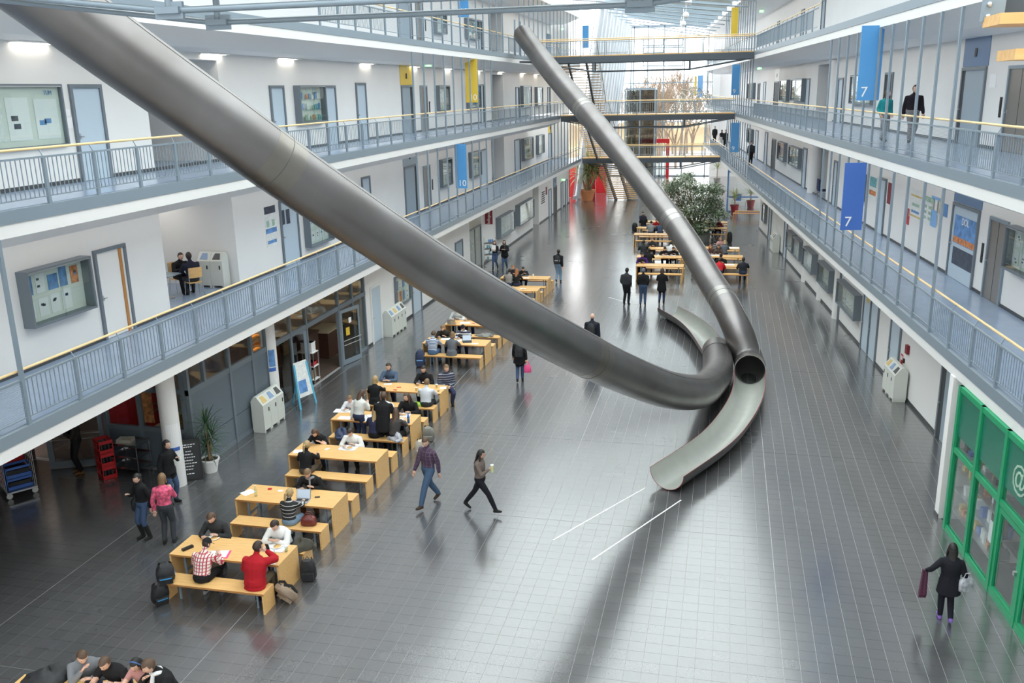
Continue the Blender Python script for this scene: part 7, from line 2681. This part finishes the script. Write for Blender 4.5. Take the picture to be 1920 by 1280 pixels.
# third table
seat('person in black with a grey scarf at the third table', 584, 898, 't2', 'f', top=BLK, hair='light', scarf=(0.28, 0.28, 0.30), lean=28, look=(-15, -35), H=1.82, legs=(0.12, 0.05, 0.02))
seat('person with a blond ponytail in a black striped jumper at the laptop', 545, 928, 't2', 'n', topm=STR_BLACK, hair='blond', style='pony', fem=True, H=1.66, legs=LJEAN, lean=8, look=(15, -12))
# fourth table
seat('person with brown curls in a black shirt bending over a phone', 598, 815, 't3', 'f', top=BLK, hair='brown', style='bob', lean=34, sleeves=0.3, look=(0, -35), fem=True)
seat('person in a white jumper eating from a tray at the fourth table', 661, 815, 't3', 'f', top=(0.78, 0.78, 0.77), hair='dark', lean=26, look=(0, -35), legs=BLK)
seat('person with blond hair in a black top at the near side of the fourth table', 575, 833, 't3', 'n', top=BLK, hair='blond', style='pony', fem=True, H=1.68, lean=12, look=(5, -10), legs=(0.10, 0.08, 0.06))
# fifth table
seat('person with light brown hair in a white shirt writing at the fifth table', 660, 742, 't4', 'f', top=(0.78, 0.78, 0.80), hair='light', lean=30, look=(0, -30), H=1.7)
seat('person with ginger hair in a white shirt at the fifth table', 721, 745, 't4', 'f', top=(0.80, 0.78, 0.76), hair='red', sleeves=0.3, lean=22, look=(0, -30), H=1.7)
seat('person with long brown hair in a black top eating pizza', 764, 748, 't4', 'f', top=BLK, hair='brown', style='long', lean=14, look=(25, -8), sleeves=1, H=1.8)
stand('person standing in a white hoodie bending towards the fifth table', 676, 834, AWAY - 0.3, top=(0.66, 0.66, 0.63), hair='brown', style='long', fem=True, legs=(0.03, 0.04, 0.09), lean=16, arms='hold', look=(20, -20), bulk=1.1, H=1.68)
stand('person standing in a long black jacket at the fifth table', 722, 848, AWAY + 0.05, top=BLK, coat=0.28, legs=(0.012, 0.014, 0.025), hair='brown', lean=10, arms='both', look=(0, -20), bulk=1.15, H=1.8)
seat('person in a dark grey jacket with a pink lining half hidden at the fifth table', 742, 782, 't4', 'n', top=(0.06, 0.055, 0.055), hair='brown', style='long', fem=True, lean=14, look=(-20, -20), legs=BLK)
seat('person in a navy top half hidden behind the black jacket at the fifth table', 704, 778, 't4', 'n', top=(0.03, 0.035, 0.08), hair='blond', style='long', fem=True, lean=14, look=(-20, -20), legs=BLK)
# sixth table
seat('person in a blue jumper with folded arms at the sixth table', 730, 694, 't5', 'f', top=(0.08, 0.115, 0.18), hair='dark', arms='cross', lean=14, look=(10, -10), H=1.84)
seat('person in a black jumper with glasses at the sixth table', 795, 701, 't5', 'f', top=BLK, hair='dark', lean=14, look=(0, -15), H=1.76)
seat('person in a navy striped jumper turned aside at the sixth table', 832, 692, 't5', 'f', topm=STR_DIM, hair='light', arms='lap', lean=6, turn=0.5, look=(-20, -12), legs=(0.03, 0.04, 0.09), H=1.82)
seat('person with blond hair in a long black cardigan at the sixth table', 705, 715, 't5', 'n', top=BLK, hair='blond', style='bob', fem=True, lean=6, look=(15, 0), coat=0.1, legs=BLK)
seat('person in a white shirt leaning on the sixth table', 800, 720, 't5', 'n', top=(0.60, 0.62, 0.66), hair='light', sleeves=0.3, lean=14, look=(15, -5), legs=DKG, H=1.7)
# seventh and eighth table
seat('person in a dark brown jumper at the seventh table', 832, 612, 't6', 'f', top=(0.03, 0.025, 0.022), hair='light', lean=26, look=(0, -35))
seat('person in a navy and white striped jumper with a dark cap', 869, 612, 't6', 'f', topm=STR_NAVY, hair='black', style='beanie', hat=(0.02, 0.02, 0.03), lean=20, look=(0, -30))
seat('person in a blue and white striped shirt at the seventh table', 812, 628, 't6', 'n', topm=STR_BLUE, hair='brown', lean=16, legs=(0.07, 0.14, 0.27), look=(10, -15))
seat('person with blond hair in a grey dress at the seventh table', 848, 633, 't6', 'n', top=(0.13, 0.14, 0.16), hair='light', style='bob', fem=True, lean=14, coat=0.12, look=(-10, -15), legs=BLK)
seat('person in a pale grey printed hoodie behind the silver laptop', 857, 590, 't7', 'f', top=(0.50, 0.53, 0.53), hair='brown', lean=18, look=(0, -15))
seat('person in white beside the grey hoodie, cut by the slide', 882, 592, 't7', 'f', top=(0.72, 0.74, 0.76), hair='brown', lean=22, look=(0, -20))
# last table of the left row
seat('person in a grey jumper at the farthest table of the left row', 955, 513, 't10', 'n', top=(0.26, 0.24, 0.22), hair='dark', lean=20)
seat('person with long auburn hair in black at the farthest table of the left row', 969, 516, 't10', 'n', top=BLK, hair='red', style='long', fem=True, lean=14)
seat('person with ginger hair at the far side of the last left table', 963, 504, 't10', 'f', top=(0.03, 0.035, 0.05), hair='red', lean=26)
seat('person in a black jacket bending low on the far side of the last left table', 977, 505, 't10', 'f', top=BLK, hair='dark', lean=34, look=(20, -30), turn=0.4)
# people walking and standing in the hall
pm_plaid = stand('person in a purple plaid shirt and blue jeans walking past the tables', 806, 946, PI - 0.5, 'walk', topm=PLAID_NAVY, legs=(0.06, 0.105, 0.18), hair='brown', look=(-25, -22), H=1.84, stride=0.75, shoe=(0.06, 0.04, 0.03), phase=-1)
pm_drink = stand('person in a taupe jumper carrying a drink, striding to the right', 902, 960, RIGHT - 0.12, 'walk', top=(0.16, 0.125, 0.11), legs=(0.012, 0.012, 0.018), hair='black', style='long', fem=True, arms='hold', H=1.66, stride=1.0, phase=1, boots=0.15, look=(0, -8), skin='a')
pm_coat = stand('person in a black coat with backpack and magenta bag walking away', 975, 716, AWAY + 0.15, 'walk', top=BLK, coat=0.22, legs=JEAN, hair='dark', H=1.74, stride=0.35, bulk=1.15, fem=True)
pm_bald = stand('person with a shaved head and a backpack seen above the slide', 1110, 676, AWAY, 'stand', top=(0.015, 0.018, 0.028), hair='dark', style='bald', legs=JEAN, bulk=1.15, H=1.84)
pm_bp = stand('person with a black backpack and pale jeans walking away in the left aisle', 1047, 529, AWAY - 0.1, 'walk', top=BLK, legs=LJEAN, hair='dark', H=1.78, stride=0.3, bulk=1.15)
pm_wa = stand('person with auburn hair holding white papers walking towards the camera', 929, 505, TO - 0.1, 'walk', top=BLK, legs=JEAN, hair='brown', style='long', fem=True, arms='both', H=1.7, stride=0.4, boots=0.3)
pm_wb = stand('person in a black quilted coat with a scarf walking beside the white papers', 947, 505, TO, 'walk', top=BLK, legs=JEAN, hair='dark', style='bob', fem=True, coat=0.15, arms='both', H=1.72, stride=0.4, bulk=1.2, scarf=(0.14, 0.15, 0.13))
pm_s1 = stand('person in a dark grey hooded jacket standing on the left of the group of three', 1174, 571, AWAY - 0.3, 'stand', top=(0.035, 0.037, 0.042), legs=(0.012, 0.013, 0.018), hair='black', H=1.78, bulk=1.2, arms='pockets')
pm_s2 = stand('person in a grey knit hat and black hoodie amid the group of three', 1205, 572, AWAY, 'stand', top=BLK, legs=JEAN, hair='black', style='beanie', hat=(0.16, 0.18, 0.21), H=1.78, bulk=1.15, arms='pockets')
pm_s3 = stand('person in a black coat with brown hair on the right of the group of three', 1240, 570, AWAY - 0.1, 'stand', top=BLK, coat=0.26, legs=(0.035, 0.055, 0.13), hair='brown', style='bob', fem=True, H=1.74, bulk=1.15, arms='both', boots=0.3)
pm_r = stand('person in a black coat with long dark hair walking by the green shop', 1771, 1166, AWAY - 0.05, 'walk', top=(0.012, 0.012, 0.018), coat=0.24, legs=(0.012, 0.013, 0.02), hair='black', style='long', fem=True, H=1.64, stride=0.25, bulk=1.15, arms='out', phase=-1, shoe=(0.22, 0.12, 0.45))
pm_j = stand('person in a black leather jacket and boots with a black shoulder bag', 276, 1008, PI - 0.35, 'stand', top=BLK, legs=JEAN, hair='black', style='short', fem=True, H=1.66, boots=0.85, arms='hold', look=(0, -15))
pm_p = stand('person with grey-blond hair in a pink flowered blouse', 318, 1017, AWAY + 0.25, 'stand', topm=FLOWER, legs=(0.05, 0.055, 0.065), hair='light', style='bob', fem=True, H=1.72, arms='hold')
pm_c = stand('person in black holding a white cup beside the chalkboard', 324, 942, RIGHT - 0.2, 'stand', top=BLK, legs=JEAN, hair='black', style='bob', fem=True, H=1.72, arms='hold', phase=-1, coat=0.1)
pm_w = stand('person in dark clothes standing in the recess behind the crates', 152, 886, PI - 0.8, 'stand', top=(0.03, 0.026, 0.024), legs=(0.012, 0.012, 0.012), hair='dark', shoe=(0.16, 0.08, 0.03), arms='both', H=1.78, look=(0, -20))
# galleries
g2, g1 = LEV[2], LEV[1]
pm_t = stand('person in a turquoise hooded jacket on the middle right gallery', 1655, 267, PI + 0.25, 'walk', g2, top=(0.02, 0.26, 0.28), legs=GRY, hair='brown', style='long', fem=True, H=1.70, bulk=1.12, stride=0.7, look=(-20, 0), arms='pockets')
pm_k = stand('person in a black jacket with a red stripe on the middle right gallery', 1706, 268, PI + 0.1, 'walk', g2, top=(0.016, 0.012, 0.018), legs=(0.20, 0.19, 0.19), hair='dark', H=1.84, bulk=1.2, stride=0.25, look=(-10, 5))
stand('person in a dark jacket walking along the lowest right gallery', 1407, 309, PI - 0.05, 'walk', g1, top=(0.035, 0.036, 0.04), legs=BLK, hair='dark', H=1.8, bulk=1.2, stride=0.3)
stand('person with a black shoulder bag far along the lowest right gallery', 1339.5, 268, PI, 'stand', g1, top=BLK, legs=BLK, hair='black', H=1.78, bulk=1.15, vox=0.035)
stand('person in a black shirt and white skirt far along the lowest right gallery', 1352.5, 276, AWAY, 'stand', g1, top=BLK, legs=(0.5, 0.5, 0.5), hair='dark', H=1.74, sleeves=0.3, fem=True, vox=0.035)
stand('person in black facing the white skirt far along the lowest right gallery', 1359.5, 279, PI, 'stand', g1, top=BLK, legs=BLK, hair='dark', H=1.84, vox=0.035)
person('person in a dark jacket on the nearer chair in the niche', (-15.75, 24.15, 0), 0.9, 'sit', top=(0.02, 0.022, 0.04), legs=(0.04, 0.045, 0.055), hair='dark', lean=12, z0=g1, arms='table', H=1.78)
person('person in black on the inner chair in the niche', (-16.55, 24.6, 0), -2.1, 'sit', top=BLK, legs=BLK, hair='dark', lean=22, z0=g1, arms='table')
# middle column of tables
seat('person in purple behind a black laptop at the middle tables', 1204, 482, 'c0', 'f', top=(0.06, 0.02, 0.15), hair='dark', lean=16)
seat('person in a black jacket next to the purple one', 1217, 468, 'c1', 'n', top=BLK, hair='black', lean=14)
seat('person with dark hair in a black jumper reading at the second middle table', 1247, 470, 'c1', 'f', top=BLK, hair='dark', lean=30, look=(0, -35))
seat('person with brown hair in a black top beside the reader', 1263, 466, 'c1', 'f', top=BLK, hair='brown', lean=28, look=(0, -30))
seat('person in a dark grey jumper seen from behind at the third middle table', 1207, 456, 'c2', 'n', top=DKG, hair='black', lean=10)
seat('person with fair hair in a dark jumper facing the camera at the third middle table', 1223, 451, 'c2', 'f', top=DKG, hair='light', lean=18)
seat('person in a white hoodie at the third middle table', 1258, 461, 'c2', 'n', top=WHT, hair='dark', lean=26, bulk=1.15)
seat('person in a grey hoodie with the back to the camera at the fifth middle table', 1221, 421, 'c4', 'n', top=GRY, hair='dark', lean=12, bulk=1.12)
seat('person in a blue shirt with the back to the camera at the fifth middle table', 1238, 425, 'c4', 'n', top=(0.07, 0.10, 0.17), hair='dark', lean=18)
seat('person in a red top at the fifth middle table', 1231, 417, 'c4', 'f', top=(0.35, 0.02, 0.03), hair='dark', lean=20)
seat('person in a black coat with the back to the camera at the sixth middle table', 1207, 406, 'c5', 'n', top=BLK, hair='dark', lean=4, bulk=1.15)
seat('person in navy facing away at the far side of the sixth middle table', 1205, 397, 'c5', 'f', top=(0.02, 0.022, 0.05), hair='black', lean=0)
# right column of tables
seat('person in a bright red jacket at the nearest right table', 1349, 487, 'r0', 'n', top=(0.55, 0.02, 0.03), hair='dark', lean=34, bulk=1.25)
seat('person with a dark cap in black on the far side of the nearest right table', 1352, 479, 'r0', 'f', top=BLK, hair='black', style='cap', hat=BLK, lean=26)
seat('person in a dark hoodie at the right end of the nearest right table', 1394, 486, 'r0', 'n', top=(0.02, 0.023, 0.03), hair='dark', lean=16, bulk=1.2)
seat('person with red curls at the second right table', 1332, 466, 'r1', 'f', top=(0.10, 0.05, 0.05), hair='red', style='long', fem=True, lean=18)
seat('person with long brown hair at the second right table', 1347, 466, 'r1', 'f', top=(0.10, 0.07, 0.06), hair='brown', style='long', fem=True, lean=14)
seat('person in a black and white plaid shirt at the third right table', 1341, 458, 'r2', 'n', topm=PLAID_RED if False else STR_BLACK, hair='black', lean=18)
seat('person with blond hair in a grey blue jumper at the third right table', 1359, 457, 'r2', 'n', top=(0.12, 0.14, 0.17), hair='blond', lean=10, fem=True, style='bob')
seat('person with fair long hair facing the camera at the third right table', 1351, 453, 'r2', 'f', top=(0.5, 0.3, 0.3), hair='light', style='long', fem=True, lean=12)
seat('person in a pale grey jacket at the far right table', 1344, 408, 'r4', 'n', top=(0.42, 0.42, 0.46), hair='dark', lean=10, bulk=1.15)
seat('person in dark red behind the right laptop beside the ficus', 1347, 417, 'r3', 'f', top=(0.16, 0.02, 0.03), hair='dark', lean=22)
seat('person in black behind the left laptop beside the ficus', 1333, 415, 'r3', 'f', top=BLK, hair='dark', lean=22)
finish_people()

# ------------------------------------------------------------------ what they carry
def on_person(P, local):
    c, s = math.cos(P['face']), math.sin(P['face'])
    x, y, z = local
    l = P['loc']
    return (l[0] + x * c - y * s, l[1] + x * s + y * c, l[2] + z)


def worn(P, label, m, accent=None, size=(0.30, 0.17, 0.44)):
    k = P['k']
    p = on_person(P, (0, -0.23 * k, 1.0 * k))
    b = bag(p, P['face'] + PI, label, m, size, 0, accent)
    b.rotation_euler = (0, 0, P['face'])
    # straps towards the shoulders
    for ch in list(b.children):
        if ch.name.startswith('strap') or ch.name.startswith('grab'):
            pass
    return b


worn(pm_coat, 'black backpack on the back of the walker with the magenta bag', 'bk_black')
worn(pm_bp, 'black backpack worn by the walker in pale jeans', 'bk_black', 'paper')
worn(pm_bald, 'black backpack worn by the shaven headed walker above the slide', 'bk_black')
h = pm_coat['hands'][1][0]
bag(on_person(pm_coat, (h[0] + 0.03, h[1], h[2] - 0.46)), pm_coat['face'], 'magenta handbag hanging from the hand of the walker in black', 'pinkbag' if 'pinkbag' in M else 'pink', (0.26, 0.12, 0.28), 0, None, 'handbag', 'bag')
bag(on_person(pm_r, (0.27, -0.02, 0.72)), pm_r['face'] + 0.4, 'silver grey shoulder bag hanging from the person by the green shop', 'bk_silver', (0.32, 0.14, 0.28), 0, 'bk_silver', 'handbag', 'bag')
bag(on_person(pm_j, (0.27, -0.08, 0.62)), pm_j['face'] + 1.2, 'black shoulder bag of the woman in the leather jacket', 'bk_black', (0.34, 0.16, 0.34), 0, None, 'handbag', 'bag')
bag(on_person(pm_c, (-0.22, -0.1, 0.72)), pm_c['face'] + 1.2, 'small black shoulder bag of the person beside the chalkboard', 'bk_black', (0.3, 0.12, 0.24), 0, None, 'handbag', 'bag')
h = pm_drink['hands'][1][0]
q = on_person(pm_drink, (h[0] - 0.0, h[1] + 0.08, h[2] - 0.06))
dk = empty('drink_bottle', q, 0, 'pale green drink in the hand of the striding woman', 'bottle')
MB().lathe([(0, 0), (0.034, 0.0), (0.04, 0.16), (0.03, 0.18), (0, 0.18)], (0, 0, 0), 12).build('body', mat('pale_green_drink', (0.55, 0.58, 0.30), 0.3), dk, True, local=True)
MB().lathe([(0.042, 0.17), (0.042, 0.19), (0, 0.2)], (0, 0, 0), 12).build('lid', M['white'], dk, local=True)
h = pm_c['hands'][0][0]
q = on_person(pm_c, (h[0], h[1] + 0.07, h[2] - 0.03))
ck = empty('cup', q, 0, 'white paper cup held by the person beside the chalkboard', 'cup')
MB().lathe([(0, 0), (0.028, 0), (0.04, 0.1), (0.036, 0.1), (0.026, 0.006), (0, 0.006)], (0, 0, 0), 12).build('body', M['paper'], ck, True, local=True)
q = on_person(pm_wa, (0, 0.26, 1.12)); o = MB().box(-0.13, -0.012, -0.02, 0.13, 0.012, 0.32).build('paper_pad', M['paper']); o.location = q; o.rotation_euler = (0.2, 0, pm_wa['face']); tag(o, 'white papers held to the chest of the auburn haired walker', 'paper')
q = on_person(pm_r, (-0.42, 0.08, 0.50))
sc_ = MB()
sc_.hexa([(-.07, -.03, -.02), (.07, -.03, -.02), (.07, .03, -.02), (-.07, .03, -.02), (-.04, -.025, .5), (.05, -.025, .5), (.05, .025, .5), (-.04, .025, .5)])
for k_ in range(6):
    sc_.box(-.068 + k_ * .024, -.02, -.08, -.056 + k_ * .024, .02, -.018)
o = sc_.build('scarf', plaid('plum_plaid_scarf', (0.05, 0.012, 0.03), (0.10, 0.03, 0.06), (0.09, 0.02, 0.05), 0.07, 0.4)); o.location = q; o.rotation_euler = (0, 0, pm_r['face'] + 0.2)
tag(o, 'plum plaid scarf hanging from the hand of the woman by the green shop', 'scarf')
q = PEOPLE[7]; h = q['hands'][1][0]
o = MB().box(-0.035, -0.006, -0.02, 0.035, 0.006, 0.12).build('phone', M['black']); o.location = on_person(q, (h[0], h[1] + 0.06, h[2] + 0.02)); o.rotation_euler = (0.3, 0, q['face']); tag(o, 'black phone in the raised hand of the person in the red jacket', 'phone')
# ================================================================== plants
def blade(mb, base, dirv, L, w, droop, r):
    """a strap leaf folded along its midrib"""
    d = unit(dirv)
    lat = unit(np.cross(d, (0, 0, 1.0)) + 1e-6)
    P = []
    n = 5
    p = np.array(base, float)
    for i in range(n + 1):
        t = i / n
        ww = w * (0.55 + 0.9 * t) * (1 - t) ** 0.6 if t < 1 else 0
        P.append((p.copy(), ww))
        dd = unit(d + np.array([0, 0, -droop * t * t * 1.4]))
        p = p + dd * L / n
    for i in range(n):
        a, wa = P[i]; b, wb = P[i + 1]
        up = np.array([0, 0, 0.25])
        mb.quad(a - lat * wa + up * wa, a, b, b - lat * wb + up * wb)
        mb.quad(a, a + lat * wa + up * wa, b + lat * wb + up * wb, b)


def rosette(name, parent, c, n, L, w, seed, m, tilt=(0.1, 1.3), droop=0.8):
    r = random.Random(seed)
    mb = MB()
    for k in range(n):
        az = 2 * PI * k * 0.381966 + r.uniform(-.2, .2)
        el = tilt[0] + (tilt[1] - tilt[0]) * (k / n) + r.uniform(-.1, .1)
        d = (math.cos(az) * math.sin(el), math.sin(az) * math.sin(el), math.cos(el))
        blade(mb, np.array(c) + np.array(d) * 0.03, d, L * r.uniform(.8, 1.1), w, droop * r.uniform(.5, 1.2), r)
    o = mb.build(name, M[m], parent)
    return tag(o, kind='stuff')


def pot(parent, c, r0, r1, h, m, rim=True):
    o = MB().lathe([(0, 0), (r0, 0), (r1, h * 0.88), (r1 * 1.1, h * 0.88), (r1 * 1.1, h), (r1 * 0.95, h), (r1 * 0.9, h * 0.9), (0, h * 0.9)], c, 24).build('pot', M[m], parent, True)
    MB().lathe([(r1 * 0.92, h * 0.905), (0, h * 0.92)], c, 20).build('soil', M['soil'], parent)
    return o


# yucca in the terracotta pot
b = at_z(1101, 375, 0)
yk = empty('potted_yucca', b, 0, 'large yucca palm in a terracotta pot before the red panel', 'plant')
s = 1.0
pot(yk, b, 0.48, 0.72, 0.95, 'terracotta')
for k, (dx, dy, h, n, lean_) in enumerate(((-0.75, 0, 2.3, 46, -0.3), (0.5, 0.1, 2.9, 54, 0.35), (0.0, -0.2, 2.5, 44, 0.05), (1.1, 0, 2.4, 40, 0.6), (0.1, 0.3, 3.3, 44, 0.1))):
    top = b + np.array([dx * 0.85, dy, h])
    MB().tube([b + np.array([dx * 0.2, dy * 0.4, 0.8]), b + np.array([dx * 0.45, dy, 0.8 + (h - 0.8) * .5]), top], [0.12, 0.09, 0.07], 8).build('stem', M['trunk'], yk, True)
    rosette('leaf_crown', yk, top, n + 14, 1.6, 0.07, 20 + k, 'leaf_y', (0.1, 2.2), 0.9)

# ficus between the tables
b = at_z(1303, 452, 0)
fx = empty('ficus_tree', b, 0, 'broad grey-green ficus tree standing between the far tables', 'tree')
MB().lathe([(0, 0), (0.9, 0), (1.0, 0.55), (0.9, 0.55), (0.85, 0.45), (0, 0.45)], b, 24).build('planter', M['bk_grey'], fx, True)
r = random.Random(4)
lobes = []
for (u, v, rad) in ((1262, 345, .75), (1284, 340, .9), (1300, 352, .8), (1318, 356, .7), (1336, 352, .75), (1330, 371, .9), (1305, 375, 1.1), (1278, 370, .9), (1262, 360, .6), (1290, 398, 1.0), (1312, 400, 1.1), (1335, 395, .8), (1352, 402, .7), (1322, 420, .8), (1300, 424, .8), (1345, 358, .5), (1272, 385, .6), (1258, 352, .55), (1290, 330, .5), (1316, 385, 1.0), (1310, 435, .55), (1342, 381, .6)):
    y = b[1] + r.uniform(-1.3, 1.3)
    q = at_y(u, v, y)
    lobes.append((q, rad))
st_ = MB()
for (q, rad) in lobes:
    mid = (b * 0.5 + q * 0.5); mid[2] = q[2] * 0.55
    base = b + np.array([r.uniform(-.15, .15), r.uniform(-.15, .15), 0.45])
    MB().tube([base, base * 0.4 + mid * 0.6 + (0, 0, 0.2), q], [0.06, 0.035, 0.012], 5).build('branch', M['trunk'], fx)
lf = MB()
for (q, rad) in lobes:
    for k in range(int(520 * rad)):
        d = unit([r.gauss(0, 1), r.gauss(0, 1), r.gauss(0, .8)])
        p = q + d * rad * np.array([1, 1, .62]) * (r.random() ** 0.45)
        a = unit([r.gauss(0, 1), r.gauss(0, 1), r.gauss(-.5, .5)]); c = unit(np.cross(a, [r.gauss(0, .4), r.gauss(0, .4), 1]))
        L, w = r.uniform(.14, .23), r.uniform(.035, .05)
        lf._add([p, p + a * L * .45 + c * w, p + a * L, p + a * L * .45 - c * w], [(0, 1, 2, 3)])
tag(lf.build('leaves', M['leaf'], fx), kind='stuff')

# dracaenas beside the first cafe column
b = np.array([-13.32, 20.2, 0.0])
d1 = empty('potted_dracaena', b, 0, 'bushy dracaena in a white pot right of the first column', 'plant')
pot(d1, b, 0.17, 0.24, 0.38, 'white')
for k, (dx, dy, h) in enumerate(((0, 0, 1.35), (0.05, 0.08, 0.95), (-0.06, 0.05, 0.65))):
    MB().tube([b + (dx * .3, dy * .3, 0.3), b + (dx, dy, h)], [0.03, 0.02], 6).build('stem', M['trunk'], d1, True)
    rosette('leaf_crown', d1, b + np.array([dx, dy, h]), 44, 0.62, 0.022, 60 + k, 'leaf_d', (0.1, 2.3), 1.0)
b = np.array([-14.2, 19.95, 0.0])
d2 = empty('potted_dracaena', b, 0, 'tall thin dracaena left of the first column', 'plant')
pot(d2, b, 0.15, 0.2, 0.34, 'bk_grey')
MB().tube([b + (0, 0, 0.3), b + (0.03, 0, 1.2), b + (0.0, 0, 1.95)], [0.025, 0.02, 0.016], 6).build('stem', M['trunk'], d2, True)
rosette('leaf_crown', d2, b + np.array([0, 0, 1.95]), 36, 0.6, 0.035, 71, 'leaf_d', (0.1, 2.0), 0.9)
# small palms by the glass box on the right
for (u, v, lab, s) in ((1377, 398, 'small palm in a dark red pot before the blue framed glass box', 1.0), (1407, 389, 'darker palm inside the blue framed glass box', 1.1)):
    b = at_z(u, v, 0)
    e = empty('potted_palm', b, 0, lab, 'plant')
    pot(e, b, 0.25, 0.34, 0.6, 'red_d')
    MB().tube([b + (0, 0, .5), b + (0, 0, 1.1)], [0.06, 0.05], 6).build('stem', M['trunk'], e, True)
    rosette('leaf_crown', e, b + np.array([0, 0, 1.1]), 30, 1.0 * s, 0.06, int(u), 'leaf_y', (0.2, 1.7), 0.9)
b = at_z(1344, 345, 0)
e = empty('potted_palm', b, 0, 'slim palm far back by the white end column', 'plant')
pot(e, b, 0.25, 0.34, 0.6, 'bk_grey')
MB().tube([b + (0, 0, .5), b + (0, 0, 1.6)], [0.05, 0.04], 6).build('stem', M['trunk'], e, True)
rosette('leaf_crown', e, b + np.array([0, 0, 1.6]), 26, 1.0, 0.05, 5, 'leaf_y', (0.2, 1.7), 0.9)

# blue framed glass box under the far right gallery
c0 = at_z(1363, 397, 0); x0, y0 = c0[0], c0[1]
M['blue_frame'] = mat('blue_steel_frame', (0.10, 0.22, 0.50), 0.45)
gb = empty('glass_box', (x0 + 1.4, y0 + 2, 0), 0, 'blue framed glass box room under the far right gallery', 'kiosk')
for (x, y) in ((x0, y0), (x0 + 2.9, y0), (x0, y0 + 5), (x0 + 2.9, y0 + 5)):
    MB().box(x - 0.06, y - 0.06, 0, x + 0.06, y + 0.06, 3.3).build('post', M['blue_frame'], gb)
for z in (0.06, 1.2, 3.2):
    MB().box(x0, y0 - 0.05, z - 0.05, x0 + 2.9, y0 + 0.05, z + 0.05).box(x0 - 0.05, y0, z - 0.05, x0 + 0.05, y0 + 5, z + 0.05).build('rail', M['blue_frame'], gb)
for (a, b_) in ((0.1, 1.15), (1.25, 3.15)):
    MB().box(x0 + 0.06, y0 - 0.01, a, x0 + 2.84, y0 + 0.01, b_).build('pane', M['glass'], gb)
    MB().box(x0 - 0.01, y0 + 0.06, a, x0 + 0.01, y0 + 4.94, b_).build('pane', M['glass'], gb)
wt = empty('white_table', (x0 + 0.9, y0 + 1.6, 0), 0, 'white table inside the blue framed glass box', 'table')
MB().box(-0.6, -0.4, 0.7, 0.6, 0.4, 0.74).build('table_top', M['white'], wt, local=True)
for sx in (-.55, .55):
    for sy in (-.35, .35):
        MB().box(sx - .02, sy - .02, 0, sx + .02, sy + .02, .7).build('leg', M['alu'], wt, local=True)
o = MB().box(-0.3, -0.2, 0, 0.3, 0.2, 0.5).box(-.31, -.21, .46, .31, .21, .5).build('blue_crate', M['blue_d']); o.location = (x0 + 0.8, y0 + 1.6, 0.742); tag(o, 'deep blue box on the white table in the glass box', 'box')
# stick sphere hanging before the end front
c = at_y(1303, 197, 97.0)
sk = empty('stick_sculpture', c, 0, 'round sculpture of crossed pale sticks hanging before the end glazing', 'sculpture')
M['stick'] = mat('pale_sticks', (0.42, 0.38, 0.31), 0.7)
r = random.Random(21)
for k in range(70):
    a = unit([r.gauss(0, 1), r.gauss(0, 1), r.gauss(0, 1)]); t = unit(np.cross(a, [r.gauss(0, 1), r.gauss(0, 1), r.gauss(0, 1)]))
    L = r.uniform(.6, 1.1)
    MB().bar(a * 1.75 - t * L, a * 1.75 + t * L, .055, .055).build('stick', M['stick'], sk, local=True)
MB().tube([(0, 0, 1.7), (0, 0, 16.3 - c[2])], .012, 5).build('cable', M['alu'], sk, local=True)
# string of white globe lamps hanging near the right eave
for k, (u, v) in enumerate(((1291, 4), (1286, 28), (1281, 44), (1277, 57), (1275, 64))):
    y = 70 + 7 * k
    q = at_y(u, v, y)
    g = empty('globe_lamp', q, 0, 'white globe lamp, %s of the row hanging under the roof at the far end' % ('nearest', 'second', 'third', 'fourth', 'farthest')[k], 'lamp', 'white globe lamps under the roof')
    MB().ball(q, .25, .25, .25, 14, 10).build('globe', M['white'], g, True)
    MB().tube([q + (0, 0, .22), (q[0], q[1], 16.9)], .03, 6).build('rod', M['white'], g)
